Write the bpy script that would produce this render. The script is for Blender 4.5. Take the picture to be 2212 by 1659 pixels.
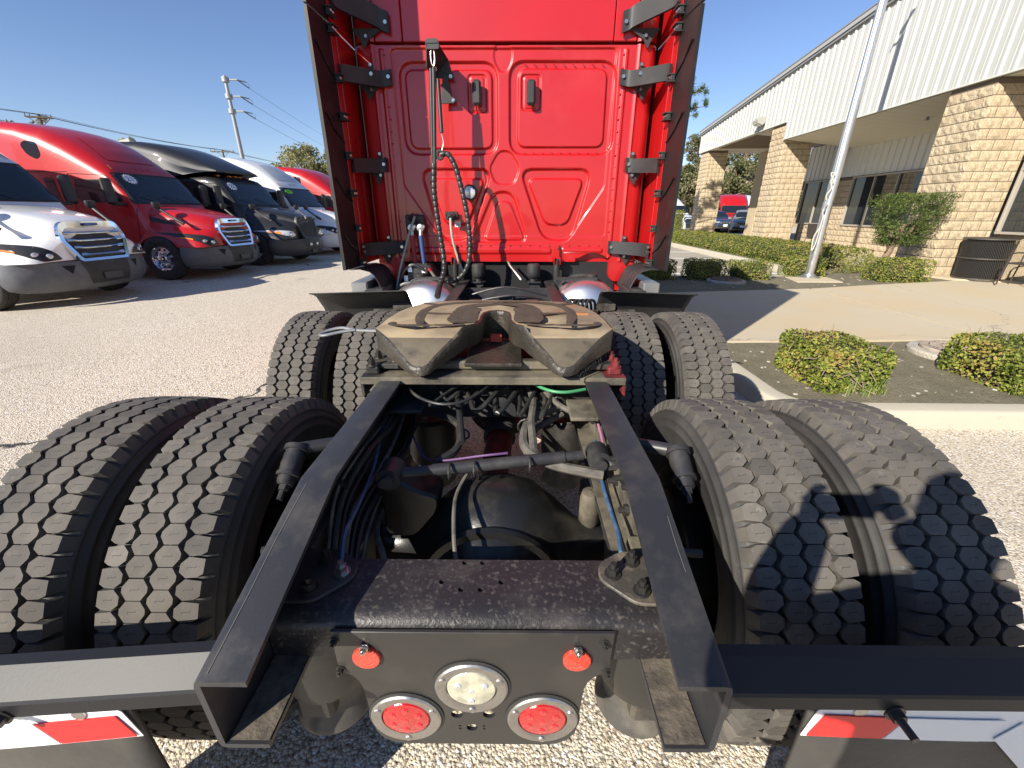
import bpy, bmesh, math, random
import numpy as np
from mathutils import Vector, Matrix, noise
from mathutils.bvhtree import BVHTree
for o in list(bpy.data.objects): bpy.data.objects.remove(o, do_unlink=True)
SC = bpy.context.scene; COL = SC.collection
random.seed(7); RNG = np.random.default_rng(7)
R = math.radians; PI = math.pi
# ------------------------------------------------------------------ camera, sky, sun, exposure
cam = bpy.data.cameras.new('camera'); camo = bpy.data.objects.new('camera', cam); COL.objects.link(camo)
cam.sensor_width = 36; cam.sensor_fit = 'HORIZONTAL'; cam.lens = 893.3 / 2212 * 36
cam.clip_start = 0.02; cam.clip_end = 3000
camo.location = (.0823, 0, 1.5817)
camo.rotation_euler = (R(90 - 22.587), R(-.06), R(.474))
SC.camera = camo
SUN_AZ, SUN_EL = 42.0, 29.0          # heading the light travels to (from +Y towards +X); elevation
w = bpy.data.worlds.new('World'); SC.world = w; w.use_nodes = True
nt = w.node_tree; nt.nodes.clear()
sky = nt.nodes.new('ShaderNodeTexSky'); sky.sky_type = 'NISHITA'; sky.sun_disc = False
sky.sun_elevation = R(SUN_EL); sky.sun_rotation = R(SUN_AZ + 180); sky.air_density = 1.0; sky.dust_density = .0; sky.ozone_density = 1.6; sky.altitude = 200
hs = nt.nodes.new('ShaderNodeHueSaturation'); hs.inputs['Saturation'].default_value = 1.04; tn = nt.nodes.new('ShaderNodeMix'); tn.data_type = 'RGBA'; tn.blend_type = 'MULTIPLY'; tn.inputs[0].default_value = 1; tn.inputs[7].default_value = (.97, .98, 1.16, 1); nt.links.new(sky.outputs[0], tn.inputs[6]); nt.links.new(tn.outputs[2], hs.inputs['Color'])
bg = nt.nodes.new('ShaderNodeBackground'); bg.inputs[1].default_value = .072
wo = nt.nodes.new('ShaderNodeOutputWorld'); nt.links.new(hs.outputs[0], bg.inputs[0]); nt.links.new(bg.outputs[0], wo.inputs[0])
sl = bpy.data.lights.new('sun', 'SUN'); sl.energy = 5.0; sl.angle = R(.53); sl.color = (1, .93, .82)
so = bpy.data.objects.new('sun', sl); COL.objects.link(so); so.location = (-20, -20, 30)
a, e = R(SUN_AZ), R(SUN_EL)
SUND = Vector((math.sin(a) * math.cos(e), math.cos(a) * math.cos(e), -math.sin(e)))
so.rotation_euler = SUND.to_track_quat('-Z', 'Y').to_euler()
vs = SC.view_settings; vs.view_transform = 'Standard'; vs.look = 'None'; vs.gamma = 1; vs.use_curve_mapping = False; vs.exposure = .84
SC.render.engine = 'CYCLES'

# ------------------------------------------------------------------ materials
MATS = {}
def mat(name, col, rough=.5, metal=0, coat=0, var=None, bump=None, spec=.5, dirt=None, trans=0, emit=None, alpha=None, coords='Object', aniso=None, speck=None, sss=None):
    """var=(scale, col2, lo, hi[,detail]) noise mix; dirt=(scale,col,lo,hi) second noise; bump=(scale,strength[,dist]); speck=(scale,col,thr)"""
    if name in MATS: return MATS[name]
    m = bpy.data.materials.new(name); m.use_nodes = True; MATS[name] = m
    n = m.node_tree.nodes; L = m.node_tree.links; b = n['Principled BSDF']
    b.inputs['Base Color'].default_value = (*col, 1); b.inputs['Roughness'].default_value = rough; b.inputs['Metallic'].default_value = metal
    b.inputs['Specular IOR Level'].default_value = spec
    if coat: b.inputs['Coat Weight'].default_value = coat; b.inputs['Coat Roughness'].default_value = .03
    if trans: b.inputs['Transmission Weight'].default_value = trans
    if emit: b.inputs['Emission Color'].default_value = (*emit[0], 1); b.inputs['Emission Strength'].default_value = emit[1]
    tc = n.new('ShaderNodeTexCoord'); co = tc.outputs[coords]
    def noi(scale, detail=6, rg=.55):
        t = n.new('ShaderNodeTexNoise'); t.inputs['Scale'].default_value = scale; t.inputs['Detail'].default_value = detail; t.inputs['Roughness'].default_value = rg
        L.new(co, t.inputs['Vector']); return t.outputs['Fac']
    def ramp(f, lo, hi):
        r = n.new('ShaderNodeMapRange'); r.inputs[1].default_value = lo; r.inputs[2].default_value = hi; L.new(f, r.inputs[0]); return r.outputs[0]
    def mix(f, a_, b_):
        x = n.new('ShaderNodeMix'); x.data_type = 'RGBA'; L.new(f, x.inputs[0])
        for v, i in ((a_, 6), (b_, 7)):
            if isinstance(v, tuple): x.inputs[i].default_value = (*v, 1)
            else: L.new(v, x.inputs[i])
        return x.outputs[2]
    cur = col
    if var: cur = mix(ramp(noi(var[0], var[4] if len(var) > 4 else 6), var[2], var[3]), cur, var[1])
    if dirt:
        f = ramp(noi(dirt[0], 8, .65), dirt[2], dirt[3]); cur = mix(f, cur, dirt[1])
        rr = n.new('ShaderNodeMapRange'); rr.inputs[3].default_value = rough; rr.inputs[4].default_value = min(1, rough + .35); L.new(f, rr.inputs[0]); L.new(rr.outputs[0], b.inputs['Roughness'])
    if speck:
        v = n.new('ShaderNodeTexVoronoi'); v.inputs['Scale'].default_value = speck[0]; L.new(co, v.inputs['Vector'])
        cur = mix(ramp(v.outputs['Distance'], speck[2], speck[2] * .6), cur, speck[1])
    if not isinstance(cur, tuple): L.new(cur, b.inputs['Base Color'])
    if bump:
        bn = n.new('ShaderNodeBump'); bn.inputs['Strength'].default_value = bump[1]; bn.inputs['Distance'].default_value = bump[2] if len(bump) > 2 else .01
        L.new(noi(bump[0], 5), bn.inputs['Height']); L.new(bn.outputs[0], b.inputs['Normal'])
    return m
def nodes_of(m): return m.node_tree.nodes, m.node_tree.links, m.node_tree.nodes['Principled BSDF']

# ------------------------------------------------------------------ mesh builder
class MB:
    def __init__(s): s.v = []; s.f = []; s.uv = None
    def add(s, vs_, fs):
        o = len(s.v); s.v += [tuple(p) for p in vs_]; s.f += [tuple(i + o for i in f) for f in fs]; return s
    def xf(s, M, start=0):
        s.v[start:] = [tuple(M @ Vector(p)) for p in s.v[start:]]; return s
    def box(s, c, d, b=0, M=None):
        x, y, z = d[0] / 2, d[1] / 2, d[2] / 2; b = min(b, x * .95, y * .95, z * .95)
        st = len(s.v)
        if b <= 0:
            vs_ = [(sx * x, sy * y, sz * z) for sx in (-1, 1) for sy in (-1, 1) for sz in (-1, 1)]
            fs = [(0, 1, 3, 2), (4, 6, 7, 5), (0, 4, 5, 1), (2, 3, 7, 6), (0, 2, 6, 4), (1, 5, 7, 3)]
        else:
            vs_ = []; ix = {}
            for sx in (-1, 1):
                for sy in (-1, 1):
                    for sz in (-1, 1):
                        ix[sx, sy, sz] = len(vs_)
                        vs_ += [(sx * x, sy * (y - b), sz * (z - b)), (sx * (x - b), sy * y, sz * (z - b)), (sx * (x - b), sy * (y - b), sz * z)]
            fs = []
            for q in (-1, 1):
                f = [ix[q, p, r] + 0 for p, r in ((-1, -1), (1, -1), (1, 1), (-1, 1))]; fs.append(f if q > 0 else f[::-1])
                f = [ix[p, q, r] + 1 for p, r in ((-1, -1), (-1, 1), (1, 1), (1, -1))]; fs.append(f if q > 0 else f[::-1])
                f = [ix[p, r, q] + 2 for p, r in ((-1, -1), (1, -1), (1, 1), (-1, 1))]; fs.append(f if q > 0 else f[::-1])
            for p in (-1, 1):
                for q in (-1, 1):
                    f = [ix[p, q, -1] + 0, ix[p, q, 1] + 0, ix[p, q, 1] + 1, ix[p, q, -1] + 1]; fs.append(f if p * q < 0 else f[::-1])
                    f = [ix[p, -1, q] + 0, ix[p, 1, q] + 0, ix[p, 1, q] + 2, ix[p, -1, q] + 2]; fs.append(f[::-1] if p * q < 0 else f)
                    f = [ix[-1, p, q] + 1, ix[1, p, q] + 1, ix[1, p, q] + 2, ix[-1, p, q] + 2]; fs.append(f if p * q < 0 else f[::-1])
                    for r in (-1, 1):
                        f = [ix[p, q, r], ix[p, q, r] + 1, ix[p, q, r] + 2]; fs.append(f if p * q * r > 0 else f[::-1])
        s.add(vs_, fs)
        T = Matrix.Translation(c) if M is None else Matrix.Translation(c) @ M
        return s.xf(T, st)
    def cyl(s, p0, p1, r0, r1=None, n=16, caps=True):
        r1 = r0 if r1 is None else r1
        p0, p1 = Vector(p0), Vector(p1); d = (p1 - p0).normalized(); u = d.orthogonal().normalized(); w_ = d.cross(u); o = len(s.v)
        for p, r in ((p0, r0), (p1, r1)):
            for i in range(n):
                a_ = 2 * PI * i / n; s.v.append(tuple(p + (u * math.cos(a_) + w_ * math.sin(a_)) * r))
        for i in range(n):
            j = (i + 1) % n; s.f.append((o + i, o + j, o + n + j, o + n + i))
        if caps: s.f.append(tuple(range(o + n - 1, o - 1, -1))); s.f.append(tuple(range(o + n, o + 2 * n)))
        return s
    def tube(s, pts, r, n=8, sub=0, closed=False):
        pts = [Vector(p) for p in pts]
        if sub: pts = spline(pts, sub, closed)
        o = len(s.v); m = len(pts); prev = None
        for i, p in enumerate(pts):
            d = (pts[min(i + 1, m - 1)] - pts[max(i - 1, 0)]).normalized()
            if prev is None: u = d.orthogonal().normalized()
            else: u = (prev - d * prev.dot(d)).normalized()
            prev = u; w_ = d.cross(u); rr = (r[min(int(i * (len(r) - 1) / (m - 1)), len(r) - 1)] if isinstance(r, (list, tuple)) else r)
            for k in range(n):
                a_ = 2 * PI * k / n; s.v.append(tuple(p + (u * math.cos(a_) + w_ * math.sin(a_)) * rr))
        for i in range(m - 1):
            for k in range(n):
                j = (k + 1) % n; s.f.append((o + i * n + k, o + i * n + j, o + (i + 1) * n + j, o + (i + 1) * n + k))
        s.f.append(tuple(range(o + n - 1, o - 1, -1))); s.f.append(tuple(range(o + (m - 1) * n, o + m * n)))
        return s
    def lathe(s, prof, c=(0, 0, 0), axis='Z', n=32, a0=0, a1=2 * PI):
        """prof: list of (radius, h)"""
        o = len(s.v); full = abs(a1 - a0 - 2 * PI) < 1e-6; k = n if full else n + 1
        ax = {'X': lambda r, a_, h: (h, r * math.cos(a_), r * math.sin(a_)), 'Y': lambda r, a_, h: (r * math.sin(a_), h, r * math.cos(a_)), 'Z': lambda r, a_, h: (r * math.cos(a_), r * math.sin(a_), h)}[axis]
        for r, h in prof:
            for i in range(k):
                a_ = a0 + (a1 - a0) * i / n; p = ax(r, a_, h); s.v.append((p[0] + c[0], p[1] + c[1], p[2] + c[2]))
        for q in range(len(prof) - 1):
            for i in range(n):
                j = (i + 1) % k; s.f.append((o + q * k + i, o + q * k + j, o + (q + 1) * k + j, o + (q + 1) * k + i))
        return s
    def prism(s, poly, h0, h1, axis='Z', bev=0):
        """poly: 2D outline (ccw), extruded from h0 to h1 along axis; X:(y,z) Y:(x,z) Z:(x,y)"""
        f3 = {'Z': lambda p, h: (p[0], p[1], h), 'Y': lambda p, h: (p[0], h, p[1]), 'X': lambda p, h: (h, p[0], p[1])}[axis]
        rings = [(poly, h0), (poly, h1)]
        if bev:
            q = inset(poly, bev); sg = 1 if h1 > h0 else -1
            rings = [(q, h0), (poly, h0 + sg * bev), (poly, h1 - sg * bev), (q, h1)]
        o = len(s.v); n = len(poly)
        for pl, h in rings: s.v += [f3(p, h) for p in pl]
        for q in range(len(rings) - 1):
            for i in range(n):
                j = (i + 1) % n; s.f.append((o + q * n + i, o + q * n + j, o + (q + 1) * n + j, o + (q + 1) * n + i))
        s.f.append(tuple(range(o + n - 1, o - 1, -1))); s.f.append(tuple(range(o + (len(rings) - 1) * n, o + len(rings) * n)))
        return s
    def grid(s, P):
        """P[i][j] 3D points -> quad sheet"""
        o = len(s.v); a_ = len(P); b = len(P[0])
        for row in P: s.v += [tuple(p) for p in row]
        for i in range(a_ - 1):
            for j in range(b - 1): s.f.append((o + i * b + j, o + i * b + j + 1, o + (i + 1) * b + j + 1, o + (i + 1) * b + j))
        return s
    def bolt(s, p, d, r=.016, h=.02, stud=.012, washer=True):
        p, d = Vector(p), Vector(d).normalized()
        if washer: s.cyl(p, p + d * h * .25, r * 1.45, n=14)
        s.cyl(p + d * h * .25, p + d * h * 1.15, r, n=6)
        if stud: s.cyl(p + d * h * 1.1, p + d * (h * 1.15 + stud), r * .55, n=8)
        return s
    def mesh(s, name, m, smooth=False, fix=True, angle=35):
        me = bpy.data.meshes.new(name); me.from_pydata(s.v, [], s.f)
        for x in (m if isinstance(m, (list, tuple)) else [m]): me.materials.append(x)
        if fix:
            bm = bmesh.new(); bm.from_mesh(me); bmesh.ops.recalc_face_normals(bm, faces=bm.faces)
            if smooth:
                for f in bm.faces: f.smooth = True
                for ed in bm.edges:
                    if len(ed.link_faces) == 2 and ed.calc_face_angle(0) > R(angle): ed.smooth = False
            bm.to_mesh(me); bm.free()
        elif smooth: me.polygons.foreach_set('use_smooth', [True] * len(me.polygons))
        me.update(); return me
    def obj(s, name, m, parent=None, smooth=False, loc=None, fix=True, angle=35):
        return link(name, s.mesh(name, m, smooth, fix, angle), parent, loc)
def inset(poly, d):
    n = len(poly); out = []; A = sum(poly[i][0] * poly[(i + 1) % n][1] - poly[(i + 1) % n][0] * poly[i][1] for i in range(n)); sg = 1 if A > 0 else -1
    for i in range(n):
        p0, p1, p2 = Vector(poly[i - 1]), Vector(poly[i]), Vector(poly[(i + 1) % n])
        a_ = (p1 - p0).normalized(); b = (p2 - p1).normalized(); n1 = Vector((-a_.y, a_.x)) * sg; n2 = Vector((-b.y, b.x)) * sg
        m_ = (n1 + n2); m_ = m_ / max(.3, m_.length_squared) * 2
        out.append(tuple(p1 + m_ * d))
    return out
def spline(pts, sub, closed=False):
    out = []; m = len(pts)
    for i in range(m - 1):
        p0, p1, p2, p3 = pts[max(i - 1, 0)], pts[i], pts[i + 1], pts[min(i + 2, m - 1)]
        for k in range(sub):
            t = k / sub; out.append(.5 * ((2 * p1) + (p2 - p0) * t + (2 * p0 - 5 * p1 + 4 * p2 - p3) * t * t + (3 * p1 - p0 - 3 * p2 + p3) * t ** 3))
    out.append(pts[-1]); return out
def rrect(x0, y0, x1, y1, r, n=5):
    out = []
    for cx, cy, a0 in ((x1 - r, y1 - r, 0), (x0 + r, y1 - r, 90), (x0 + r, y0 + r, 180), (x1 - r, y0 + r, 270)):
        for k in range(n + 1): a_ = R(a0 + 90 * k / n); out.append((cx + r * math.cos(a_), cy + r * math.sin(a_)))
    return out
def rpoly(pts, r, n=4):
    """round the corners of a 2D polygon"""
    out = []; m = len(pts)
    for i in range(m):
        p0, p1, p2 = Vector(pts[i - 1]), Vector(pts[i]), Vector(pts[(i + 1) % m]); rr = r[i] if isinstance(r, (list, tuple)) else r
        a_ = p0 - p1; b = p2 - p1; k = min(rr, a_.length * .48, b.length * .48); A = p1 + a_.normalized() * k; B = p1 + b.normalized() * k
        if rr <= 0: out.append(tuple(p1)); continue
        for j in range(n + 1):
            t = j / n; out.append(tuple(A * (1 - t) ** 2 + p1 * 2 * t * (1 - t) + B * t * t))
    return out
def link(name, data, parent=None, loc=None):
    o = bpy.data.objects.new(name, data); COL.objects.link(o)
    if parent: o.parent = parent
    if loc is not None: o.location = loc
    return o
def tag(o, label=None, cat=None, group=None, kind=None):
    if label: o['label'] = label
    if cat: o['category'] = cat
    if group: o['group'] = group
    if kind: o['kind'] = kind
    return o
def thing(name, label, cat, loc=(0, 0, 0), rz=0, group=None):
    o = bpy.data.objects.new(name, None); COL.objects.link(o); o.empty_display_size = .2; o.location = loc; o.rotation_euler = (0, 0, rz)
    return tag(o, label, cat, group)
def dup(root, loc, rz=None, label=None):
    c = root.copy(); COL.objects.link(c); c.location = loc
    if rz is not None: c.rotation_euler = (0, 0, rz)
    if label: c['label'] = label
    def rec(a_, b):
        for ch in list(a_.children):
            d = ch.copy(); COL.objects.link(d); d.parent = b; rec(ch, d)
    rec(root, c); return c
def text(name, s, size, m, parent, M, depth=.002, sx=1):
    cu = bpy.data.curves.new(name, 'FONT'); cu.body = s; cu.size = size; cu.extrude = depth; cu.align_x = 'CENTER'; cu.align_y = 'CENTER'; cu.space_character = sx; cu.resolution_u = 3
    t = bpy.data.objects.new(name, cu); COL.objects.link(t); dg = bpy.context.evaluated_depsgraph_get()
    me = bpy.data.meshes.new_from_object(t.evaluated_get(dg)); bpy.data.objects.remove(t, do_unlink=True); bpy.data.curves.remove(cu)
    me.materials.clear(); me.materials.append(m); me.transform(M); o = link(name, me, parent); return o
def face_attr(me, name, vals):
    at = me.attributes.new(name, 'FLOAT', 'FACE'); at.data.foreach_set('value', list(vals))
# ------------------------------------------------------------------ shared materials
def asphalt_mat():
    m = bpy.data.materials.new('worn_asphalt'); m.use_nodes = True; n, L, b = nodes_of(m)
    tc = n.new('ShaderNodeTexCoord'); co = tc.outputs['Object']
    def vor(s, feat='F1'):
        v = n.new('ShaderNodeTexVoronoi'); v.inputs['Scale'].default_value = s; v.feature = feat; L.new(co, v.inputs['Vector']); return v
    def noi(s, d=6):
        v = n.new('ShaderNodeTexNoise'); v.inputs['Scale'].default_value = s; v.inputs['Detail'].default_value = d; v.inputs['Roughness'].default_value = .6; L.new(co, v.inputs['Vector']); return v.outputs['Fac']
    def mr(f, a_, b_, c=0, d=1):
        r = n.new('ShaderNodeMapRange'); [setattr(r.inputs[i], 'default_value', v) for i, v in ((1, a_), (2, b_), (3, c), (4, d))]; L.new(f, r.inputs[0]); return r.outputs[0]
    def mix(f, A, B, bt='MIX'):
        x = n.new('ShaderNodeMix'); x.data_type = 'RGBA'; x.blend_type = bt
        (L.new(f, x.inputs[0]) if not isinstance(f, float) else setattr(x.inputs[0], 'default_value', f))
        for v, i in ((A, 6), (B, 7)):
            if isinstance(v, tuple): x.inputs[i].default_value = (*v, 1)
            else: L.new(v, x.inputs[i])
        return x.outputs[2]
    v1 = vor(95); v2 = vor(210)
    sep = n.new('ShaderNodeSeparateColor'); L.new(v1.outputs['Color'], sep.inputs[0])
    r = n.new('ShaderNodeValToRGB'); L.new(sep.outputs[0], r.inputs[0]); cr = r.color_ramp
    for p, c in ((0, (.24, .20, .15)), (.25, (.53, .445, .33)), (.55, (.66, .56, .42)), (.85, (.74, .65, .50)), (1, (.79, .72, .58))):
        el_ = cr.elements.new(p) if p not in (0, 1) else cr.elements[int(p)]; el_.color = (*c, 1)
    base = mix(mr(v1.outputs['Distance'], .48, .95), r.outputs[0], (.14, .125, .11))
    base = mix(mr(noi(.35), .35, .7, 0, .5), base, (.50, .425, .325)); base = mix(mr(noi(2.2), .5, .8, 0, .35), base, (.60, .51, .39))
    base = mix(mr(noi(.09, 4), .52, .66, 0, .3), base, (.26, .24, .21)); base = mix(mr(noi(.8, 3), .66, .74, 0, .45), base, (.16, .15, .135))
    # a few tar cracks
    cv = vor(.11, 'DISTANCE_TO_EDGE'); wn = n.new('ShaderNodeTexNoise'); wn.inputs['Scale'].default_value = 1.3; wn.inputs['Detail'].default_value = 5; L.new(co, wn.inputs['Vector'])
    sc = n.new('ShaderNodeVectorMath'); sc.operation = 'SCALE'; sc.inputs['Scale'].default_value = .9; L.new(wn.outputs['Color'], sc.inputs[0])
    ad = n.new('ShaderNodeVectorMath'); L.new(co, ad.inputs[0]); L.new(sc.outputs[0], ad.inputs[1]); L.new(ad.outputs[0], cv.inputs['Vector'])
    cr_ = mr(cv.outputs['Distance'], .0012, .0028, 1, 0); base = mix(cr_, base, (.05, .048, .045))
    L.new(base, b.inputs['Base Color']); b.inputs['Roughness'].default_value = .9; b.inputs['Specular IOR Level'].default_value = .3
    bn = n.new('ShaderNodeBump'); bn.inputs['Strength'].default_value = .85; bn.inputs['Distance'].default_value = .006
    mm = n.new('ShaderNodeMath'); mm.operation = 'MULTIPLY_ADD'; L.new(v1.outputs['Distance'], mm.inputs[0]); mm.inputs[1].default_value = -1; mm.inputs[2].default_value = 0
    m2 = n.new('ShaderNodeMath'); m2.operation = 'MULTIPLY_ADD'; L.new(v2.outputs['Distance'], m2.inputs[0]); m2.inputs[1].default_value = -.35; L.new(mm.outputs[0], m2.inputs[2])
    L.new(m2.outputs[0], bn.inputs['Height']); L.new(bn.outputs[0], b.inputs['Normal'])
    return m
M_ASPH = asphalt_mat()
M_CONC = mat('stained_concrete', (.48, .415, .30), .85, var=(.8, (.49, .39, .245), .42, .72), dirt=(2.5, (.42, .385, .32), .55, .85), bump=(60, .25, .004), speck=(160, (.36, .31, .25), .16))
def add_cracks(m, scale, col, wid):
    n, L, b = nodes_of(m); tc = n.new('ShaderNodeTexCoord'); wn = n.new('ShaderNodeTexNoise'); wn.inputs['Scale'].default_value = 2.2; wn.inputs['Detail'].default_value = 6; L.new(tc.outputs['Object'], wn.inputs['Vector'])
    sc = n.new('ShaderNodeVectorMath'); sc.operation = 'SCALE'; sc.inputs['Scale'].default_value = .55; L.new(wn.outputs['Color'], sc.inputs[0]); ad = n.new('ShaderNodeVectorMath'); L.new(tc.outputs['Object'], ad.inputs[0]); L.new(sc.outputs[0], ad.inputs[1])
    v = n.new('ShaderNodeTexVoronoi'); v.feature = 'DISTANCE_TO_EDGE'; v.inputs['Scale'].default_value = scale; L.new(ad.outputs[0], v.inputs['Vector'])
    r = n.new('ShaderNodeMapRange'); r.inputs[1].default_value = wid * .4; r.inputs[2].default_value = wid; r.inputs[3].default_value = 1; r.inputs[4].default_value = 0; L.new(v.outputs['Distance'], r.inputs[0])
    x = n.new('ShaderNodeMix'); x.data_type = 'RGBA'; L.new(r.outputs[0], x.inputs[0]); L.new(b.inputs['Base Color'].links[0].from_socket, x.inputs[6]); x.inputs[7].default_value = (*col, 1); L.new(x.outputs[2], b.inputs['Base Color'])
add_cracks(M_CONC, .13, (.33, .28, .21), .0012)
M_KERB = mat('kerb_concrete', (.42, .385, .30), .9, var=(3, (.39, .36, .29), .4, .75), dirt=(14, (.28, .26, .22), .6, .85), bump=(50, .3, .006))
M_SOIL = mat('dark_mulch_soil', (.145, .125, .08), .95, var=(5, (.20, .175, .115), .35, .7), dirt=(40, (.08, .072, .048), .5, .7), bump=(45, .9, .02), speck=(55, (.26, .22, .15), .10))
M_WHITE = mat('road_paint', (.72, .70, .66), .7, dirt=(9, (.45, .42, .37), .5, .72))
M_LOT = mat('far_lot_asphalt', (.36, .32, .255), .9, var=(.5, (.29, .26, .21), .4, .7), bump=(120, .4, .006))
# ------------------------------------------------------------------ ground
g = MB(); g.grid([[(x, y, 0) for y in (-400, -30, -3, 3, 12, 40, 120, 900)] for x in (-900, -120, -40, -8, 2, 12, 40, 120, 900)]); tag(g.obj('asphalt_lot', M_ASPH), kind='structure')
K = .15
def kerb_prism(path, w_, h=K, name='kerb'):
    """kerb stones running along a polyline, butted at 1.2 m joints"""
    pts = [Vector((*p, 0)) for p in path]; seg = MB()
    P = []
    for i, p in enumerate(pts):
        d = (pts[min(i + 1, len(pts) - 1)] - pts[max(i - 1, 0)]).normalized(); nrm = Vector((-d.y, d.x, 0)); P.append((p, nrm))
    prof = [(0, -.05), (0, h - .03), (.012, h - .008), (.035, h), (w_, h), (w_, -.05)]
    seg.grid([[p + nn * q + Vector((0, 0, z)) for q, z in prof] for p, nn in P])
    seg.f.append(tuple(range(len(prof)))); o = len(seg.v) - len(prof); seg.f.append(tuple(range(o, o + len(prof))))
    return tag(seg.obj(name, M_KERB, smooth=True, angle=50), kind='structure')
# front soil island (kerb face towards the camera, rounded corner at the truck side)
arc = [(2.62 - .42 * math.cos(R(t)), 3.34 - .42 * math.sin(R(t))) for t in range(0, 91, 15)]
path = [(2.2, 8.2), (2.2, 6.5), (2.2, 4.8)] + arc + [(4.5, 2.9), (7, 2.86), (12, 2.8), (40, 2.6)]
kerb_prism(path, .16)
s1 = MB(); s1.prism([(2.355, 4.78)] + [(p[0] + .15 * (2.62 - p[0]) / .42 , p[1] + .15 * (3.34 - p[1]) / .42) for p in arc] + [(4.5, 3.055), (40, 2.755), (40, 6.0), (8, 5.12), (4.5, 4.85)], .02, .135); 
tag(s1.obj('planting_soil', M_SOIL), kind='structure')
# concrete drive between the islands, cast in three bays with joints
def bay(poly, z=.155, name='concrete_drive'): b_ = MB(); b_.prism(poly, -.02, z); return tag(b_.obj(name, M_CONC), kind='structure')
bay([(2.362, 4.79), (4.5, 4.858), (5.945, 4.955), (6.03, 8.53), (5.5, 8.44), (3.2, 8.06), (2.362, 7.9)])
bay([(6.0, 4.956), (8, 5.13), (40, 6.01), (40, 9.2), (11.2, 9.2), (10.15, 9.66), (8, 9.1), (6.085, 8.535)])
jb = MB(); jb.prism([(5.94, 4.965), (6.005, 4.965), (6.09, 8.525), (6.025, 8.525)], -.02, .13); tag(jb.obj('expansion_joint', mat('joint_filler', (.025, .022, .02), .9)), kind='structure')
# rear island by the flagpole
s2 = MB(); s2.prism([(2.36, 7.91), (3.2, 8.07), (5.5, 8.45), (8, 9.11), (10.1, 9.66), (9.98, 10.5), (9.3, 11.2), (9.25, 12), (9.3, 23), (8.0, 23), (7.85, 12), (7.7, 11), (7.3, 10.6), (6.5, 10.35), (2.36, 10.3)], .02, .14)
tag(s2.obj('planting_soil', M_SOIL), kind='structure')
kerb_prism([(8.05, 30), (7.95, 22), (7.78, 14), (7.68, 12), (7.62, 11.2), (7.4, 10.82), (7.0, 10.6), (6.3, 10.48), (2.3, 10.42)], .15)
kerb_prism([(2.2, 10.4), (2.2, 9.3), (2.2, 8.22)], .158)
# building walkway slab
sl_ = MB(); sl_.prism([(10.11, 9.69), (11.2, 9.22), (30, 9.22), (30, 32), (10.5, 32), (9.32, 23), (9.26, 12), (9.32, 11.21), (9.99, 10.52)], -.02, .185)
tag(sl_.obj('building_walkway', M_CONC), kind='structure')
# visitor car park beyond the rear island + painted bay lines
lot = MB(); lot.prism([(2.9, 10.55), (7.5, 10.95), (7.75, 22), (8.05, 60), (2.9, 60)], -.02, .004); tag(lot.obj('visitor_car_park', M_LOT), kind='structure')
for (xa, ya, xb, yb) in ((4.0, 11.85, 7.5, 11.95), (3.6, 13.3, 7.6, 13.35), (3.6, 16.0, 7.7, 15.95), (3.6, 18.6, 7.7, 18.6), (3.6, 21.5, 7.75, 21.5)):
    l_ = MB(); l_.prism([(xa, ya - .05), (xb, yb - .05), (xb, yb + .05), (xa, ya + .05)], .001, .009); tag(l_.obj('bay_line', M_WHITE), kind='structure')
# ------------------------------------------------------------------ vehicle materials
def paint(name, c, **k): return mat(name, c, .28, coat=1, spec=.5, **k)
M_RED = mat('red_paint', (.42, .007, .008), .35, coat=.6, var=(2.5, (.375, .006, .007), .35, .75), dirt=(1.3, (.44, .022, .022), .55, 1.0))
M_WHT = mat('white_paint', (.78, .78, .76), .3, coat=1, dirt=(3, (.66, .65, .62), .6, .95))
M_BLK = mat('black_paint', (.012, .012, .014), .5, coat=.45, spec=.35)
M_GREYP = mat('dark_grey_plastic', (.11, .115, .125), .6, var=(6, (.085, .09, .098), .4, .7), bump=(300, .08, .002))
M_WHTB = mat('white_bumper', (.70, .71, .71), .4, coat=.5)
M_BLKB = mat('black_bumper', (.045, .045, .05), .5)
M_PLAS = mat('black_plastic', (.022, .022, .023), .55, var=(5, (.04, .038, .036), .45, .75), bump=(400, .06, .002))
M_RUB = mat('black_rubber', (.02, .02, .021), .72, var=(8, (.035, .033, .03), .4, .7))
M_CHR = mat('chrome', (.82, .83, .85), .08, 1)
M_ALU = mat('polished_aluminium', (.80, .81, .83), .38, 1, bump=(9, .03, .01))
M_GLASS = mat('dark_glass', (.012, .016, .02), .02, spec=.8)
M_TIRE = mat('tyre_rubber', (.028, .027, .026), .8, var=(12, (.048, .045, .040), .4, .7))
M_LAMPG = mat('lamp_glass', (.55, .57, .6), .08, .3, coat=1)
M_AMB = mat('amber_lens', (.75, .22, .02), .15, coat=1)
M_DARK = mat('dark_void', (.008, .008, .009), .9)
M_STK = mat('sticker_white', (.78, .80, .84), .5); M_NAVY = mat('sticker_navy', (.02, .03, .16), .5); M_STG = mat('sticker_green', (.25, .72, .05), .5)

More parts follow.
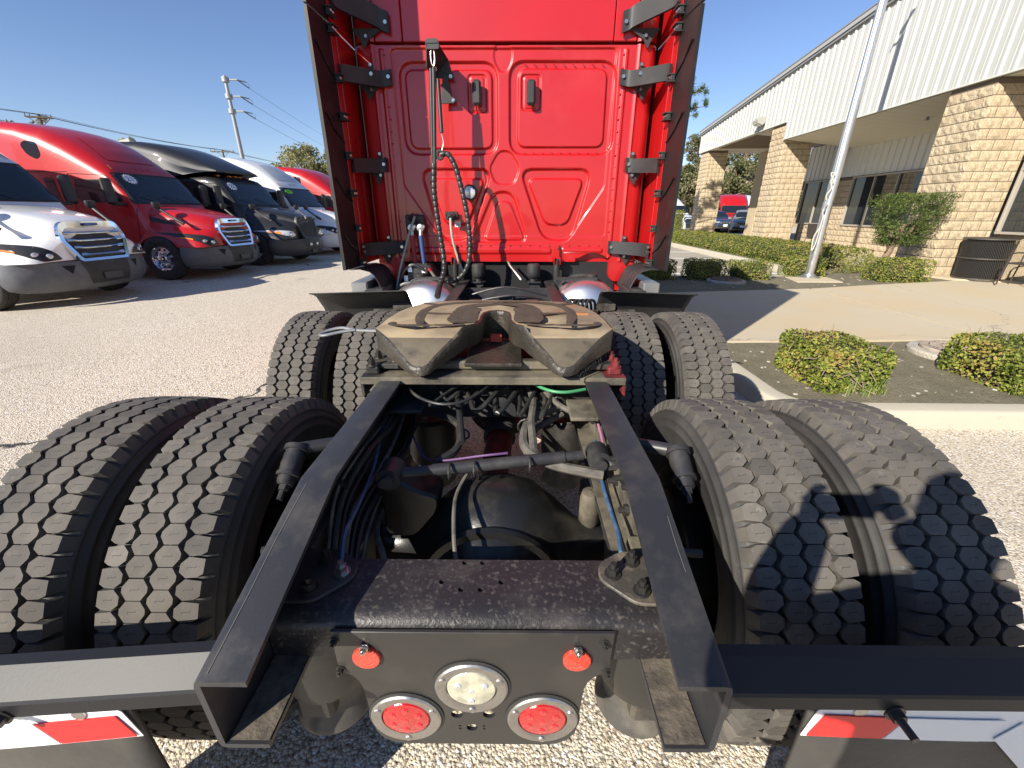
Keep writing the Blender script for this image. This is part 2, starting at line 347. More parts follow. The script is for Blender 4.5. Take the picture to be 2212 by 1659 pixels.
def loft(mb, st, ns=8, na=5, ntp=5, close=True):
    """st: (x, zb, zt, wb, wt, rt, crown) sections rounded at the top corners"""
    rows = []
    for x, zb, zt, wb, wt, rt, cr in st:
        half = []
        for i in range(ns): t = i / ns; half.append((wb + (wt - wb) * t ** 1.6, zb + (zt - rt - zb) * t))
        for i in range(na + 1): a_ = R(90 * i / na); half.append((wt - rt + rt * math.cos(a_), zt - rt + rt * math.sin(a_)))
        for i in range(1, ntp + 1): t = i / ntp; half.append(((wt - rt) * (1 - t), zt + cr * (1 - (1 - t) ** 2)))
        rows.append([(x, y, z) for y, z in half] + [(x, -y, z) for y, z in half[-2::-1]])
    o = len(mb.v); m = len(rows[0]); mb.grid(rows)
    if close:
        for i in range(len(rows) - 1): mb.f.append((o + i * m, o + (i + 1) * m, o + (i + 1) * m + m - 1, o + i * m + m - 1))
        mb.f.append(tuple(range(o, o + m))); e_ = o + (len(rows) - 1) * m; mb.f.append(tuple(range(e_ + m - 1, e_ - 1, -1)))
    return mb
def bvh_of(mb): return BVHTree.FromPolygons([Vector(p) for p in mb.v], mb.f)
def cut(me, cutter, mdark=1):
    """boolean difference of two meshes, returned as a new mesh"""
    a_ = bpy.data.objects.new('a', me); b = bpy.data.objects.new('b', cutter); COL.objects.link(a_); COL.objects.link(b)
    md = a_.modifiers.new('b', 'BOOLEAN'); md.object = b; md.operation = 'DIFFERENCE'; md.solver = 'EXACT'; md.material_mode = 'TRANSFER' if hasattr(md, 'material_mode') else md.material_mode
    dg = bpy.context.evaluated_depsgraph_get(); r = bpy.data.meshes.new_from_object(a_.evaluated_get(dg))
    bpy.data.objects.remove(a_, do_unlink=True); bpy.data.objects.remove(b, do_unlink=True); return r
def drape(bv, poly, axis, off=.006, step=.09, dirn=-1, thick=0, far=6):
    """lay a polygon given in a 2D view ((y,z) for axis x, (x,z) for axis y, (x,y) for axis z) on a body surface"""
    bm = bmesh.new(); f3 = {'x': lambda p: Vector((0, p[0], p[1])), 'y': lambda p: Vector((p[0], 0, p[1])), 'z': lambda p: Vector((p[0], p[1], 0))}[axis]
    bm.faces.new([bm.verts.new(f3(p)) for p in poly]); k = {'x': (1, 2), 'y': (0, 2), 'z': (0, 1)}[axis]
    for q in k:
        c_ = [v.co[q] for v in bm.verts]; lo, hi = min(c_), max(c_); n = max(1, int((hi - lo) / step)); nv = [0, 0, 0]; nv[q] = 1
        for i in range(1, n):
            pc = [0, 0, 0]; pc[q] = lo + (hi - lo) * i / n; bmesh.ops.bisect_plane(bm, geom=bm.verts[:] + bm.edges[:] + bm.faces[:], plane_co=pc, plane_no=nv)
    ai = 'xyz'.index(axis); d = Vector((0, 0, 0)); d[ai] = dirn; ok = []
    for v in bm.verts:
        o = v.co.copy(); o[ai] = -dirn * far; loc, nor, ix, ds = bv.ray_cast(o, d)
        if loc is None: ok.append(None); continue
        if nor.dot(d) > 0: nor = -nor
        ok.append(loc + nor * off)
    for v, p in zip(bm.verts[:], ok):
        if p is not None: v.co = p
    bad = [v for v, p in zip(bm.verts[:], ok) if p is None]
    if bad: bmesh.ops.delete(bm, geom=bad, context='VERTS')
    bm.verts.index_update(); mb = MB(); mb.add([tuple(v.co) for v in bm.verts], [tuple(v.index for v in f.verts) for f in bm.faces]); bm.free(); return mb
def ribbon_on(bv, path, w_, axis, dirn, off=.004):
    """thin seam strip laid along a 2D path"""
    mb = MB(); pts = [Vector(p) for p in path]; P = []
    for a_, b in zip(pts[:-1], pts[1:]):
        n = max(1, int((b - a_).length / .1)); P += [a_ + (b - a_) * i / n for i in range(n)]
    P.append(pts[-1]); rows = []; ai = 'xyz'.index(axis); d = Vector((0, 0, 0)); d[ai] = dirn
    for i, p in enumerate(P):
        t = (P[min(i + 1, len(P) - 1)] - P[max(0, i - 1)]).normalized(); nn = Vector((-t.y, t.x)) * w_ / 2; row = []
        for q in (p - nn, p + nn):
            o = {'x': Vector((-dirn * 6, q.x, q.y)), 'y': Vector((q.x, -dirn * 6, q.y)), 'z': Vector((q.x, q.y, -dirn * 6))}[axis]
            loc, nor, ix, ds = bv.ray_cast(o, d)
            if loc is None: break
            if nor.dot(d) > 0: nor = -nor
            row.append(tuple(loc + nor * off))
        if len(row) == 2: rows.append(row)
    if len(rows) > 1: mb.grid(rows)
    return mb
def merge(*mbs):
    r = MB()
    for m_ in mbs: r.add(m_.v, m_.f)
    return r
_wheel = {}
def front_wheel_meshes():
    if _wheel: return _wheel
    t = MB(); t.lathe([(.285, -.11), (.33, -.135), (.42, -.145), (.475, -.135), (.505, -.115), (.515, -.10), (.515, -.062), (.505, -.058), (.505, -.05), (.515, -.046), (.515, -.008), (.505, -.004), (.505, .004), (.515, .008), (.515, .046), (.505, .05), (.505, .058), (.515, .062), (.515, .10), (.505, .115), (.475, .135), (.42, .145), (.33, .135), (.285, .11)], axis='Y', n=48)
    _wheel['tyre'] = t.mesh('tyre', M_TIRE, smooth=True)
    r = MB(); r.lathe([(.295, -.12), (.29, -.10), (.275, -.085), (.265, -.05), (.255, -.045), (.13, -.085), (.125, -.10), (.10, -.14), (.06, -.155), (0.001, -.157)], axis='Y', n=40)
    for i in range(10):
        a_ = 2 * PI * i / 10; r.cyl((.155 * math.sin(a_), -.075, .155 * math.cos(a_)), (.155 * math.sin(a_), -.105, .155 * math.cos(a_)), .016, .012, n=8)
    _wheel['rim'] = r.mesh('rim', M_CHR, smooth=True)
    h = MB()
    for i in range(10):
        a_ = 2 * PI * (i + .5) / 10; c_ = (.205 * math.sin(a_), 0, .205 * math.cos(a_)); h.cyl((c_[0], -.052, c_[2]), (c_[0], -.0665, c_[2]), .026, n=12)
    _wheel['hand_hole'] = h.mesh('hand_hole', M_DARK)
    return _wheel
def put_wheel(root, M, x, y, z=.515, side=-1):
    W = front_wheel_meshes(); e_ = bpy.data.objects.new('wheel', None); COL.objects.link(e_); e_.parent = root; e_.empty_display_size = .1
    e_.matrix_local = M @ Matrix.Translation((x, y, z)) @ (Matrix.Identity(4) if side < 0 else Matrix.Rotation(PI, 4, 'Z'))
    for k in ('tyre', 'rim', 'hand_hole'): link(k, W[k], e_)
def tractor(root, pm, bm_, M=Matrix.Identity(4), MW=None, style='bars', sticker=None, full=True, back=True, roof=None):
    """aero road tractor with a sleeper. local x forward, front axle at x = 0"""
    MW = MW or M
    def put(mb, name, m, parent=root, smooth=True, angle=35):
        if not mb.f: return None
        mb.xf(M); return mb.obj(name, m, parent, smooth=smooth, angle=angle)
    alt = style == 'vertical'; CS = Matrix.Translation((.35, 0, 0))
    def putc(mb, *a_, **k_): mb.xf(CS); return put(mb, *a_, **k_)
    body = MB()
    if not alt:
        loft(body, [(-4.65, .9, 3.93, 1.22, 1.17, .22, .02), (-3.7, .9, 3.95, 1.22, 1.16, .3, .03), (-3.1, .9, 3.90, 1.22, 1.15, .36, .05), (-2.6, .9, 3.77, 1.22, 1.13, .42, .06), (-2.15, .95, 3.55, 1.21, 1.10, .45, .07), (-1.75, .95, 3.26, 1.20, 1.07, .42, .06), (-1.45, 1, 2.98, 1.19, 1.05, .34, .05), (-1.28, 1, 2.82, 1.18, 1.04, .26, .04), (-1.05, 1, 2.49, 1.17, 1.06, .22, .03), (-.82, 1, 2.15, 1.15, 1.06, .2, .03), (-.66, 1, 1.92, 1.12, 1.04, .2, .02), (-.56, 1, 1.6, 1.1, 1.02, .2, .02)], ns=14)
    else:
        loft(body, [(-4.65, .9, 2.95, 1.2, 1.16, .2, .02), (-3, .9, 2.95, 1.2, 1.16, .22, .02), (-1.6, 1, 2.93, 1.17, 1.06, .25, .03), (-1.3, 1, 2.84, 1.16, 1.03, .24, .03), (-1.1, 1, 2.6, 1.15, 1.04, .2, .03), (-.82, 1, 2.18, 1.13, 1.04, .2, .03), (-.66, 1, 1.95, 1.1, 1.02, .2, .02), (-.56, 1, 1.6, 1.08, 1., .2, .02)], ns=14)
    bv = bvh_of(body); putc(body, 'cab_body', pm)
    rbv = bv
    if alt:
        rf = MB(); loft(rf, [(-4.66, 2.85, 3.98, 1.21, 1.16, .25, .02), (-3.6, 2.85, 3.97, 1.21, 1.15, .3, .03), (-2.9, 2.85, 3.84, 1.2, 1.12, .36, .05), (-2.3, 2.9, 3.62, 1.18, 1.05, .4, .06), (-1.8, 2.98, 3.38, 1.14, .95, .3, .06), (-1.45, 3.02, 3.2, 1.06, .88, .14, .05), (-1.28, 3.03, 3.08, .96, .86, .03, .03)], ns=6)
        rbv = bvh_of(rf); putc(rf, 'roof_fairing', pm)
        for y in (-.62, -.22, .0, .22, .62):
            l_ = MB(); l_.box((-1.42 - abs(y) * .12, y, 2.935), (.14, .11, .05), .018); putc(l_, 'marker_light', M_AMB)
    # hood with wheel arches cut out
    if not alt:
        hs = [(-.62, .95, 1.93, 1.13, .98, .3, .03), (-.3, .9, 1.90, 1.18, .95, .32, .03), (.1, .88, 1.84, 1.21, .9, .34, .03), (.5, .88, 1.76, 1.21, .84, .36, .03), (.8, .88, 1.69, 1.18, .76, .34, .02), (1.0, .88, 1.62, 1.10, .66, .3, .02), (1.10, .88, 1.57, 1.0, .60, .28, .01), (1.16, .9, 1.5, .88, .55, .26, 0)]
    else:
        hs = [(-.62, .95, 1.96, 1.12, .95, .26, .05), (-.3, .9, 1.92, 1.17, .86, .24, .06), (.1, .88, 1.85, 1.2, .74, .22, .06), (.5, .88, 1.76, 1.2, .63, .2, .05), (.8, .88, 1.68, 1.17, .54, .18, .05), (1.0, .88, 1.6, 1.08, .48, .16, .04), (1.12, .9, 1.53, .95, .46, .15, .03)]
    hood = MB(); loft(hood, hs, ns=10)
    hm = hood.mesh('hood', [pm, M_DARK], smooth=True)
    cy = MB(); cy.cyl((0, -2, .53), (0, 2, .53), .635, n=56); cm = cy.mesh('cy', [M_DARK])
    hm2 = cut(hm, cm)
    for p in hm2.polygons:
        c_ = p.center
        if abs(math.hypot(c_.x, c_.z - .53) - .635) < .02 and abs(p.normal.y) < .5 : p.material_index = 1 if len(hm2.materials) > 1 else 0
    hv = BVHTree.FromPolygons([v.co.copy() for v in hm2.vertices], [tuple(p.vertices) for p in hm2.polygons])
    hm2.transform(M); link('hood', hm2, root)
    # bumper
    pl = [(.60, 1.235), (.72, 1.225), (.86, 1.13), (.99, .97), (1.13, .72), (1.23, .42), (1.265, .15)]; pl = pl + [(x, -y) for x, y in pl[::-1]]
    prof = [(-.03, .885), (.0, .87), (.025, .72), (.03, .6), (.0, .45), (-.06, .34), (-.12, .31)]
    rows = []
    for i, (x, y) in enumerate(pl):
        d = (Vector(pl[min(i + 1, len(pl) - 1)]) - Vector(pl[max(i - 1, 0)])).normalized(); nn = Vector((-d.y, d.x)); nn = nn if nn.dot(Vector((x - .2, y))) > 0 else -nn
        lift = .10 * (1 - min(1, (x - .6) / .45))
        rows.append([(x + nn.x * q, y + nn.y * q, z + lift * (.885 - z)) for q, z in prof])
    bp = MB(); bp.grid(rows); bpv = bvh_of(bp)
    put(bp, 'bumper', bm_, smooth=True)
    low = drape(bpv, rpoly([(-.36, .42), (.36, .42), (.44, .86), (-.44, .86)], .03), 'x', .008, dirn=-1); put(low, 'lower_grille', M_PLAS)
    if not alt:
        for sg in (-1, 1):
            put(drape(bpv, [(sg * .52, .80), (sg * .70, .80), (sg * .60, .64)], 'x', .007), 'bumper_slot', M_DARK)
        pt = MB(); pt.box((1.315, 0, .55), (.012, .34, .14), .004); put(pt, 'plate_bracket', M_BLKB, smooth=False)
    else:
        for sg in (-1, 1):
            f_ = MB(); f_.box((1.31, sg * .17, .68), (.03, .13, .10), .02); put(f_, 'fog_lamp', M_LAMPG)
        t_ = MB(); t_.box((1.30, 0, .44), (.03, .26, .14), .01); put(t_, 'tow_cover', M_BLKB)
    # grille
    if not alt:
        P = lambda y, z: (1.135 + (1.62 - z) * .19 - abs(y) ** 2 * .14, y, z)
        outer = rpoly([(-.44, .86), (.44, .86), (.60, 1.30), (.50, 1.60), (-.50, 1.60), (-.60, 1.30)], [.05, .05, .1, .12, .12, .1], 5); inner = rpoly([(-.395, .91), (.395, .91), (.535, 1.30), (.45, 1.485), (-.45, 1.485), (-.535, 1.30)], [.04, .04, .1, .06, .06, .1], 5)
        fr = MB(); n = len(outer)
        for ring, dx in ((outer, -.02), (outer, .045), (inner, .035), (inner, -.02)): fr.v += [(P(y, z)[0] + dx, y, z) for y, z in ring]
        for q in range(3):
            for i in range(n): j = (i + 1) % n; fr.f.append((q * n + i, q * n + j, q * n + n + j, q * n + n + i))
        put(fr, 'grille_frame', M_CHR, smooth=True)
        bk = MB(); bk.v = [(P(y, z)[0] - .012, y, z) for y, z in inner]; bk.v.append((P(0, 1.2)[0] + .0, 0, 1.2)); bk.f = [(i, (i + 1) % n, n) for i in range(n)]; put(bk, 'grille_mesh', M_PLAS)
        for k in range(4):
            z = 1.385 - k * .135; wd = .50 - (0 if z > 1.25 else (1.25 - z) * .38); b_ = MB(); rows = []
            for y in (-wd, -wd * .8, -wd * .66, -wd * .45, 0, wd * .45, wd * .66, wd * .8, wd):
                hh = .036 if abs(y) > .7 * wd else .018; x = P(y, z)[0]
                rows.append([(x - .01, y, z + hh * .6), (x + .03, y, z + hh), (x + .045, y, z + .003), (x + .03, y, z - .018), (x - .01, y, z - .018)])
            b_.grid(rows); put(b_, 'grille_bar', M_CHR, smooth=True, angle=50)
        bd = MB(); bd.prism(rrect(-.125, -.025, .125, .025, .024), 0, .012, 'X'); bd.xf(Matrix.Translation((P(0, 1.545)[0] + .043, 0, 1.545)) @ Matrix.Rotation(-.19, 4, 'Y')); put(bd, 'badge', M_NAVY)
        T = M @ Matrix.Translation((P(0, 1.545)[0] + .057, 0, 1.545)) @ Matrix.Rotation(-.19, 4, 'Y') @ Matrix(((0, 0, 1, 0), (1, 0, 0, 0), (0, 1, 0, 0), (0, 0, 0, 1)))
        text('badge_lettering', 'FREIGHTLINER', .032, M_CHR, root, T, .001, 1.0)
    else:
        P = lambda y, z: (1.10 + (1.55 - z) * .2 - abs(y) ** 2 * .1, y, z)
        outer = rpoly([(-.36, .88), (.36, .88), (.50, 1.45), (.40, 1.62), (-.40, 1.62), (-.50, 1.45)], .07, 5); inner = rpoly([(-.325, .92), (.325, .92), (.455, 1.44), (.37, 1.57), (-.37, 1.57), (-.455, 1.44)], .06, 5)
        n = len(outer); fr = MB()
        for ring, dx in ((outer, -.03), (outer, .045), (inner, .035), (inner, -.02)): fr.v += [(P(y, z)[0] + dx, y, z) for y, z in ring]
        for q in range(3):
            for i in range(n): j = (i + 1) % n; fr.f.append((q * n + i, q * n + j, q * n + n + j, q * n + n + i))
        put(fr, 'grille_frame', M_BLKB)
        bk = MB(); bk.v = [(P(y, z)[0] - .012, y, z) for y, z in inner]; bk.v.append((P(0, 1.2)[0], 0, 1.2)); bk.f = [(i, (i + 1) % n, n) for i in range(n)]; put(bk, 'grille_mesh', M_DARK)
        for k in range(13):
            t = (k - 6) / 6.5; b_ = MB(); y0, y1 = t * .325, t * .44; zt = 1.565 - .09 * max(0, abs(t) - .75) / .25
            b_.tube([(P(y0, .92)[0] + .02, y0, .92), (P((y0 + y1) / 2, 1.24)[0] + .026, (y0 + y1) / 2, 1.24), (P(y1, zt)[0] + .02, y1, zt)], .009, n=6); put(b_, 'grille_bar', M_GREYP)
        em = MB(); em.prism([(0, -.07), (.05, 0), (0, .07), (-.05, 0)], 0, .02, 'X', bev=.006); em.xf(Matrix.Translation((P(0, 1.6)[0] + .045, 0, 1.6))); put(em, 'emblem', M_CHR, smooth=False)
        em = MB(); em.prism([(0, -.035), (.025, 0), (0, .035), (-.025, 0)], 0, .006, 'X'); em.xf(Matrix.Translation((P(0, 1.6)[0] + .065, 0, 1.6))); put(em, 'emblem_center', mat('emblem_orange', (.5, .12, .04), .4), smooth=False)
    # headlights
    for sg in (-1, 1):
        if not alt: hp = [(.64, .925), (.92, .905), (1.03, .99), (1.15, 1.23), (1.09, 1.26), (.84, 1.17), (.70, 1.03)]; am = [(1.06, 1.06), (1.12, 1.15), (1.13, 1.19), (1.09, 1.17), (1.04, 1.09)]
        else: hp = [(.60, 1.0), (.80, .96), (1.0, 1.02), (1.12, 1.16), (1.0, 1.19), (.74, 1.14)]; am = [(1.02, 1.05), (1.09, 1.13), (1.06, 1.15), (.98, 1.12)]
        put(drape(hv, [(sg * y, z) for y, z in rpoly(hp, .03)], 'x', .008, .05), 'headlight', M_BLK if not alt else M_LAMPG)
        put(drape(hv, [(sg * y, z) for y, z in am], 'x', .013, .05), 'turn_lens', M_AMB)
        for yy, zz, r_ in (((.95, 1.03, .05), (.82, 1.0, .045)) if not alt else ((.86, 1.06, .05),)):
            hit = hv.ray_cast(Vector((6, sg * yy, zz)), Vector((-1, 0, 0)))[0]
            if hit: l_ = MB(); l_.lathe([(r_, -.01), (r_, .012), (r_ * .6, .022), (.001, .024)], axis='X', n=16); l_.xf(Matrix.Translation(hit) @ Matrix.Rotation(sg * .5, 4, 'Z')); put(l_, 'lamp_projector', M_LAMPG if not alt else M_CHR)
        # hood vent and hood mirror
        if not alt:
            put(drape(hv, [(-.55, 1.60), (-.52, 1.72), (-.2, 1.66), (.32, 1.50), (.36, 1.44), (.1, 1.47)], 'y', .008, dirn=-sg), 'hood_vent', M_PLAS)
        hx, hz = (.62, 1.50)
        ml = MB(); ml.tube([(hx + .05, sg * .98, hz - .02), (hx - .15, sg * 1.02, hz + .13), (hx - .42, sg * 1.06, hz + .36)], [.045, .03, .028], n=8, sub=4); put(ml, 'hood_mirror_arm', M_PLAS)
        mh = MB(); mh.lathe([(.001, -.10), (.06, -.095), (.085, -.06), (.10, .0), (.095, .06), (.001, .07)], n=16, axis='Z'); mh.xf(Matrix.Translation((hx - .45, sg * 1.07, hz + .45)) @ Matrix.Diagonal((.7, 1.05, 1, 1))); put(mh, 'hood_mirror', M_PLAS)
        # door mirrors
        d_ = MB(); d_.box((-.93, sg * 1.40, 2.26), (.14, .24, .62), .05); putc(d_, 'door_mirror', M_PLAS)
        d_ = MB(); d_.box((-.95, sg * 1.22, 1.96), (.12, .34, .07), .02); putc(d_, 'mirror_arm', M_PLAS)
        # side glass, seams
        dw = [(-.98, 2.04), (-1.22, 2.46), (-1.34, 2.54), (-1.98, 2.54), (-2.03, 2.16), (-1.93, 2.02)]
        putc(drape(bv, rpoly(dw, .06), 'y', .007, dirn=-sg), 'door_window', M_GLASS)
        putc(ribbon_on(bv, dw + [dw[0]], .045, 'y', -sg, .005), 'window_seal', M_RUB)
        for pth in ([(-.72, 1.95), (-.78, 1.05)], [(-2.12, 2.7), (-2.14, 1.0)], [(-.86, 2.2), (-1.28, 2.66), (-2.12, 2.7)]): putc(ribbon_on(bv, pth, .014, 'y', -sg), 'door_seam', M_DARK)
        putc(drape(bv, rpoly([(-2.42, 1.95), (-2.66, 1.95), (-2.72, 2.6), (-2.5, 2.6)], .06), 'y', .01, dirn=-sg), 'side_window', M_GLASS)
        if not alt: putc(drape(bv, rpoly([(-2.72, 3.02), (-2.60, 3.12), (-2.62, 3.42), (-2.9, 3.46), (-3.02, 3.36), (-2.92, 3.14)], .08), 'y', .008, .06, dirn=-sg), 'upper_window', M_GLASS)
        putc(ribbon_on(bv, [(-4.55, 2.72), (-2.12, 2.74)], .016, 'y', -sg), 'roof_seam', M_DARK)
        if full:
            fa = MB(); fa.box((-3.05, sg * 1.13, .62), (3.1, .16, .58), .05); put(fa, 'side_fairing', pm, angle=60)
            st = MB(); st.box((-1.12, sg * 1.12, .62), (.72, .14, .62), .04); put(st, 'cab_step', pm, angle=60)
            put_wheel(root, MW, 0, sg * 1.04, side=sg * 1 if sg > 0 else -1)
    # windscreen
    zt = 2.70
    putc(drape(bv, rpoly([(-1.0, 2.0), (1.0, 2.0), (.9, zt), (-.9, zt)], .07), 'x', .007, .1), 'windscreen', M_GLASS)
    putc(ribbon_on(bv, [(-1.02, 1.99), (1.02, 1.99), (.92, zt + .02), (-.92, zt + .02), (-1.02, 1.99)], .045, 'x', -1, .009), 'windscreen_seal', M_RUB)
    for y in (-.55, .1):
        w_ = MB(); w_.tube([(-.60, y + .45, 2.0), (-.70, y + .1, 2.10), (-.79, y - .2, 2.22)], .008, n=5); putc(w_, 'wiper', M_PLAS)
    if not alt:
        for y in (-.16, 0, .16): putc(drape(bv, [(y - .03, 2.83), (y - .01, 2.83), (y + .02, 2.93), (y, 2.93)] , 'x', .006, .05), 'marker_slot', M_DARK if pm is not M_RED else mat('red_slot', (.2, .005, .008), .4))
        for sg in (-1, 1): putc(drape(bv, [(sg * .80, 2.82), (sg * .83, 2.82), (sg * .81, 2.92), (sg * .78, 2.92)], 'x', .01, .05), 'marker_light', M_AMB)
    if not alt: putc(drape(bv, rpoly([(-.66, 3.05), (.66, 3.05), (.52, 3.66), (-.52, 3.66)], .1), 'x', .012, .08), 'roof_panel', roof or pm)
    if sticker:
        s_, kind = sticker; y0, z0 = -.62, 2.58
        hit, nor, _, _ = bv.ray_cast(Vector((6, y0, z0)), Vector((-1, 0, 0)))
        if nor.x < 0: nor = -nor
        X = Vector((0, 1, 0)); X = (X - nor * X.dot(nor)).normalized(); Y = nor.cross(X); T = Matrix.Identity(4)
        for i in range(3): T[i][0], T[i][1], T[i][2], T[i][3] = X[i], Y[i], nor[i], (hit + nor * .02)[i]
        st = MB()
        if kind == 'star': st.prism([((.155 if i % 2 == 0 else .115) * math.cos(PI * i / 16) * 1.05, (.155 if i % 2 == 0 else .115) * math.sin(PI * i / 16)) for i in range(32)], 0, .004)
        elif kind == 'oval': st.prism([(.2 * math.cos(PI * i / 16), .1 * math.sin(PI * i / 16)) for i in range(32)], 0, .004)
        else: st.prism([(-.11, -.09), (.11, -.09), (.11, .09), (-.11, .09)], 0, .004)
        st.xf(T); putc(st, 'sticker', M_STK if kind == 'star' else M_STG, smooth=False)
        text('sticker_number', s_, .20 if kind == 'star' else .125, M_NAVY if kind == 'star' else M_DARK, root, M @ CS @ T @ Matrix.Translation((0, 0, .006)), .001)
    if full and back:
        f_ = MB()
        for sg in (-1, 1): f_.box((-4.2, sg * .43, .9), (7.6, .08, .25), .01)
        put(f_, 'frame', M_BLKB, smooth=False)
        for x in (-6.1, -7.4):
            for sg in (-1, 1): put_wheel(root, MW, x, sg * 1.08, side=sg); put_wheel(root, MW, x, sg * .75, side=sg)
# ------------------------------------------------------------------ the red tractor seen from behind (rear at the camera, heading +Y)
def dusty(name, c, rough, dc, sc=7, lo=.5, hi=.8, coat=0, **k): return mat(name, c, rough, coat=coat, dirt=(sc, dc, lo, hi), **k)
M_FRAME = dusty('chassis_black', (.026, .026, .029), .42, (.07, .064, .056), 9, .48, .85, bump=(160, .12, .003))
M_FRAME2 = dusty('chassis_black_dusty', (.02, .019, .017), .5, (.12, .10, .075), 5, .42, .72, bump=(90, .2, .004))
M_XM = mat('scaly_black_steel', (.022, .020, .021), .36, var=(90, (.085, .075, .066), .54, .70, 3), dirt=(6, (.055, .046, .042), .5, .8), bump=(150, .32, .004))
M_LIN = dusty('dirty_frame_liner', (.065, .057, .043), .7, (.19, .165, .115), 9, .4, .7, bump=(80, .3, .004))
M_AXLE = dusty('axle_black', (.011, .011, .011), .3, (.06, .052, .042), 4, .52, .9, bump=(120, .15, .003))
M_PLATE = mat('greased_steel_plate', (.33, .26, .165), .7, spec=.25, var=(7, (.20, .16, .108), .4, .68), dirt=(4.2, (.40, .19, .075), .55, .72), bump=(70, .18, .003))
M_RAMP = mat('worn_ramp_steel', (.145, .122, .085), .40, metal=.1, var=(5, (.095, .078, .056), .4, .7), dirt=(7, (.035, .029, .022), .50, .66), bump=(55, .3, .005))
M_GREASE = mat('old_grease', (.065, .055, .042), .75, spec=.25, var=(20, (.085, .07, .052), .4, .7), bump=(70, .4, .005))
M_SKIRT = mat('greasy_casting', (.042, .035, .026), .42, var=(8, (.018, .016, .013), .4, .7), bump=(45, .6, .01))
M_REDO = mat('red_overspray', (.16, .02, .022), .5, var=(18, (.05, .02, .02), .45, .65))
M_BOLT = mat('bolt_steel', (.06, .058, .055), .35, .6); M_ZINC = mat('zinc_bolt', (.55, .54, .5), .3, 1)
M_STEEL = mat('satin_steel', (.52, .51, .49), .32, 1, dirt=(25, (.36, .34, .31), .45, .75))
M_REDL = mat('red_lens', (.40, .006, .008), .12, coat=1, bump=(140, .25, .004)); M_REFL = mat('red_reflector', (.75, .05, .02), .25, coat=1, bump=(420, .9, .004))
M_CLEAR = mat('clear_lens', (.62, .60, .45), .1, .25, coat=1, var=(30, (.40, .39, .3), .4, .6), bump=(60, .4, .006))
M_HOSE = mat('black_hose', (.022, .022, .022), .42, dirt=(12, (.10, .09, .075), .55, .85)); M_HOSED = mat('dusty_hose', (.12, .11, .09), .6, var=(20, (.06, .055, .05), .45, .65))
M_TAPER = mat('red_tape', (.72, .02, .02), .35, bump=(260, .2, .002)); M_TAPEW = mat('white_tape', (.80, .80, .79), .35, bump=(260, .15, .002))
M_FLAP = mat('mudflap_rubber', (.05, .047, .042), .6, var=(4, (.10, .09, .075), .4, .75), bump=(25, .2, .01))
M_GUARD = mat('grey_guard', (.30, .30, .30), .35, .6)
T = thing('semi_truck', 'big red road tractor seen from behind, its bare chassis and fifth wheel towards us', 'truck')

# --- cab back panel as a pressed sheet: height field of raised and sunk fields
def sdf(poly, X, Z):
    P = np.array(poly); n = len(P); d2 = np.full(X.shape, 1e9); ins = np.zeros(X.shape, bool)
    for i in range(n):
        a_, b = P[i - 1], P[i]; ex, ez = b - a_; wx, wz = X - a_[0], Z - a_[1]; t = np.clip((wx * ex + wz * ez) / (ex * ex + ez * ez + 1e-12), 0, 1)
        d2 = np.minimum(d2, (wx - ex * t) ** 2 + (wz - ez * t) ** 2); c1 = (a_[1] <= Z) & (b[1] > Z); c2 = (a_[1] > Z) & (b[1] <= Z); cr = ex * wz - ez * wx
        ins ^= (c1 & (cr > 0)) | (c2 & (cr < 0))
    return np.where(ins, -1, 1) * np.sqrt(d2)
NX, NZ = 430, 345
xs = np.linspace(-1.0, 1.0, NX); zs = np.linspace(1.165, 2.755, NZ); X, Z = np.meshgrid(xs, zs); Hh = np.zeros(X.shape)
def emb(poly, dep, bev, r=.05):
    global Hh
    s = sdf(rpoly(poly, r, 7), X, Z); t = np.clip(.5 - s / bev, 0, 1); Hh += dep * t * t * (3 - 2 * t)
emb([(-.885, 2.735), (.85, 2.735), (.838, 1.78), (.56, 1.36), (.5, 1.325), (-.50, 1.325), (-.58, 1.36), (-.872, 1.79)], -.011, .012, .04)
emb([(-.868, 1.384), (.872, 1.384), (.872, 2.74), (-.868, 2.74)], -.004, .010, .03)
emb([(.03, 2.024), (.878, 2.024), (.862, 2.66), (.03, 2.66)], -.022, .020, .12); emb([(.095, 2.078), (.80, 2.078), (.792, 2.612), (.10, 2.612)], .018, .016, .07)
emb([(-.831, 2.024), (-.068, 2.024), (-.066, 2.655), (-.835, 2.655)], -.022, .020, .12); emb([(-.785, 2.067), (-.112, 2.067), (-.108, 2.605), (-.79, 2.605)], .018, .016, .07)
for sg in (-1, 1):
    emb([(sg * .115, 1.915), (sg * .725, 1.915), (sg * .585, 1.348), (sg * .325, 1.348)], -.024, .024, .11); emb([(sg * .18, 1.842), (sg * .662, 1.842), (sg * .535, 1.476), (sg * .345, 1.476)], .020, .018, .07)
    emb([(sg * .20 - .075, 2.335), (sg * .20 + .075, 2.335), (sg * .20 + .075, 2.575), (sg * .20 - .075, 2.575)] if sg > 0 else [(-.30, 2.32), (-.155, 2.32), (-.155, 2.575), (-.30, 2.575)], -.009, .012, .03)
    emb([(sg * .20 - .055, 2.35), (sg * .20 + .055, 2.35), (sg * .20 + .055, 2.56), (sg * .20 - .055, 2.56)] if sg > 0 else [(-.28, 2.335), (-.175, 2.335), (-.175, 2.56), (-.28, 2.56)], .006, .009, .02)
emb([(-.02, 2.80), (-.09, 2.74), (-.09, 2.66), (-.045, 2.59), (.01, 2.59), (.052, 2.66), (.052, 2.74)], -.008, .014, .04)
emb([(-.06, 2.05), (.035, 2.05), (.118, 1.93), (.07, 1.80), (-.09, 1.80), (-.145, 1.92)], -.012, .018, .05)
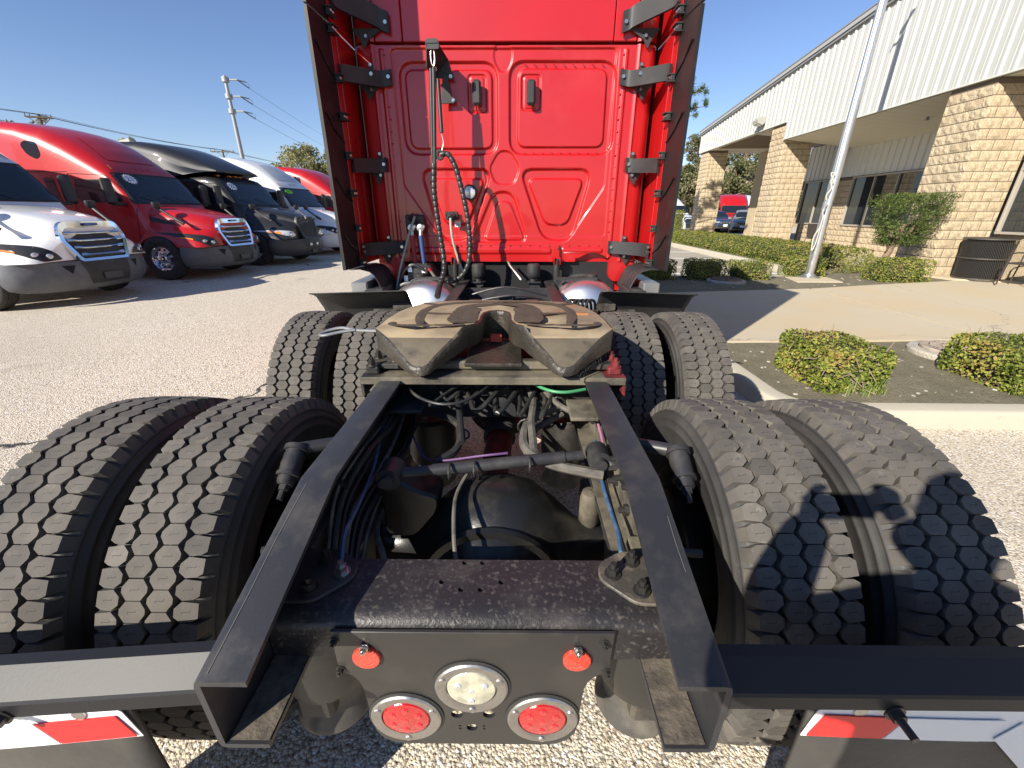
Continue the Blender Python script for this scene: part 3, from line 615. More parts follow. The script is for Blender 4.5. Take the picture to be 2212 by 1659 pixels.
emb([(-.30, 1.335), (.19, 1.335), (.05, 1.74), (-.11, 1.74)], -.016, .026, .08); emb([(-.20, 1.345), (.165, 1.345), (.03, 1.665), (-.08, 1.665)], .012, .02, .05)
emb([(-.86, 1.235), (.40, 1.235), (.40, 1.285), (-.86, 1.285)], .012, .022, .02); emb([(.50, 1.245), (.86, 1.245), (.86, 1.285), (.50, 1.285)], .010, .02, .02)
for xx in (-.9525, .925): emb([(xx - .014, 1.2), (xx + .014, 1.2), (xx + .014, 2.73), (xx - .014, 2.73)], .010, .014, .01)
Hh += .0015 * np.sin(X * 7.1 + 1) * np.sin(Z * 5.3) 
pb = MB(); idx = {}
notch = lambda x, z: z < 1.195 + .045 * max(0, 1 - ((x - .78) / .13) ** 2) and .62 < x < .93
for j in range(NZ):
    for i in range(NX): pb.v.append((xs[i], 3.9 - Hh[j, i], zs[j]))
for j in range(NZ - 1):
    for i in range(NX - 1):
        if not notch(xs[i], zs[j]): pb.f.append((j * NX + i, j * NX + i + 1, (j + 1) * NX + i + 1, (j + 1) * NX + i))
panel = pb.obj('cab_back_panel', M_RED, T, smooth=True, fix=False); 
me = panel.data; me.polygons.foreach_set('use_smooth', [True] * len(me.polygons))
rv = MB()   # rivets
for z in np.arange(1.42, 2.7, .085):
    for x in (-.935, .905): rv.cyl((x + random.uniform(-.008, .008), 3.9, z), (x, 3.888, z), .0075, .005, n=8)
for x in np.arange(-.85, .9, .088): rv.cyl((x, 3.9, 1.305), (x, 3.888, 1.305), .0075, .005, n=8)
for x in np.arange(.15, .8, .075):
    for z in (2.04, 2.642): rv.cyl((x, 3.925, z), (x, 3.906, z), .005, .003, n=6)
rv.obj('rivets', M_RED, T, smooth=True)['kind'] = 'stuff'
up = MB()
for x0, x1 in ((-.785, .822),): up.box(((x0 + x1) / 2, 3.915, 3.33), (x1 - x0 - .006, .03, 1.105), .006)
up.obj('roof_back_panel', M_RED, T)
for x0, x1 in ((-1.0, -.785), (.822, 1.0)):
    u_ = MB(); u_.box(((x0 + x1) / 2, 3.918, 3.33), (x1 - x0 - .006, .03, 1.105), .006); u_.obj('roof_back_panel', M_RED, T)
sm = MB(); sm.box((0, 3.99, 2.3), (2.04, .02, 3.1)); sm.obj('panel_seam', M_DARK, T)
for sg in (-1, 1):      # rounded rear corner posts
    cp = MB(); prof = [(1.0, 3.9), (1.012, 3.888), (1.026, 3.884), (1.035, 3.895), (1.05, 3.899), (1.085, 3.899), (1.12, 3.91), (1.15, 3.935), (1.168, 3.975), (1.175, 4.02), (1.175, 4.3)]
    cp.grid([[(sg * x, y, z) for x, y in prof] for z in (1.17, 1.6, 2.2, 2.758)]); cp.obj('corner_post', M_RED, T, smooth=True, angle=50)
    cp = MB(); cp.grid([[(sg * x, y, z) for x, y in prof] for z in (2.775, 3.3, 3.9)]); cp.obj('corner_post', M_RED, T, smooth=True, angle=50)
    lo = MB(); lo.prism(rpoly([(sg * .93, 1.19), (sg * .93, 1.03), (sg * .99, .985), (sg * 1.10, 1.02), (sg * 1.16, 1.17)], [.01, .05, .03, .02, .01]), 3.90, 4.4, 'Y'); lo.obj('lower_corner', M_RED, T)
# vents
for x0 in (-.2275, .199):
    v_ = MB(); v_.box((x0, 3.868, 2.445), (.07, .05, .17), .016); vv = v_.obj('cab_vent', M_PLAS, T, smooth=False)
# drop brackets and bits along the lower edge
for x in (-.462, .452):
    b_ = MB(); b_.prism([(x - .028, 1.165), (x + .028, 1.165), (x + .014, 1.31), (x - .014, 1.31)], 3.895, 3.865, 'Y'); b_.bolt((x, 3.865, 1.285), (0, -1, 0), .009, .01, 0); b_.box((x - .026, 3.84, 1.18), (.006, .07, .06)); b_.box((x + .026, 3.84, 1.18), (.006, .07, .06)); b_.obj('shock_bracket', M_RED, T)
    s_ = MB(); s_.cyl((x, 3.84, 1.185), (x, 3.84, 1.15), .022, n=14); s_.cyl((x, 3.84, 1.15), (x, 3.84, 1.0), .029, n=18); s_.cyl((x, 3.84, 1.0), (x, 3.84, .88), .022, n=14); s_.cyl((x - .035, 3.84, 1.185), (x + .035, 3.84, 1.185), .012, n=10); s_.obj('cab_shock', M_HOSE, T, smooth=True)
for x in (-.252, .245):
    s_ = MB(); s_.lathe([(.001, 1.155), (.045, 1.155), (.057, 1.14), (.06, 1.09), (.057, 1.05), (.045, 1.035), (.03, 1.03), (.03, 1.0), (.001, 1.0)], (x, 3.82, 0), 'Z', 24); s_.obj('cab_air_spring', M_PLAS, T, smooth=True)
    s_ = MB(); s_.prism([(x - .05, .995), (x + .05, .995), (x + .10 * (1 if x > 0 else .4), .86), (x + .02, .84)], 3.80, 3.86, 'Y', bev=.004); s_.box((x, 3.82, .998), (.13, .1, .01)); s_.obj('spring_bracket', M_FRAME, T)
hb = MB(); hb.tube([(.015, 3.85, 1.17), (.03, 3.8, 1.145), (.134, 3.72, 1.03)], .011, 10); hb.obj('handle_tube', M_STEEL, T, smooth=True)
# work lamp
wl = MB(); wl.lathe([(.062, 3.895), (.062, 3.86), (.055, 3.85), (.048, 3.848)], (-.31, 0, 1.735), 'Y', 28); wlo = wl.obj('work_lamp', M_PLAS, T, smooth=True)
wl = MB(); wl.lathe([(.048, 3.852), (.03, 3.846), (.001, 3.844)], (-.31, 0, 1.735), 'Y', 24); wl.obj('lens', M_LAMPG, wlo, smooth=True)
# trailer plug socket and label
sk = MB(); sk.cyl((-.476, 3.89, 1.545), (-.476, 3.84, 1.545), .038, .034, n=20); sk.box((-.476, 3.885, 1.55), (.11, .02, .07), .006); sk.cyl((-.476, 3.84, 1.545), (-.476, 3.81, 1.53), .024, n=14); sk.bolt((-.52, 3.876, 1.56), (0, -1, 0), .01, .012, .006); sk.bolt((-.432, 3.876, 1.54), (0, -1, 0), .01, .012, .006); sk.obj('trailer_socket', M_PLAS, T)
lb = MB(); lb.box((-.428, 3.898, 1.485), (.05, .003, .052)); lbo = lb.obj('warning_label', M_STK, T); lb = MB(); lb.box((-.428, 3.8955, 1.503), (.046, .002, .012)); lb.obj('label_band', M_AMB, lbo)
for k in range(3): l_ = MB(); l_.box((-.428, 3.8957, 1.488 - k * .009), (.038, .002, .003)); l_.obj('label_line', M_NAVY, lbo)

# --- side extenders with brackets
M_EDGE = dusty('extender_rubber', (.008, .0075, .0075), .45, (.035, .033, .032), 3, .55, .9)
def put_ext(sg):
    e_ = MB(); rows = []
    prof = [(1.225, 3.56), (1.233, 3.45), (1.238, 3.34), (1.245, 3.285), (1.245, 3.265), (1.222, 3.265), (1.222, 3.285), (1.216, 3.34), (1.211, 3.45), (1.205, 3.56)]
    zz = [1.165, 2.2, 2.772]
    for pz, nm in ((zz, 'a'), ([2.785, 3.3, 3.7], 'b')):
        r_ = MB(); r_.grid([[(sg * x, y, z) for x, y in prof + prof[:1]] for z in pz]); r_.f += [tuple(range(len(prof))), tuple(range(len(r_.v) - 1, len(r_.v) - 1 - len(prof), -1))]; r_.obj('extender_edge', M_EDGE, T, smooth=True, angle=30)
    p_ = MB(); p_.box((sg * 1.213, 3.815, 1.97), (.016, .505, 1.60), .004); 
    p_.box((sg * 1.2015, 3.66, 1.97), (.008, .03, 1.58), .003)
    gp = MB(); gp.box((sg * 1.19, 4.10, 2.4), (.05, .04, 2.8)); gp.obj('gap_seal', M_DARK, T)
    px = p_.obj('side_extender', M_RED, T)
    p_ = MB(); p_.box((sg * 1.213, 3.815, 3.24), (.016, .505, .92), .004); p_.box((sg * 1.2, 3.78, 2.81), (.012, .44, .03), .004); p_.obj('side_extender', M_RED, T)
    for z in (1.33, 1.72, 2.12, 2.52): rb = MB(); rb.tube([(sg * 1.211, 3.31, z + .09), (sg * 1.207, 3.42, z), (sg * 1.202, 3.55, z - .06)], .006, 6); rb.obj('stiffener', M_EDGE, T)
    for z in (2.835, 2.74, 2.46, 2.225, 1.975, 1.715, 1.46, 1.195):
        c_ = MB(); dbl = z in (2.835, 2.74, 2.225, 1.715, 1.195); hh = .03
        c_.box((sg * 1.188, 3.555, z), (.03, .075 if dbl else .045, hh * 1.2), .004); c_.box((sg * 1.18, 3.555, z + hh * .7), (.05, .085 if dbl else .05, .008)); c_.box((sg * 1.18, 3.555, z - hh * .7), (.05, .085 if dbl else .05, .008)); co = c_.obj('clip', M_PLAS, T)
        for dy in ((-.018, .018) if dbl else (0,)): s_ = MB(); s_.cyl((sg * 1.173, 3.545 + dy, z), (sg * 1.166, 3.54 + dy, z), .008, n=8); s_.obj('screw', M_ZINC, co)
    for z0, z1, top in ((2.88, 2.965, 1), (2.545, 2.505, 0), (1.945, 1.915, 0), (1.295, 1.285, 0)):
        b_ = MB(); xi = {1: .87, 0: .885}[top] if z0 > 2.2 else (.99 if z0 > 1.5 else .905)
        pth = [(xi, 3.868), (xi + .05, 3.868), (xi + .09, 3.845), ((xi + 1.19) / 2 + .03, 3.745), (1.165, 3.635), (1.186, 3.60)] if z0 > 2.2 else [(xi, 3.868), (xi + .04, 3.866), ((xi + 1.19) / 2, 3.80), (1.15, 3.70), (1.186, 3.62)]
        P = spline([Vector((x, y, 0)) for x, y in pth], 5); hgt = .052; rows = []
        for i, p in enumerate(P):
            d = (P[min(i + 1, len(P) - 1)] - P[max(i - 1, 0)]).normalized(); nn = Vector((-d.y, d.x, 0)) * .012; t = i / (len(P) - 1); z = z0 + (z1 - z0) * t; h_ = hgt * (1 + .25 * (top))
            rows.append([(sg * (p + nn).x, (p + nn).y, z - h_), (sg * (p + nn).x, (p + nn).y, z + h_), (sg * (p - nn).x, (p - nn).y, z + h_), (sg * (p - nn).x, (p - nn).y, z - h_), (sg * (p + nn).x, (p + nn).y, z - h_)])
        b_.grid(rows); b_.f.append((0, 1, 2, 3)); o = len(b_.v) - 5; b_.f.append((o, o + 1, o + 2, o + 3))
        # gusset tongue against the corner post, ears
        b_.prism(rpoly([(sg * (xi + .05), z0 - .03), (sg * 1.16, z0 - .03), (sg * 1.10, z0 - .10), (sg * 1.07, z0 - .16), (sg * 1.04, z0 - .10)], .02, 3), 3.872, 3.884, 'Y')
        b_.box((sg * 1.04, 3.875, z0 + .07), (.035, .012, .05), .004); b_.box((sg * 1.05, 3.875, z0 - .075), (.035, .012, .05), .004)
        bo = b_.obj('extender_bracket', M_PLAS, T, smooth=True, angle=40)
        sc_ = [((xi + .022), 3.858, z0, .013), (1.04, 3.869, z0 + .078, .011), (1.05, 3.869, z0 - .08, .011)]
        if 2.2 < z0 < 2.7: sc_.append((xi + .13, 3.785, z0, .013))
        if z0 < 1.5: sc_ += [(1.176, 3.60, z0 + .02, .012), (1.176, 3.60, z0 - .02, .012)]
        for x_, y_, z_, r_ in sc_: s_ = MB(); s_.cyl((sg * x_, y_, z_), (sg * x_, y_ - .014, z_), r_, n=12); s_.obj('screw', M_ZINC, bo)
    st = MB(); st.box((sg * 1.178, 3.595, 1.21), (.012, .02, .15)); st.obj('extender_stay', M_PLAS, T)
    # scalloped plastic fairing under the corner and the fairing end box
    f_ = MB(); rows = []
    for i in range(17):
        y = 3.42 + .42 * i / 16; bl = .014 * abs(math.sin(i * PI / 4)); rows.append([(sg * x, y, z) for x, z in ((1.255, 1.155), (1.17, 1.16 - bl * .3), (1.10, 1.145 - bl), (1.06, 1.11 - bl), (1.035, 1.06 - bl), (1.01, 1.0 - bl * .4), (1.0, .965))])
    f_.grid(rows); fo = f_.obj('lower_fairing', M_PLAS, T, smooth=True, angle=60, fix=True); so_ = fo.modifiers.new('t', 'SOLIDIFY'); so_.thickness = .008
    f_ = MB(); f_.box((sg * 1.17, 4.4, .76), (.13, 2.1, .60), .01); f_.obj('side_fairing_end', M_GUARD, T)
    f_ = MB(); f_.box((sg * 1.06, 3.50, .98), (.16, .30, .06), .01); f_.box((sg * 1.03, 3.62, .9), (.1, .12, .14), .01); f_.obj('step_bracket', M_FRAME, T)
put_ext(-1); put_ext(1)
# forward body of this tractor: cab sides, roof, bonnet, front wheels (Y = 8.55 + local x)
MF = Matrix.Translation((0, 8.27, 0)) @ Matrix.Rotation(PI / 2, 4, 'Z') @ Matrix.Diagonal((1, .97, 1, 1))
tractor(T, M_RED, M_GREYP, MF, back=False)
for sg in (-1, 1): put_wheel(T, MF, 0, sg * 1.04, side=sg)

# --- frame rails
def rail(sg):
    xo, xi, t = .43, .343, .011; r_ = MB(); rows = []
    for y, zt in ((.42, .892), (.822, 1.0), (1.4, 1.0), (9.9, 1.0)):
        zb = .715; sec = [(xi, zt), (xo - .012, zt), (xo - .003, zt - .004), (xo, zt - .014), (xo, zb + .014), (xo - .003, zb + .004), (xo - .012, zb), (xi, zb), (xi, zb + t), (xo - t, zb + t), (xo - t, zt - t), (xi, zt - t)]
        rows.append([(sg * x, y, z) for x, z in sec + sec[:1]])
    r_.grid(rows); r_.f.append(tuple(range(12))); r_.obj('frame_rail', M_FRAME, T, smooth=True, angle=25)
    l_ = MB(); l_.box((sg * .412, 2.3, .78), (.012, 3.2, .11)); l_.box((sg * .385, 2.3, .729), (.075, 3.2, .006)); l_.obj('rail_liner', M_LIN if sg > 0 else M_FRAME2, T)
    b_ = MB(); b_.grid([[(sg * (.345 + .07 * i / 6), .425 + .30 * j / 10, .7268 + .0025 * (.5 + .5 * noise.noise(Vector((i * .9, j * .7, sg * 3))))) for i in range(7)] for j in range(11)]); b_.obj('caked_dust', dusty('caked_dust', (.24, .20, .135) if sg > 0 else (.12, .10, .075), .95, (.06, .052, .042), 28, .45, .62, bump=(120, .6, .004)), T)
    b_ = MB()
    for y in (.95, 1.02, 1.09, 1.5, 1.62, 1.95, 2.3, 2.75, 3.1):
        for z in ((.80, .88) if y not in (1.02,) else (.86,)): b_.bolt((sg * .4185, y, z), (-sg, 0, 0), .017, .022, .014); 
    for y in (.86, 1.0, 1.35, 1.6, 2.0): b_.bolt((sg * .43, y, .86), (sg, 0, 0), .017, .02, .016)
    b_.obj('rail_bolts', M_BOLT, T)['kind'] = 'stuff'
rail(-1); rail(1)
# a few long scratches on the flanges
for pts in ([(-.411, .43), (-.409, .55), (-.410, .66), (-.405, .80)], [(.413, .60), (.412, .66), (.414, .72)]):
    s_ = MB(); zf = lambda y: .892 + (y - .42) / .402 * .108 + .0012
    s_.grid([[(x - .0007, y, zf(y)), (x + .0007, y, zf(y))] for x, y in pts]); s_.obj('scratch', mat('scratch_grey', (.11, .105, .10), .5), T)
# --- rear cross member
xm = MB(); sec = [(.735, .83), (.612, .83), (.597, .8275), (.585, .820), (.577, .811), (.5745, .80), (.5745, .725), (.584, .712), (.66, .712), (.66, .72), (.595, .724), (.593, .8), (.60, .815), (.615, .82), (.735, .82)]
xm.prism(sec, -.415, .415, 'X'); xme = xm.mesh('rear_crossmember', M_XM, smooth=True, angle=30)
cc = MB()
for x, y in ((-.033, .726), (.009, .726), (-.077, .672), (.054, .672), (-.033, .652), (.010, .652)): cc.cyl((x, y, .80), (x, y, .85), .0062, n=14)
xme = cut(xme, cc.mesh('c', M_DARK)); link('rear_crossmember', xme, T)
for sg in (-1, 1):
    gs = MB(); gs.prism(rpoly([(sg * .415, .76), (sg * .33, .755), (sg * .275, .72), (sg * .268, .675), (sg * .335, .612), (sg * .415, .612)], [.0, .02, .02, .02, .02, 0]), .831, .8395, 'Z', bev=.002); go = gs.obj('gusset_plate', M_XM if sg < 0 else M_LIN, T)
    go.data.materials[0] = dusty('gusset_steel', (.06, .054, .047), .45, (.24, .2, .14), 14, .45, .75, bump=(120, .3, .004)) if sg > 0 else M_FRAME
    for k, (x, y) in enumerate(((.350, .722), (.300, .686), (.352, .642))):
        b_ = MB(); b_.bolt((sg * x, y, .8395), (0, 0, 1), .0125, .018, .012); b_.obj('bolt', M_BOLT if not (sg < 0 and k == 1) else M_ZINC, go, smooth=True, angle=30)
# --- tail lamp panel
tp = MB(); out = [(-.282, .815), (.282, .815), (.279, .715)]
out += [(.272, .70), (.262, .693), (.25, .683), (.238, .665), (.232, .645), (.229, .60), (.226, .53), (.222, .49), (.205, .462), (.18, .447), (.155, .443)]
out += [(-.165, .443), (-.19, .447), (-.215, .462), (-.23, .49), (-.234, .53), (-.237, .60), (-.24, .645), (-.246, .665), (-.257, .683), (-.27, .69), (-.278, .70), (-.282, .72)]
tp.prism(out[::-1], .5715, .5635, 'Y', bev=.0012); tpm = tp.mesh('tail_lamp_panel', dusty('panel_black', (.030, .028, .026), .34, (.065, .058, .048), 5, .5, .85), smooth=False)
cc = MB()
for x, z, r_ in ((-.043, .555, .0135), (.028, .556, .0135), (-.011, .507, .0125), (-.038, .513, .003), (-.038, .503, .003), (.016, .513, .003), (.016, .503, .003)): cc.cyl((x, .5, z), (x, .62, z), r_, n=16)
tpm = cut(tpm, cc.mesh('c', M_DARK)); link('tail_lamp_panel', tpm, T)
def lamp(x, z, lens, nm, label=None):
    l_ = MB(); l_.lathe([(.0775, .5632), (.0775, .5575), (.074, .5545), (.060, .5555), (.0545, .557), (.054, .5615)], (x, 0, z), 'Y', 40); lo = l_.obj(nm, M_STEEL, T, smooth=True, angle=40)
    if label: lo['label'] = label
    l_ = MB(); l_.lathe([(.0535, .5605), (.050, .556), (.02, .553), (.001, .5525)], (x, 0, z), 'Y', 36); l_.obj('lens', lens, lo, smooth=True)
    d_ = MB()
    for k in range(7 if lens is M_REDL else 4):
        a_ = 2 * PI * k / (6 if lens is M_REDL else 3) + .5; rr = (.032 if k < (6 if lens is M_REDL else 3) else 0); d_.lathe([(.0085, .5545), (.006, .5517), (.001, .551)], (x + rr * math.cos(a_), 0, z + rr * math.sin(a_)), 'Y', 10)
    d_.obj('diode', mat('diode_red', (.62, .02, .02), .1, coat=1) if lens is M_REDL else M_LAMPG, lo, smooth=True)
    g_ = MB(); g_.lathe([(.081, .564), (.083, .561), (.0775, .5595)], (x, 0, z), 'Y', 36); g_.obj('gasket', M_RUB, lo)
    for t in (25, 155, 270): s_ = MB(); s_.cyl((x + .066 * math.cos(R(t)), .5552, z + .066 * math.sin(R(t))), (x + .066 * math.cos(R(t)), .5525, z + .066 * math.sin(R(t))), .0085, .007, n=12); s_.obj('screw', M_STEEL, lo)
lamp(-.155, .548, M_REDL, 'tail_lamp'); lamp(.146, .548, M_REDL, 'tail_lamp'); lamp(-.007, .652, M_CLEAR, 'reversing_lamp', 'round clear reversing lamp in a steel ring')
for x, z in ((-.217, .745), (.210, .743)):
    l_ = MB(); l_.lathe([(.0285, .5632), (.0285, .557), (.027, .5553), (.001, .5548)], (x, 0, z), 'Y', 28); lo = l_.obj('reflector', M_REFL, T, smooth=True, angle=40)
    b_ = MB(); b_.box((x, .559, z + .03), (.016, .006, .02), .002); b_.bolt((x, .556, z + .033), (0, -1, 0), .006, .008, .004); b_.obj('reflector_clip', M_ZINC, lo)
for x, z in ((-.277, .79), (.262, .79), (.274, .705), (-.277, .705)): b_ = MB(); b_.bolt((x, .5635, z), (0, -1, 0), .007, .009, .005); b_.obj('bolt', M_BOLT, T)

# --- mudflap hanger bars and flaps
M_BAR = mat('hanger_bar_black', (.014, .014, .016), .5, bump=(200, .1, .002), spec=.32)
for sg in (-1, 1):
    sec = [(.508, .868), (.487, .868), (.447, .832), (.444, .826), (.444, .795), (.450, .787), (.508, .785)]
    b_ = MB(); b_.prism([(y, z) for y, z in sec], .434, 1.26, 'X'); M_ = Matrix.Identity(4)
    if sg < 0: M_ = Matrix.Diagonal((-1, 1, 1, 1)) @ Matrix.Translation((.434, .47, .83)) @ Matrix.Rotation(R(3.2), 4, 'Y') @ Matrix.Rotation(R(-2.2), 4, 'Z') @ Matrix.Translation((-.434, -.47, -.83))
    b_.xf(M_); b_.obj('flap_hanger_bar', M_BAR, T, smooth=False)
    s_ = MB(); s_.bolt((.735 if sg > 0 else .80, .444, .79 if sg > 0 else .80), (0, -1, 0), .012, .012, .028); s_.xf(M_); s_.obj('hanger_stud', M_BOLT, T)
    f_ = MB(); rows = []
    for z in np.linspace(.787, .16, 12): rows.append([(x + (.787 - z) * -.01, .475 - .02 * math.sin((.787 - z) * 2.2) + .006 * math.sin(x * 5), z) for x in np.linspace(.615, 1.235, 14)])
    f_.grid(rows); f_.xf(M_); fo = f_.obj('mudflap', M_FLAP, T, smooth=True); fo.modifiers.new('t', 'SOLIDIFY').thickness = .011
    yf = lambda x, z: .475 - .02 * math.sin((.787 - z) * 2.2) + .006 * math.sin(x * 5) - .0035
    def strip(poly, m, nm, off):
        q = MB(); bm = bmesh.new(); bm.faces.new([bm.verts.new((x, 0, z)) for x, z in poly])
        bmesh.ops.triangulate(bm, faces=bm.faces[:]); bmesh.ops.subdivide_edges(bm, edges=bm.edges[:], cuts=3, use_grid_fill=True); bm.verts.index_update()
        q.add([(v.co.x + (.787 - v.co.z) * -.01, yf(v.co.x, v.co.z) - off - .012, v.co.z) for v in bm.verts], [tuple(v.index for v in f.verts) for f in bm.faces]); bm.free(); q.xf(M_); ob = q.obj(nm, m, fo); ob.modifiers.new('t', 'SOLIDIFY').thickness = .0015
    zt, zb = .764, .708
    strip([(.606, zb - .006), (.62, zt + .006), (.635, zt + .02), (1.0, zt + .02), (1.24, zt + .02), (1.24, .60), (1.10, .60), (.97, zb - .006)], M_TAPEW, 'tape_backing', .001)
    strip([(.613, zb), (.632, zt), (.77, zt), (.745, zb)], M_TAPER, 'red_tape', .0045)
    strip([(.748, zb), (.773, zt), (.94, zt), (.915, zb)], M_TAPEW, 'white_tape', .0045)
    strip([(.94, zb + .005), (.975, zt - .005), (1.10, .60), (1.05, .60)], M_TAPEW, 'white_tape', .0045)
    strip([(1.053, .598), (1.103, .598), (1.20, .48), (1.15, .48)], M_TAPER, 'red_tape', .0045)
    for x in (.69, .95): q = MB(); q.cyl((x, .462, .775), (x, .452, .775), .012, n=10); q.xf(M_); q.obj('flap_screw', M_STEEL, fo)

# --- drive wheels
def tread_mat():
    m = mat('tread_rubber', (.072, .066, .058), .85, var=(9, (.115, .102, .085), .38, .7), dirt=(45, (.17, .15, .12), .58, .8), bump=(220, .25, .002)); n, L, b = nodes_of(m)
    uv = n.new('ShaderNodeUVMap'); s = n.new('ShaderNodeSeparateXYZ'); L.new(uv.outputs[0], s.inputs[0])
    def f(op, a_, b_=None, c=None):
        q = n.new('ShaderNodeMath'); q.operation = op
        for i, v in enumerate((a_, b_, c)):
            if v is None: continue
            if isinstance(v, (int, float)): q.inputs[i].default_value = v
            else: L.new(v, q.inputs[i])
        return q.outputs[0]
    u, v = s.outputs[0], s.outputs[1]; au = f('ABSOLUTE', u)
    l1 = f('MULTIPLY', f('LESS_THAN', f('ABSOLUTE', v), .055), f('LESS_THAN', au, .95))
    l2 = f('MULTIPLY', f('LESS_THAN', f('ABSOLUTE', f('SUBTRACT', au, .95)), .055), f('LESS_THAN', f('ABSOLUTE', f('SUBTRACT', v, f('MULTIPLY', f('SIGN', u), .22))), .24))
    at = n.new('ShaderNodeAttribute'); at.attribute_name = 'tint'; gm = n.new('ShaderNodeMix'); gm.data_type = 'RGBA'; gm.blend_type = 'MULTIPLY'; gm.inputs[0].default_value = 1; L.new(b.inputs['Base Color'].links[0].from_socket, gm.inputs[6]); cr = n.new('ShaderNodeMapRange'); cr.inputs[3].default_value = .72; cr.inputs[4].default_value = 1.28; L.new(at.outputs['Fac'], cr.inputs[0]); cc_ = n.new('ShaderNodeCombineColor'); [L.new(cr.outputs[0], cc_.inputs[i]) for i in range(3)]; L.new(cc_.outputs[0], gm.inputs[7]); L.new(gm.outputs[2], b.inputs['Base Color'])
    msk = f('MAXIMUM', l1, l2); x = n.new('ShaderNodeMix'); x.data_type = 'RGBA'; L.new(msk, x.inputs[0]); old = b.inputs['Base Color'].links[0].from_socket; L.new(old, x.inputs[6]); x.inputs[7].default_value = (.012, .012, .012, 1); L.new(x.outputs[2], b.inputs['Base Color'])
    return m
M_TREAD = tread_mat()
M_SIDEW = mat('sidewall_rubber', (.030, .029, .028), .62, var=(6, (.06, .056, .05), .42, .75), dirt=(22, (.10, .09, .078), .62, .85), bump=(60, .12, .003))
def drive_tyre():
    c = MB(); c.lathe([(.29, -.085), (.33, -.12), (.38, -.136), (.415, -.138), (.418, -.141), (.424, -.141), (.427, -.138), (.445, -.135), (.448, -.1375), (.453, -.137), (.456, -.133), (.47, -.128), (.473, -.130), (.478, -.129), (.481, -.124), (.492, -.118), (.4985, -.108), (.4995, -.06), (.500, 0), (.4995, .06), (.4985, .108), (.492, .118), (.481, .124), (.478, .129), (.473, .130), (.47, .128), (.456, .133), (.453, .137), (.448, .1375), (.445, .135), (.427, .138), (.424, .141), (.418, .141), (.415, .138), (.38, .136), (.33, .12), (.29, .085)], axis='X', n=90)
    cm = c.mesh('tyre', M_SIDEW, smooth=True, angle=50)
    N = 68; RR = .5175; t = MB(); uvs = []; tints = []; rnd = random.Random(3)
    def pt(x, s, r): a_ = s / RR; rr = r - (.0 if abs(x) < .06 else (abs(x) - .06) * .075); return (x, rr * math.sin(a_), rr * math.cos(a_))
    pit = 2 * PI * RR / N
    for k in range(N):
        for col in range(4):
            s0 = (k + (.5 if col in (1, 3) else 0)) * pit + rnd.uniform(-.0006, .0006); h = pit * .5 - .0011
            if col in (1, 2):
                xc = -.0305 if col == 1 else .0305; poly = [(xc - .0295, s0 - h * .25), (xc - .0165, s0 - h), (xc + .0165, s0 - h), (xc + .0295, s0 - h * .25), (xc + .0295, s0 + h * .25), (xc + .0165, s0 + h), (xc - .0165, s0 + h), (xc - .0295, s0 + h * .25)]; xo = 0
            else:
                q = -1 if col == 0 else 1; xc = q * .09; poly = [(q * .064, s0 - h * .35), (q * .080, s0 - h), (q * .117, s0 - h * .80), (q * .117, s0 + h * .62), (q * .104, s0 + h * .95), (q * .080, s0 + h), (q * .064, s0 + h * .45)]
                if q < 0: poly = poly[::-1]; 
                xo = q
            o = len(t.v); n = len(poly)
            for x, s in poly: t.v.append(pt(x, s, RR))
            for x, s in poly:
                dx, ds = x - xc, s - s0; t.v.append(pt(xc + dx * 1.05 + (xo * .010 if xo and abs(x) > .1 else 0), s0 + ds * 1.04, .497 if not (xo and abs(x) > .1) else .480))
            tv_ = rnd.gauss(.5, .22); tints += [tv_] * (n + 1); t.f.append(tuple(range(o, o + n))); uvs.append([((x - xc) * 100, (s - s0) * 100) for x, s in poly])
            for i in range(n): j = (i + 1) % n; t.f.append((o + j, o + i, o + n + i, o + n + j)); uvs.append([(9, 9)] * 4)
    tm = t.mesh('tread', M_TREAD, fix=False); face_attr(tm, 'tint', tints); ul = tm.uv_layers.new(name='UVMap'); ul.data.foreach_set('uv', [c_ for f in uvs for p in f for c_ in p])
    bm = bmesh.new(); bm.from_mesh(tm); bmesh.ops.recalc_face_normals(bm, faces=bm.faces); bm.to_mesh(tm); bm.free()
    r = MB(); r.lathe([(.29, -.10), (.28, -.085), (.27, -.02), (.26, .05), (.28, .09), (.29, .10)], axis='X', n=48); r.lathe([(.262, .045), (.20, .055), (.14, .03), (.13, .0), (.001, 0)], axis='X', n=40); rm = r.mesh('rim', M_FRAME, smooth=True)
    d = MB(); d.lathe([(.001, .06), (.10, .06), (.12, .03), (.21, .03), (.215, -.0), (.205, -.14), (.19, -.15), (.06, -.15), (.06, -.4)], axis='X', n=40); dm = d.mesh('brake_drum', M_AXLE, smooth=True)
    return cm, tm, rm, dm
DT = drive_tyre()
for y in (1.112, 2.432):
    for sg in (-1, 1):
        for inner in (0, 1):
            w_ = bpy.data.objects.new('drive_wheel', None); COL.objects.link(w_); w_.parent = T; w_.empty_display_size = .1; w_.location = (sg * (.748 if inner else 1.10), y, .507); w_.rotation_euler = (R(random.uniform(0, 360)), 0, 0 if (sg > 0) else PI)
            for nm, me_ in zip(('tyre', 'tread', 'rim', 'brake_drum'), DT):
                if nm == 'brake_drum' and not inner: continue
                link(nm, me_, w_)

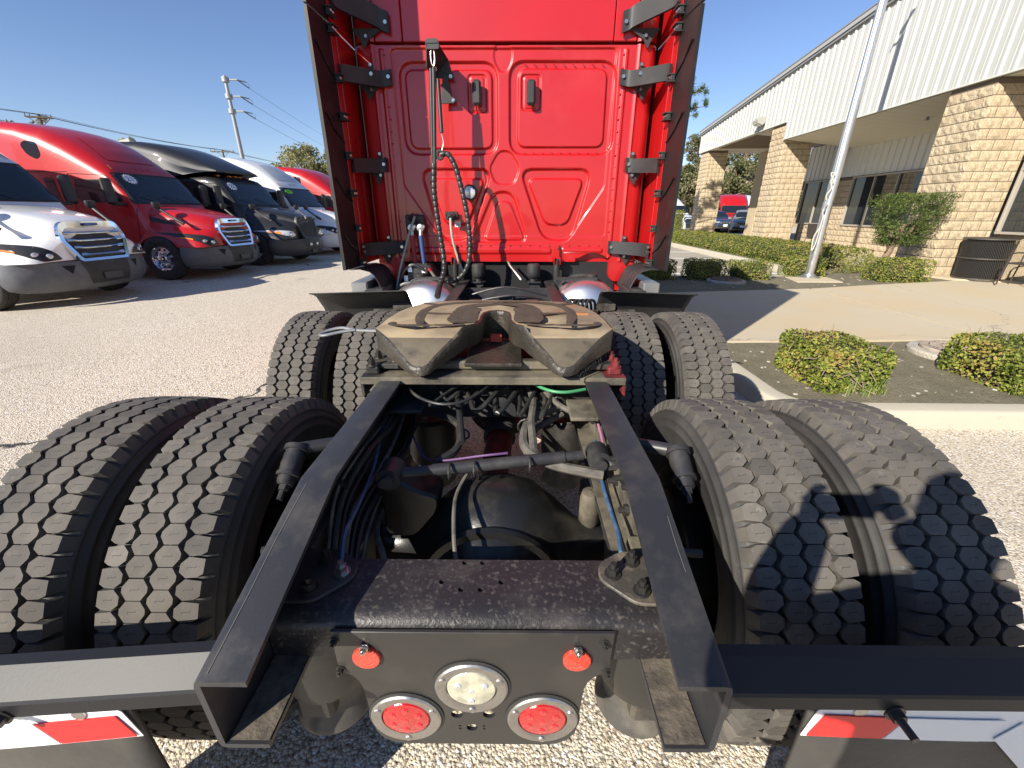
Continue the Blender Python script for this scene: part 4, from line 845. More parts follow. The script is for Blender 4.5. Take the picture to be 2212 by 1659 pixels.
# --- fifth wheel
def zfw(y, x=0): return 1.17 if y > 1.545 else 1.17 - (1.545 - y) * .66
half = [(0, 1.855), (.028, 1.845), (.048, 1.815), (.054, 1.76), (.056, 1.68), (.075, 1.61), (.13, 1.52), (.205, 1.425), (.225, 1.395), (.245, 1.382), (.275, 1.382), (.30, 1.392), (.455, 1.545), (.463, 1.58), (.462, 1.70), (.448, 1.83), (.42, 1.93), (.37, 2.02), (.31, 2.068), (.22, 2.092), (.1, 2.10)]
poly = half + [(0, 2.10)] + [(-x, y) for x, y in half[:0:-1]]
bm = bmesh.new(); f0 = bm.faces.new([bm.verts.new((x, y, 1.17)) for x, y in poly])
for yy in (1.545, 1.50, 1.45, 1.41): bmesh.ops.bisect_plane(bm, geom=bm.verts[:] + bm.edges[:] + bm.faces[:], plane_co=(0, yy, 0), plane_no=(0, 1, 0))
for v in bm.verts: v.co.z = zfw(v.co.y)
bm.normal_update()
top = bm.faces[:]; 
if top[0].normal.z < 0: bmesh.ops.reverse_faces(bm, faces=top)
ext = bmesh.ops.extrude_face_region(bm, geom=top); nv = [v for v in ext['geom'] if isinstance(v, bmesh.types.BMVert)]
for v in nv: v.co.z -= min(.085, .026 + max(0, v.co.y - 1.385) * .36)
bmesh.ops.recalc_face_normals(bm, faces=bm.faces)
ed = [e_ for e_ in bm.edges if len(e_.link_faces) == 2 and e_.calc_face_angle(0) > R(55) and all(v.co.z > zfw(v.co.y) - .01 for v in e_.verts)]
bmesh.ops.bevel(bm, geom=ed, offset=.012, segments=2, affect='EDGES', profile=.5)
me = bpy.data.meshes.new('fifth_wheel'); 
for m_ in (M_PLATE, M_RAMP, M_SKIRT): me.materials.append(m_)
for f in bm.faces:
    c_ = f.calc_center_median(); f.smooth = True; f.material_index = 2 if (f.normal.z < .55 or (c_.y >= 1.548 and f.normal.z < .97) or (c_.y < 1.545 and abs(f.normal.z - .835) > .05)) else (1 if c_.y < 1.548 else 0)
for e_ in bm.edges:
    if len(e_.link_faces) == 2 and e_.calc_face_angle(0) > R(30): e_.smooth = False
bm.to_mesh(me); bm.free(); FW = link('fifth_wheel', me, T)
_gz = [0.0006]
def grease(path, w_):
    _gz[0] += .00025; P = spline([Vector((x, y, 0)) for x, y in path], 6); g_ = MB(); rows = []
    for i, p in enumerate(P):
        d = (P[min(i + 1, len(P) - 1)] - P[max(i - 1, 0)]).normalized(); nn = Vector((-d.y, d.x, 0)); t = i / (len(P) - 1); ww = w_ * (.55 + .45 * min(1, 6 * min(t, 1 - t) + .1)) / 2 * (1 + .14 * noise.noise(p * 25))
        rows.append([(q.x, q.y, 1.17 + _gz[0] + (.0012 if k == 1 else 0)) for k, q in enumerate((p - nn * ww, p, p + nn * ww))])
    g_.grid(rows); return g_
for sg in (-1, 1):
    S = lambda pts: [(sg * x, y) for x, y in pts]
    for pts, w_ in (([(0, 2.045), (.12, 2.04), (.22, 2.01), (.29, 1.955), (.325, 1.85), (.32, 1.72), (.295, 1.60)], .042), ([(.275, 1.965), (.32, 1.99), (.36, 2.01)], .034), ([(.24, 1.585), (.30, 1.583), (.37, 1.583), (.405, 1.60), (.41, 1.635)], .032), ([(.32, 1.80), (.24, 1.785), (.13, 1.79)], .03), ([(.0, 1.99), (.10, 1.96), (.15, 1.90), (.16, 1.80), (.165, 1.70), (.155, 1.62)], .07), ([(.10, 1.90), (.115, 1.80), (.11, 1.70), (.115, 1.62)], .07), ([(.12, 1.60), (.17, 1.583), (.24, 1.585)], .028), ([(0, 2.045), (0, 1.99)], .05)):
        grease(S(pts), w_).obj('grease_groove', M_GREASE, FW)
og = MB(); og.prism(rpoly([(.33, 1.77), (.40, 1.765), (.405, 1.80), (.34, 1.808)], .01), 1.1702, 1.1708, 'Z'); og.obj('rust_patch', mat('orange_rust', (.62, .22, .05), .7, var=(40, (.42, .22, .08), .4, .6)), FW)
jw = MB(); jw.box((0, 1.93, 1.09), (.16, .16, .10), .01); jw.lathe([(.052, 1.05), (.052, 1.15), (.075, 1.155)], (0, 1.79, 0), 'Z', 20, R(0), R(180)); jw.box((0, 1.62, 1.045), (.22, .30, .015), .004); jw.obj('lock_jaw', M_SKIRT, FW)
jr = MB(); jr.box((0, 1.74, 1.075), (.05, .03, .03), .003); jr.obj('jaw_pad', mat('red_pad', (.42, .05, .03), .6), FW)
lt = [("X2M72M1", (.0, 0))]
text('cast_number', 'X2M72U1', .034, M_DARK, FW, Matrix.Translation((.362, 1.438, 1.045)) @ Matrix.Rotation(R(42), 4, 'Z') @ Matrix.Rotation(R(90), 4, 'X') @ Matrix.Rotation(R(16), 4, 'Z'), .0015)
for sg in (-1, 1):      # side brackets, slide rails, pins
    b_ = MB(); b_.prism([(1.56, 1.025), (2.0, 1.025), (1.90, 1.14), (1.68, 1.14)], sg * .40, sg * .43, 'X', bev=.004); b_.cyl((sg * .36, 1.79, 1.09), (sg * .475, 1.79, 1.09), .03, n=18); b_.box((sg * .415, 1.78, 1.032), (.10, .58, .022), .004); b_.obj('fifth_wheel_bracket', M_FRAME2, T)
    b_ = MB(); b_.box((sg * .455, 1.76, 1.006), (.085, .66, .011), .002); b_.box((sg * .4925, 1.76, .97), (.012, .66, .07), .002); b_.obj('mounting_angle', M_FRAME2 if sg < 0 else M_REDO, T)
    for y, mm in ((1.475, 0), (1.56, 0), (1.64, 0), (1.95, 0)): q = MB(); q.box((sg * .458, y, 1.026), (.05, .035, .03), .006); q.bolt((sg * .462, y, 1.04), (0, 0, 1), .015, .02, .012); q.obj('hold_down_bolt', M_BOLT if sg < 0 else M_REDO, T)
b_ = MB(); b_.box((0, 1.465, 1.008), (.84, .07, .01), .002); b_.box((0, 1.4285, .9985), (.99, .008, .028), .002); b_.box((0, 1.53, 1.03), (.80, .05, .035), .008); b_.box((0, 1.80, 1.005), (.84, .60, .008)); b_.obj('base_plate', dusty('base_plate_dusty', (.04, .036, .032), .45, (.18, .155, .105), 3.5, .42, .66, bump=(70, .3, .004)), T)
rel = MB(); hp = [(-.34, 1.66, 1.12), (-.50, 1.70, 1.115), (-.60, 1.73, 1.11), (-.67, 1.75, 1.115), (-.73, 1.74, 1.105), (-.755, 1.715, 1.095), (-.73, 1.70, 1.095), (-.67, 1.715, 1.105), (-.605, 1.727, 1.112)]; rel.tube(hp, .0068, 10, sub=5); rel.obj('release_handle', M_GUARD, T, smooth=True)

# --- rear axles, suspension
for y, fr in ((1.112, 0), (2.432, 1)):
    a_ = MB(); a_.lathe([(.075, -.62), (.078, -.40), (.085, -.32), (.11, -.26), (.17, -.19), (.235, -.11), (.262, -.04), (.266, .05), (.245, .13), (.18, .21), (.115, .28), (.085, .34), (.078, .42), (.075, .62)], (.01, y, .507), 'X', 44); a_.xf(Matrix.Translation((0, y, .507)) @ Matrix.Diagonal((1, .80, 1, 1)) @ Matrix.Translation((0, -y, -.507))); a_.obj('axle_housing', M_AXLE, T, smooth=True)
    c_ = MB(); c_.lathe([(.215, -.175), (.22, -.185), (.215, -.20), (.195, -.205), (.185, -.22), (.15, -.265), (.09, -.29), (.001, -.298)], (.01, y, .507), 'Y', 40); c_.xf(Matrix.Translation((0, .03, 0))); c_.obj('axle_cover', M_AXLE, T, smooth=True)
    for sg in (-1, 1):
        s_ = MB(); s_.lathe([(.001, .66), (.10, .66), (.116, .645), (.119, .58), (.117, .46), (.108, .42), (.09, .405), (.001, .40)], (sg * .425, y - .35 if not fr else y - .62, 0), 'Z', 32)
        if fr: s_.xf(Matrix.Translation((-sg * .09, .02, 0)))
        s_.obj('air_spring', dusty('bellow_rubber', (.022, .021, .019), .45, (.085, .075, .062), 5, .5, .8), T, smooth=True)
        p_ = MB(); p_.lathe([(.001, .42), (.082, .41), (.08, .37), (.088, .33), (.105, .305), (.108, .29), (.10, .28), (.001, .28)], (sg * (.425 if not fr else .335), y - .35 if not fr else y - .60, 0), 'Z', 32); p_.obj('spring_pedestal', dusty('pedestal_metal', (.06, .056, .05), .35, (.17, .15, .12), 7, .4, .7), T, smooth=True)
        b_ = MB(); b_.box((sg * .43, y + .02, .40), (.09, .95, .09), .01); b_.prism([(y - .2, .45), (y + .2, .45), (y + .1, .62), (y - .1, .62)], sg * .38, sg * .48, 'X', bev=.005); b_.obj('trailing_arm', M_FRAME2, T)
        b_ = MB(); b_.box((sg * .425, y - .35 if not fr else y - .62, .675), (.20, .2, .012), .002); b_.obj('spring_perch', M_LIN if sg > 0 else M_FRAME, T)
    ht = MB(); ht.prism(rpoly([(-.33, .60), (-.24, .60), (-.16, .70), (-.15, .76), (-.22, .78), (-.30, .84), (-.34, .82)], .03), y - .06, y + .05, 'Y', bev=.008); ht.obj('torque_rod_bracket', M_AXLE, T)
    # transverse rod
    r_ = MB(); r_.tube([(-.27, y - .06, .85), (-.12, y - .035, .85), (.30, y + .03, .86)], .016, 14); r_.tube([(-.17, y - .044, .85), (.24, y + .02, .859)], .0195, 14)
    ro = r_.obj('torque_rod', M_FRAME, T, smooth=True)
    for x, yy, bx in ((-.29, y - .065, -.30), (.352, y + .035, .392)):
        r_ = MB(); r_.cyl((x, yy - .036, .852), (x, yy + .036, .852), .036, n=24); r_.cyl((x, yy - .055, .852), (x, yy + .055, .852), .02, n=12); r_.box((bx, yy, .84), (.06, .09, .04), .012); r_.obj('rod_eye', M_FRAME, ro, smooth=True, angle=40)
    if not fr:
        for x in (-.115, -.04, .13): q = MB(); q.tube([(x + .0, y - .035 + x * .155 + .022 * math.cos(t), .853 + .022 * math.sin(t)) for t in np.linspace(0, 6.3, 14)], .004, 6); q.obj('cable_tie', M_PLAS, ro)
for sg in (-1, 1):          # shock absorber upper ends outside the rails
    s_ = MB(); ax = Vector((-sg * .02, -.80, -.45)).normalized(); p = Vector((sg * .555, 1.03, .935)); s_.cyl(p - ax * .015, p, .034, n=20); s_.cyl(p, p + ax * .012, .027, n=20); s_.cyl(p + ax * .012, p + ax * .07, .029, n=20); s_.cyl(p + ax * .07, p + ax * .08, .033, n=20); s_.cyl(p + ax * .08, p + ax * .10, .024, n=18); s_.bolt(p + ax * .10, ax, .0145, .016, .026); s_.tube([p - ax * .01, (sg * .44, 1.10, .93)], .02, 10); so_ = s_.obj('shock_mount', M_FRAME, T, smooth=True, angle=40)
    s_ = MB(); s_.cyl((sg * .52, 1.12, .80), (sg * .54, 1.0, .35), .028, n=16); s_.obj('shock_absorber', M_FRAME, T, smooth=True)
    s_ = MB(); s_.bolt((sg * .44, .80, .80), (sg, -.1, 0), .02, .05, .05); s_.obj('rail_stud', M_BOLT, T)
# drive shaft between the axles
ds = MB(); ds.tube([(.01, 1.35, .56), (.0, 1.48, .585)], [.055, .055], 18); ds.tube([(.0, 1.50, .59), (.025, 1.80, .63)], .06, 18); dso = ds.obj('drive_shaft', M_REDO, T, smooth=True)
q = MB(); prof = [];
for i in range(15): prof.append((.075 if i % 2 else .062, i * .011))
q.lathe(prof, (0, 0, 0), 'Y', 24); q.xf(Matrix.Translation((.012, 1.66, .615)) @ Matrix.Rotation(R(9), 4, 'X')); q.obj('bellows_boot', M_RUB, dso, smooth=True, angle=25)
q = MB(); q.box((.03, 1.92, .66), (.16, .18, .16), .03); q.lathe([(.09, 1.98), (.12, 2.05), (.16, 2.2), (.20, 2.3)], (.03, 0, .60), 'Y', 24); q.obj('front_axle_nose', M_REDO, T, smooth=True)
# cross members and dark plumbing under the fifth wheel
for y, z, h in ((1.62, .86, .2), (2.85, .86, .2), (3.65, .86, .22)): q = MB(); q.box((0, y, z), (.81, .05, h), .006); q.box((0, y - .03, z + .04), (.12, .05, .05), .004); q.obj('crossmember', M_FRAME, T)
q = MB(); q.box((.33, 1.38, .905), (.10, .16, .014), .003); q.obj('hose_bracket', M_LIN, T); q = MB(); q.box((-.32, 1.42, .905), (.12, .14, .014), .003); q.obj('hose_bracket', M_FRAME, T)
q = MB(); q.box((.395, .82, .79), (.04, .05, .03), .004); q.box((.40, .77, .76), (.05, .03, .03), .005); q.cyl((.37, .80, .77), (.415, .83, .77), .009, n=8); q.obj('sensor_block', M_LIN, T)
q = MB(); q.lathe([(.001, .05), (.028, .045), (.034, .02), (.034, -.07), (.025, -.09), (.001, -.095)], (.335, 1.13, .68), 'Z', 18); q.obj('brake_chamber_end', M_LIN, T, smooth=True)
# hoses and lines inside the frame
def hose(pts, r, m, nm='air_line', sub=6, n=8): h_ = MB(); h_.tube(pts, r, n, sub=sub); return h_.obj(nm, m, T, smooth=True)
hose([(-.23, 1.45, .85), (-.149, 1.394, .85), (-.11, 1.303, .85), (-.117, 1.201, .84), (-.177, 1.14, .83)], .014, M_HOSE)
hose([(.25, 1.48, .87), (.145, 1.385, .86), (.115, 1.283, .85), (.128, 1.194, .84), (.208, 1.131, .83), (.36, 1.09, .82)], .017, M_HOSED)
hose([(.27, 1.47, .84), (.165, 1.375, .83), (.14, 1.285, .83), (.15, 1.205, .82), (.24, 1.14, .81), (.37, 1.12, .80)], .012, M_HOSED)
hose([(-.02, 1.662, .93), (-.11, 1.644, .92), (-.146, 1.53, .9), (-.12, 1.358, .89), (-.097, 1.214, .86)], .012, M_HOSE); hose([(.0, 1.645, .93), (.115, 1.635, .92), (.153, 1.48, .9), (.142, 1.325, .88), (.147, 1.18, .85)], .014, M_HOSED)
hose([(.07, 1.60, .97), (.184, 1.434, .97), (.258, 1.393, .97), (.345, 1.422, .97)], .006, mat('green_line', (.05, .24, .10), .5)); hose([(.19, 1.56, .92), (.249, 1.438, .9), (.33, 1.35, .89)], .011, M_HOSED)
hose([(-.38, 1.55, .97), (-.29, 1.387, .965), (-.2, 1.317, .96), (-.122, 1.317, .96), (-.059, 1.376, .965), (.001, 1.492, .97)], .0055, M_HOSE); hose([(-.23, 1.36, .93), (-.15, 1.48, .95), (-.05, 1.6, .96)], .006, M_HOSE)
MBL = mat('blue_line', (.035, .09, .19), .5, dirt=(30, (.16, .20, .24), .5, .8)); MPU = mat('purple_line', (.11, .05, .14), .6)
hose([(-.402, 1.659, .9), (-.393, 1.333, .87), (-.36, 1.092, .84), (-.345, .906, .84), (-.335, .794, .85), (-.31, .70, .83)], .0055, MBL); hose([(.372, 1.3, .82), (.358, 1.098, .80), (.355, .949, .80), (.353, .855, .81), (.341, .77, .82)], .006, MBL); hose([(.376, 1.2, .80), (.365, 1.0, .79), (.362, .86, .79), (.36, .77, .79)], .006, M_HOSE)
hose([(-.30, 1.36, .8), (-.239, 1.232, .8), (-.17, 1.15, .83), (-.02, 1.10, .882), (.06, 1.11, .886)], .0038, MPU); hose([(.385, 1.42, .88), (.39, 1.30, .85), (.383, 1.2, .84)], .005, mat('pink_line', (.35, .14, .25), .5))
hose([(-.06, 1.10, .83), (-.09, 1.03, .80), (-.09, .945, .79), (-.075, .84, .75), (-.05, .765, .68)], .006, M_HOSED); hose([(-.33, 1.14, .72), (-.34, 1.035, .70), (-.325, .957, .70), (-.288, .888, .69), (-.26, .83, .64)], .009, M_HOSED)
q = MB()
for p in ((-.02, 1.66, .93), (.03, 1.65, .94), (-.06, 1.655, .93), (.07, 1.65, .93)): q.cyl((p[0] - .02, p[1], p[2]), (p[0] + .02, p[1], p[2]), .014, n=8)
q.obj('air_fittings', M_BOLT, T)
for p, d in (((.124, 1.35, .85), .03), ((.25, 1.47, .885), .03), ((-.1, 1.29, .85), .02)): q = MB(); q.tube([(p[0] + d * math.cos(t), p[1], p[2] + d * math.sin(t)) for t in np.linspace(0, 6.3, 12)], .004, 5); q.obj('cable_tie', M_PLAS, T)
rn_ = random.Random(21)
for k in range(7):      # bundle of lines along the inside of the left rail and across under the plate
    x0 = -.40 + .012 * k; z0 = .93 - .02 * k; hose([(x0, 1.62, z0), (x0 + rn_.uniform(0, .03), 1.35, z0 - rn_.uniform(.0, .08)), (x0 + rn_.uniform(-.01, .02), 1.1, z0 - rn_.uniform(0, .06)), (x0, .92, z0 - .05), (x0 + .02, .78, .80 - .01 * k)], rn_.choice((.005, .007, .009)), M_HOSE if k % 3 else M_HOSED)
for k in range(6): hose([(-.36 + .1 * k, 1.60, .97 - .01 * k), (-.30 + .1 * k, 1.50, .90), (-.22 + .08 * k, 1.46 - .02 * k, .88), (-.10 + .07 * k, 1.56, .93), (.0 + .05 * k, 1.66, .9)], rn_.choice((.006, .008, .01)), M_HOSE)
for x_, y_, z_ in ((-.12, 1.64, .88), (.16, 1.63, .87), (.02, 1.62, .92)):
    q = MB(); q.box((x_, y_, z_), (.09, .08, .08), .012); q.cyl((x_ - .06, y_, z_), (x_ + .06, y_, z_), .022, n=12); q.cyl((x_, y_ - .06, z_), (x_, y_, z_), .018, n=12); q.bolt((x_ + .03, y_ - .04, z_ + .02), (0, -1, 0), .008, .01, .006); q.bolt((x_ - .03, y_ - .04, z_ + .02), (0, -1, 0), .008, .01, .006); q.obj('air_valve', M_FRAME2, T)
# --- fuel tanks, quarter fenders, parts behind the cab
for sg in (-1, 1):
    t_ = MB(); t_.lathe([(.001, 3.40), (.10, 3.405), (.20, 3.425), (.27, 3.455), (.315, 3.50), (.33, 3.55), (.33, 5.4), (.001, 5.5)], (sg * .69, 0, .72), 'Y', 48); to = t_.obj('fuel_tank', M_ALU, T, smooth=True)
    for y in (3.72, 4.6): q = MB(); q.lathe([(.334, y - .03), (.34, y - .028), (.34, y + .028), (.334, y + .03)], (sg * .69, 0, .72), 'Y', 48); q.obj('tank_strap', M_PLAS, to)
    q = MB(); q.box((sg * .60, 3.60, 1.055), (.36, .05, .03), .006); q.cyl((sg * .74, 3.66, 1.03), (sg * .74, 3.66, 1.09), .05, n=18); q.obj('tank_cap', M_PLAS, to)
    f_ = MB(); rows = []
    for x in np.linspace(.665, 1.31, 20):
        rib = .004 * (1 if int((x - .665) / .034) % 2 else 0); row = []
        lift = .02 * (1 - abs((x - .69) / .6)) * (1 if x > .7 else 1)
        for y, z in ((2.80, 1.075), (2.86, 1.058), (2.90, 1.035), (2.93, 1.0), (2.985 + rib, .94), (3.03 + rib, .84), (3.06 + rib, .70), (3.07 + rib, .55)): row.append((sg * x, y, z + lift))
        rows.append(row)
    f_.grid(rows); fo = f_.obj('quarter_fender', M_PLAS, T, smooth=True, angle=50); fo.modifiers.new('t', 'SOLIDIFY').thickness = .007
    q = MB(); q.tube([(sg * .44, 2.98, .86), (sg * .6, 2.99, .90), (sg * .95, 3.0, .91)], .022, 10); q.prism([(sg * .63, .90), (sg * .80, .93), (sg * .80, 1.02), (sg * .70, 1.01)], 2.96, 2.97, 'Y'); q.obj('fender_arm', M_FRAME2, T)
q = MB(); q.tube([(-.38, 2.55, .98), (-.15, 2.5, 1.0), (.15, 2.5, 1.0), (.38, 2.55, .98)], .012, 8, sub=5); q.tube([(.40, 2.9, .98), (.46, 2.82, 1.03), (.52, 2.9, 1.0), (.48, 3.0, .96)], .012, 8, sub=5)
q.obj('air_line', M_HOSE, T, smooth=True)
for k in range(5):
    q = MB(); q.tube([(.42 + k * .028, 2.72, .98), (.45 + k * .03, 2.76, 1.035), (.50 + k * .03, 2.82, 1.02), (.53 + k * .026, 2.84, .96)], .009, 8, sub=5); q.obj('coiled_line', M_HOSE, T, smooth=True)
q = MB(); q.box((0, 3.957, .85), (2.0, .012, .62)); q.obj('underbody_shade_sheet', M_DARK, T)  # added sheet, its near-black colour stands in for the shade under the cab
q = MB(); q.box((-.45, 4.05, .80), (.35, .06, .35), .01); q.box((.1, 4.3, .86), (.9, .3, .28), .03); q.box((0, 4.1, 1.14), (1.7, .05, .03), .004); q.tube([(-.35, 3.5, .92), (0, 3.45, 1.01), (.35, 3.5, .93)], .009, 8, sub=5); q.tube([(-.3, 3.35, .9), (.05, 3.3, .97), (.3, 3.4, .92)], .008, 8, sub=5); q.obj('gearbox_and_lines', M_FRAME, T, smooth=True, angle=40)
q = MB()
for sg in (-1, 1): q.prism([(2.2, 1.0), (2.6, 1.0), (2.5, .6), (2.3, .6)], sg * .2, sg * .24, 'X'); q.box((sg * .2, 2.9, .98), (.1, .1, .06), .01)
q.obj('suspension_frame', M_FRAME, T)
q = MB(); q.prism(rpoly([(-.92, 1.02), (-.80, 1.17), (-.66, 1.15), (-.60, 1.05), (-.65, .99)], .03), 3.72, 3.95, 'Y', bev=.01); q.obj('battery_cover', M_PLAS, T)
for p in ((-.84, 3.71, 1.12), (-.88, 3.71, 1.04), (-.72, 3.715, 1.10)): q = MB(); q.box(p, (.035, .004, .05), .001); q.obj('white_tag', M_STK, T)

# --- hose tracker: top bracket, spring wands, wrapped hoses, gladhands
q = MB(); q.prism([(-.488, 2.567), (-.42, 2.561), (-.415, 2.54), (-.447, 2.53), (-.43, 2.42), (-.40, 2.41), (-.398, 2.375), (-.508, 2.37)], 3.872, 3.862, 'Y', bev=.002); q.add([(-.551, 3.58, 2.678), (-.471, 3.58, 2.68), (-.44, 3.87, 2.66), (-.40, 3.87, 2.53), (-.565, 3.87, 2.54), (-.565, 3.6, 2.54)], [(0, 1, 2), (0, 2, 4), (2, 3, 4), (0, 4, 5)]); bo = q.obj('tracker_bracket', M_PLAS, T); bo.modifiers.new('t', 'SOLIDIFY').thickness = .006
q = MB(); q.prism(rpoly([(-.56, 2.64), (-.46, 2.64), (-.465, 2.70), (-.55, 2.70)], .015), 3.585, 3.592, 'Y'); q.obj('tracker_tab', M_PLAS, bo)
for xx, zz in ((-.425, 2.55), (-.413, 2.393)): q = MB(); q.bolt((xx, 3.862, zz), (0, -1, 0), .009, .01, 0); q.obj('screw', M_ZINC, bo)
q = MB(); q.tube([(-.512 + .014 * math.sin(t), 3.6, 2.6 + .055 * math.cos(t)) for t in np.linspace(0, 6.4, 18)], .004, 6); q.tube([(-.51, 3.6, 2.55), (-.52, 3.61, 2.535), (-.53, 3.61, 2.52)], .004, 6); q.tube([(-.51, 3.6, 2.55), (-.495, 3.61, 2.535), (-.495, 3.61, 2.52)], .004, 6); q.obj('wire_hook', M_ZINC, T)
for a_, b in (((-.532, 3.61, 2.532), (-.561, 3.6, 1.917)), ((-.510, 3.605, 2.535), (-.545, 3.595, 1.90)), ((-.487, 3.62, 2.47), (-.478, 3.6, 2.133))):
    q = MB(); q.cyl(a_, b, .0145, n=14); q.obj('spring_wand', M_HOSE, T, smooth=True)
q = MB(); q.tube([(-.482, 3.61, 2.13), (-.47, 3.61, 2.07), (-.485, 3.61, 2.02), (-.49, 3.6, 1.99)], .004, 6, sub=4); q.tube([(-.55, 3.6, 1.92), (-.545, 3.6, 1.87), (-.56, 3.6, 1.85), (-.556, 3.6, 1.90)], .005, 6, sub=4); q.obj('wire_hook', M_ZINC, T)
q = MB(); q.tube([(-.50 + .022 * math.cos(t), 3.6, 1.985 + .028 * math.sin(t)) for t in np.linspace(0, 6.4, 16)], .012, 8); q.obj('hose_clamp', M_PLAS, T)
def wrapped(path, r, nm):
    P = spline([Vector(p) for p in path], 14); D = [0]
    for a_, b in zip(P[:-1], P[1:]): D.append(D[-1] + (b - a_).length)
    n = int(D[-1] / .009); pts = []; rs = []; j = 0
    for k in range(n + 1):
        s = D[-1] * k / n
        while j < len(P) - 2 and D[j + 1] < s: j += 1
        t = (s - D[j]) / max(1e-6, D[j + 1] - D[j]); pts.append(P[j].lerp(P[j + 1], t)); rs.append(r * (1.0 if k % 5 else .84) * (1 + .03 * (k % 5)))
    h_ = MB(); h_.tube(pts, rs, 12); return h_.obj(nm, M_HOSE, T, smooth=True, angle=50)
Y = 3.6
wrapped([(-.553, Y, 1.93), (-.557, Y, 1.85), (-.564, Y, 1.704), (-.542, Y, 1.443), (-.522, Y, 1.259), (-.513, 3.55, 1.133), (-.535, 3.40, 1.02), (-.50, 3.1, 1.0)], .021, 'wrapped_hose')
wrapped([(-.50, Y, 1.985), (-.439, Y, 1.99), (-.39, Y, 1.911), (-.355, Y, 1.788), (-.319, Y, 1.619), (-.298, Y, 1.443), (-.298, Y, 1.275), (-.335, Y, 1.133), (-.42, 3.62, 1.045), (-.52, 3.65, 1.02)], .0195, 'wrapped_hose')
hose([(-.476, 3.81, 1.53), (-.47, 3.77, 1.45), (-.456, 3.76, 1.339), (-.412, 3.76, 1.175), (-.365, 3.7, 1.074)], .010, mat('grey_green_cable', (.30, .34, .28), .5), 'trailer_cable')
hose([(-.78, 3.80, 1.545), (-.795, 3.78, 1.50), (-.845, 3.76, 1.371), (-.925, 3.72, 1.124), (-.965, 3.68, .95)], .010, mat('grey_green_cable', (.30, .34, .28), .5), 'trailer_cable')
hose([(-.71, 3.7, 1.11), (-.80, 3.7, 1.16), (-.88, 3.7, 1.12), (-.93, 3.7, 1.03), (-.942, 3.68, .94)], .013, M_HOSE); hose([(-.95, 3.62, .93), (-.90, 3.62, 1.0), (-.80, 3.62, 1.02), (-.72, 3.62, 1.0), (-.69, 3.66, 1.05), (-.70, 3.75, 1.16)], .013, M_HOSE)
hose([(-.66, 3.7, 1.11), (-.595, 3.66, 1.04), (-.51, 3.64, 1.02), (-.42, 3.62, 1.06)], .012, M_HOSED); q = MB(); q.cyl((-.675, 3.7, 1.13), (-.655, 3.7, 1.105), .016, n=10); q.obj('red_fitting', mat('red_sleeve', (.30, .02, .02), .5), T)
q = MB(); q.box((-.79, 3.855, 1.48), (.16, .05, .16), .01); q.cyl((-.83, 3.84, 1.52), (-.79, 3.81, 1.555), .022, n=12); q.cyl((-.76, 3.84, 1.50), (-.74, 3.80, 1.45), .026, n=12); q.obj('gladhand_holder', M_PLAS, T)
for x, mm in ((-.812, mat('red_sleeve', (.30, .02, .02), .5)), (-.735, mat('blue_sleeve', (.02, .055, .17), .5))):
    q = MB(); q.lathe([(.001, -.03), (.03, -.025), (.034, 0), (.03, .025), (.001, .03)], (x, 3.80, 1.455), 'Y', 16); q.cyl((x, 3.79, 1.44), (x, 3.78, 1.39), .018, n=10); q.box((x + .02, 3.785, 1.465), (.04, .02, .03), .005); go = q.obj('gladhand', M_STEEL, T, smooth=True, angle=40)
    q = MB(); q.tube([(x, 3.78, 1.395), (x + .004, 3.775, 1.30), (x + .012, 3.77, 1.17)], [.021, .019, .018], 12); q.obj('hose_sleeve', mm, T, smooth=True)
    hose([(x + .012, 3.77, 1.18), (x + .02, 3.74, 1.08), (x + .08, 3.7, 1.0)], .012, M_HOSE)
# ------------------------------------------------------------------ the building on the right (local frame: d into the building, s along the facade)
AL = R(3); P0 = Vector((10.0, 10.54, 0)); BU = Vector((math.cos(AL), -math.sin(AL), 0)); BS = Vector((math.sin(AL), math.cos(AL), 0))
MBLD = Matrix.Identity(4)
for i in range(3): MBLD[i][0], MBLD[i][1], MBLD[i][3] = BU[i], BS[i], P0[i]
M_BLOCK = mat('split_face_block', (.45, .36, .235), .92, var=(3.1, (.50, .41, .28), .35, .7), dirt=(30, (.32, .25, .155), .48, .68), bump=(38, 1.0, .02))
M_BLOCK2 = mat('split_face_block_grey', (.41, .32, .205), .92, var=(4, (.47, .38, .25), .35, .7), dirt=(30, (.28, .22, .14), .48, .7), bump=(38, 1.0, .02))
M_MORT = mat('mortar', (.15, .115, .08), .95)
M_SID = mat('white_steel_siding', (.42, .425, .40), .45, dirt=(1.5, (.36, .365, .345), .5, .9))
M_TRIM = mat('grey_roof_trim', (.22, .225, .23), .45); M_SOFF = mat('soffit_panel', (.62, .60, .52), .6); M_WFR = mat('bronze_window_frame', (.34, .31, .26), .5)
M_WALLIN = mat('shop_siding', (.60, .59, .53), .5)
bld = thing('office_building', 'low office building with tan block piers and white corrugated steel fascia', 'building', (0, 0, 0)); 
def bput(mb, nm, m, parent=None, **k): mb.xf(MBLD); return mb.obj(nm, m, parent or bld, **k)
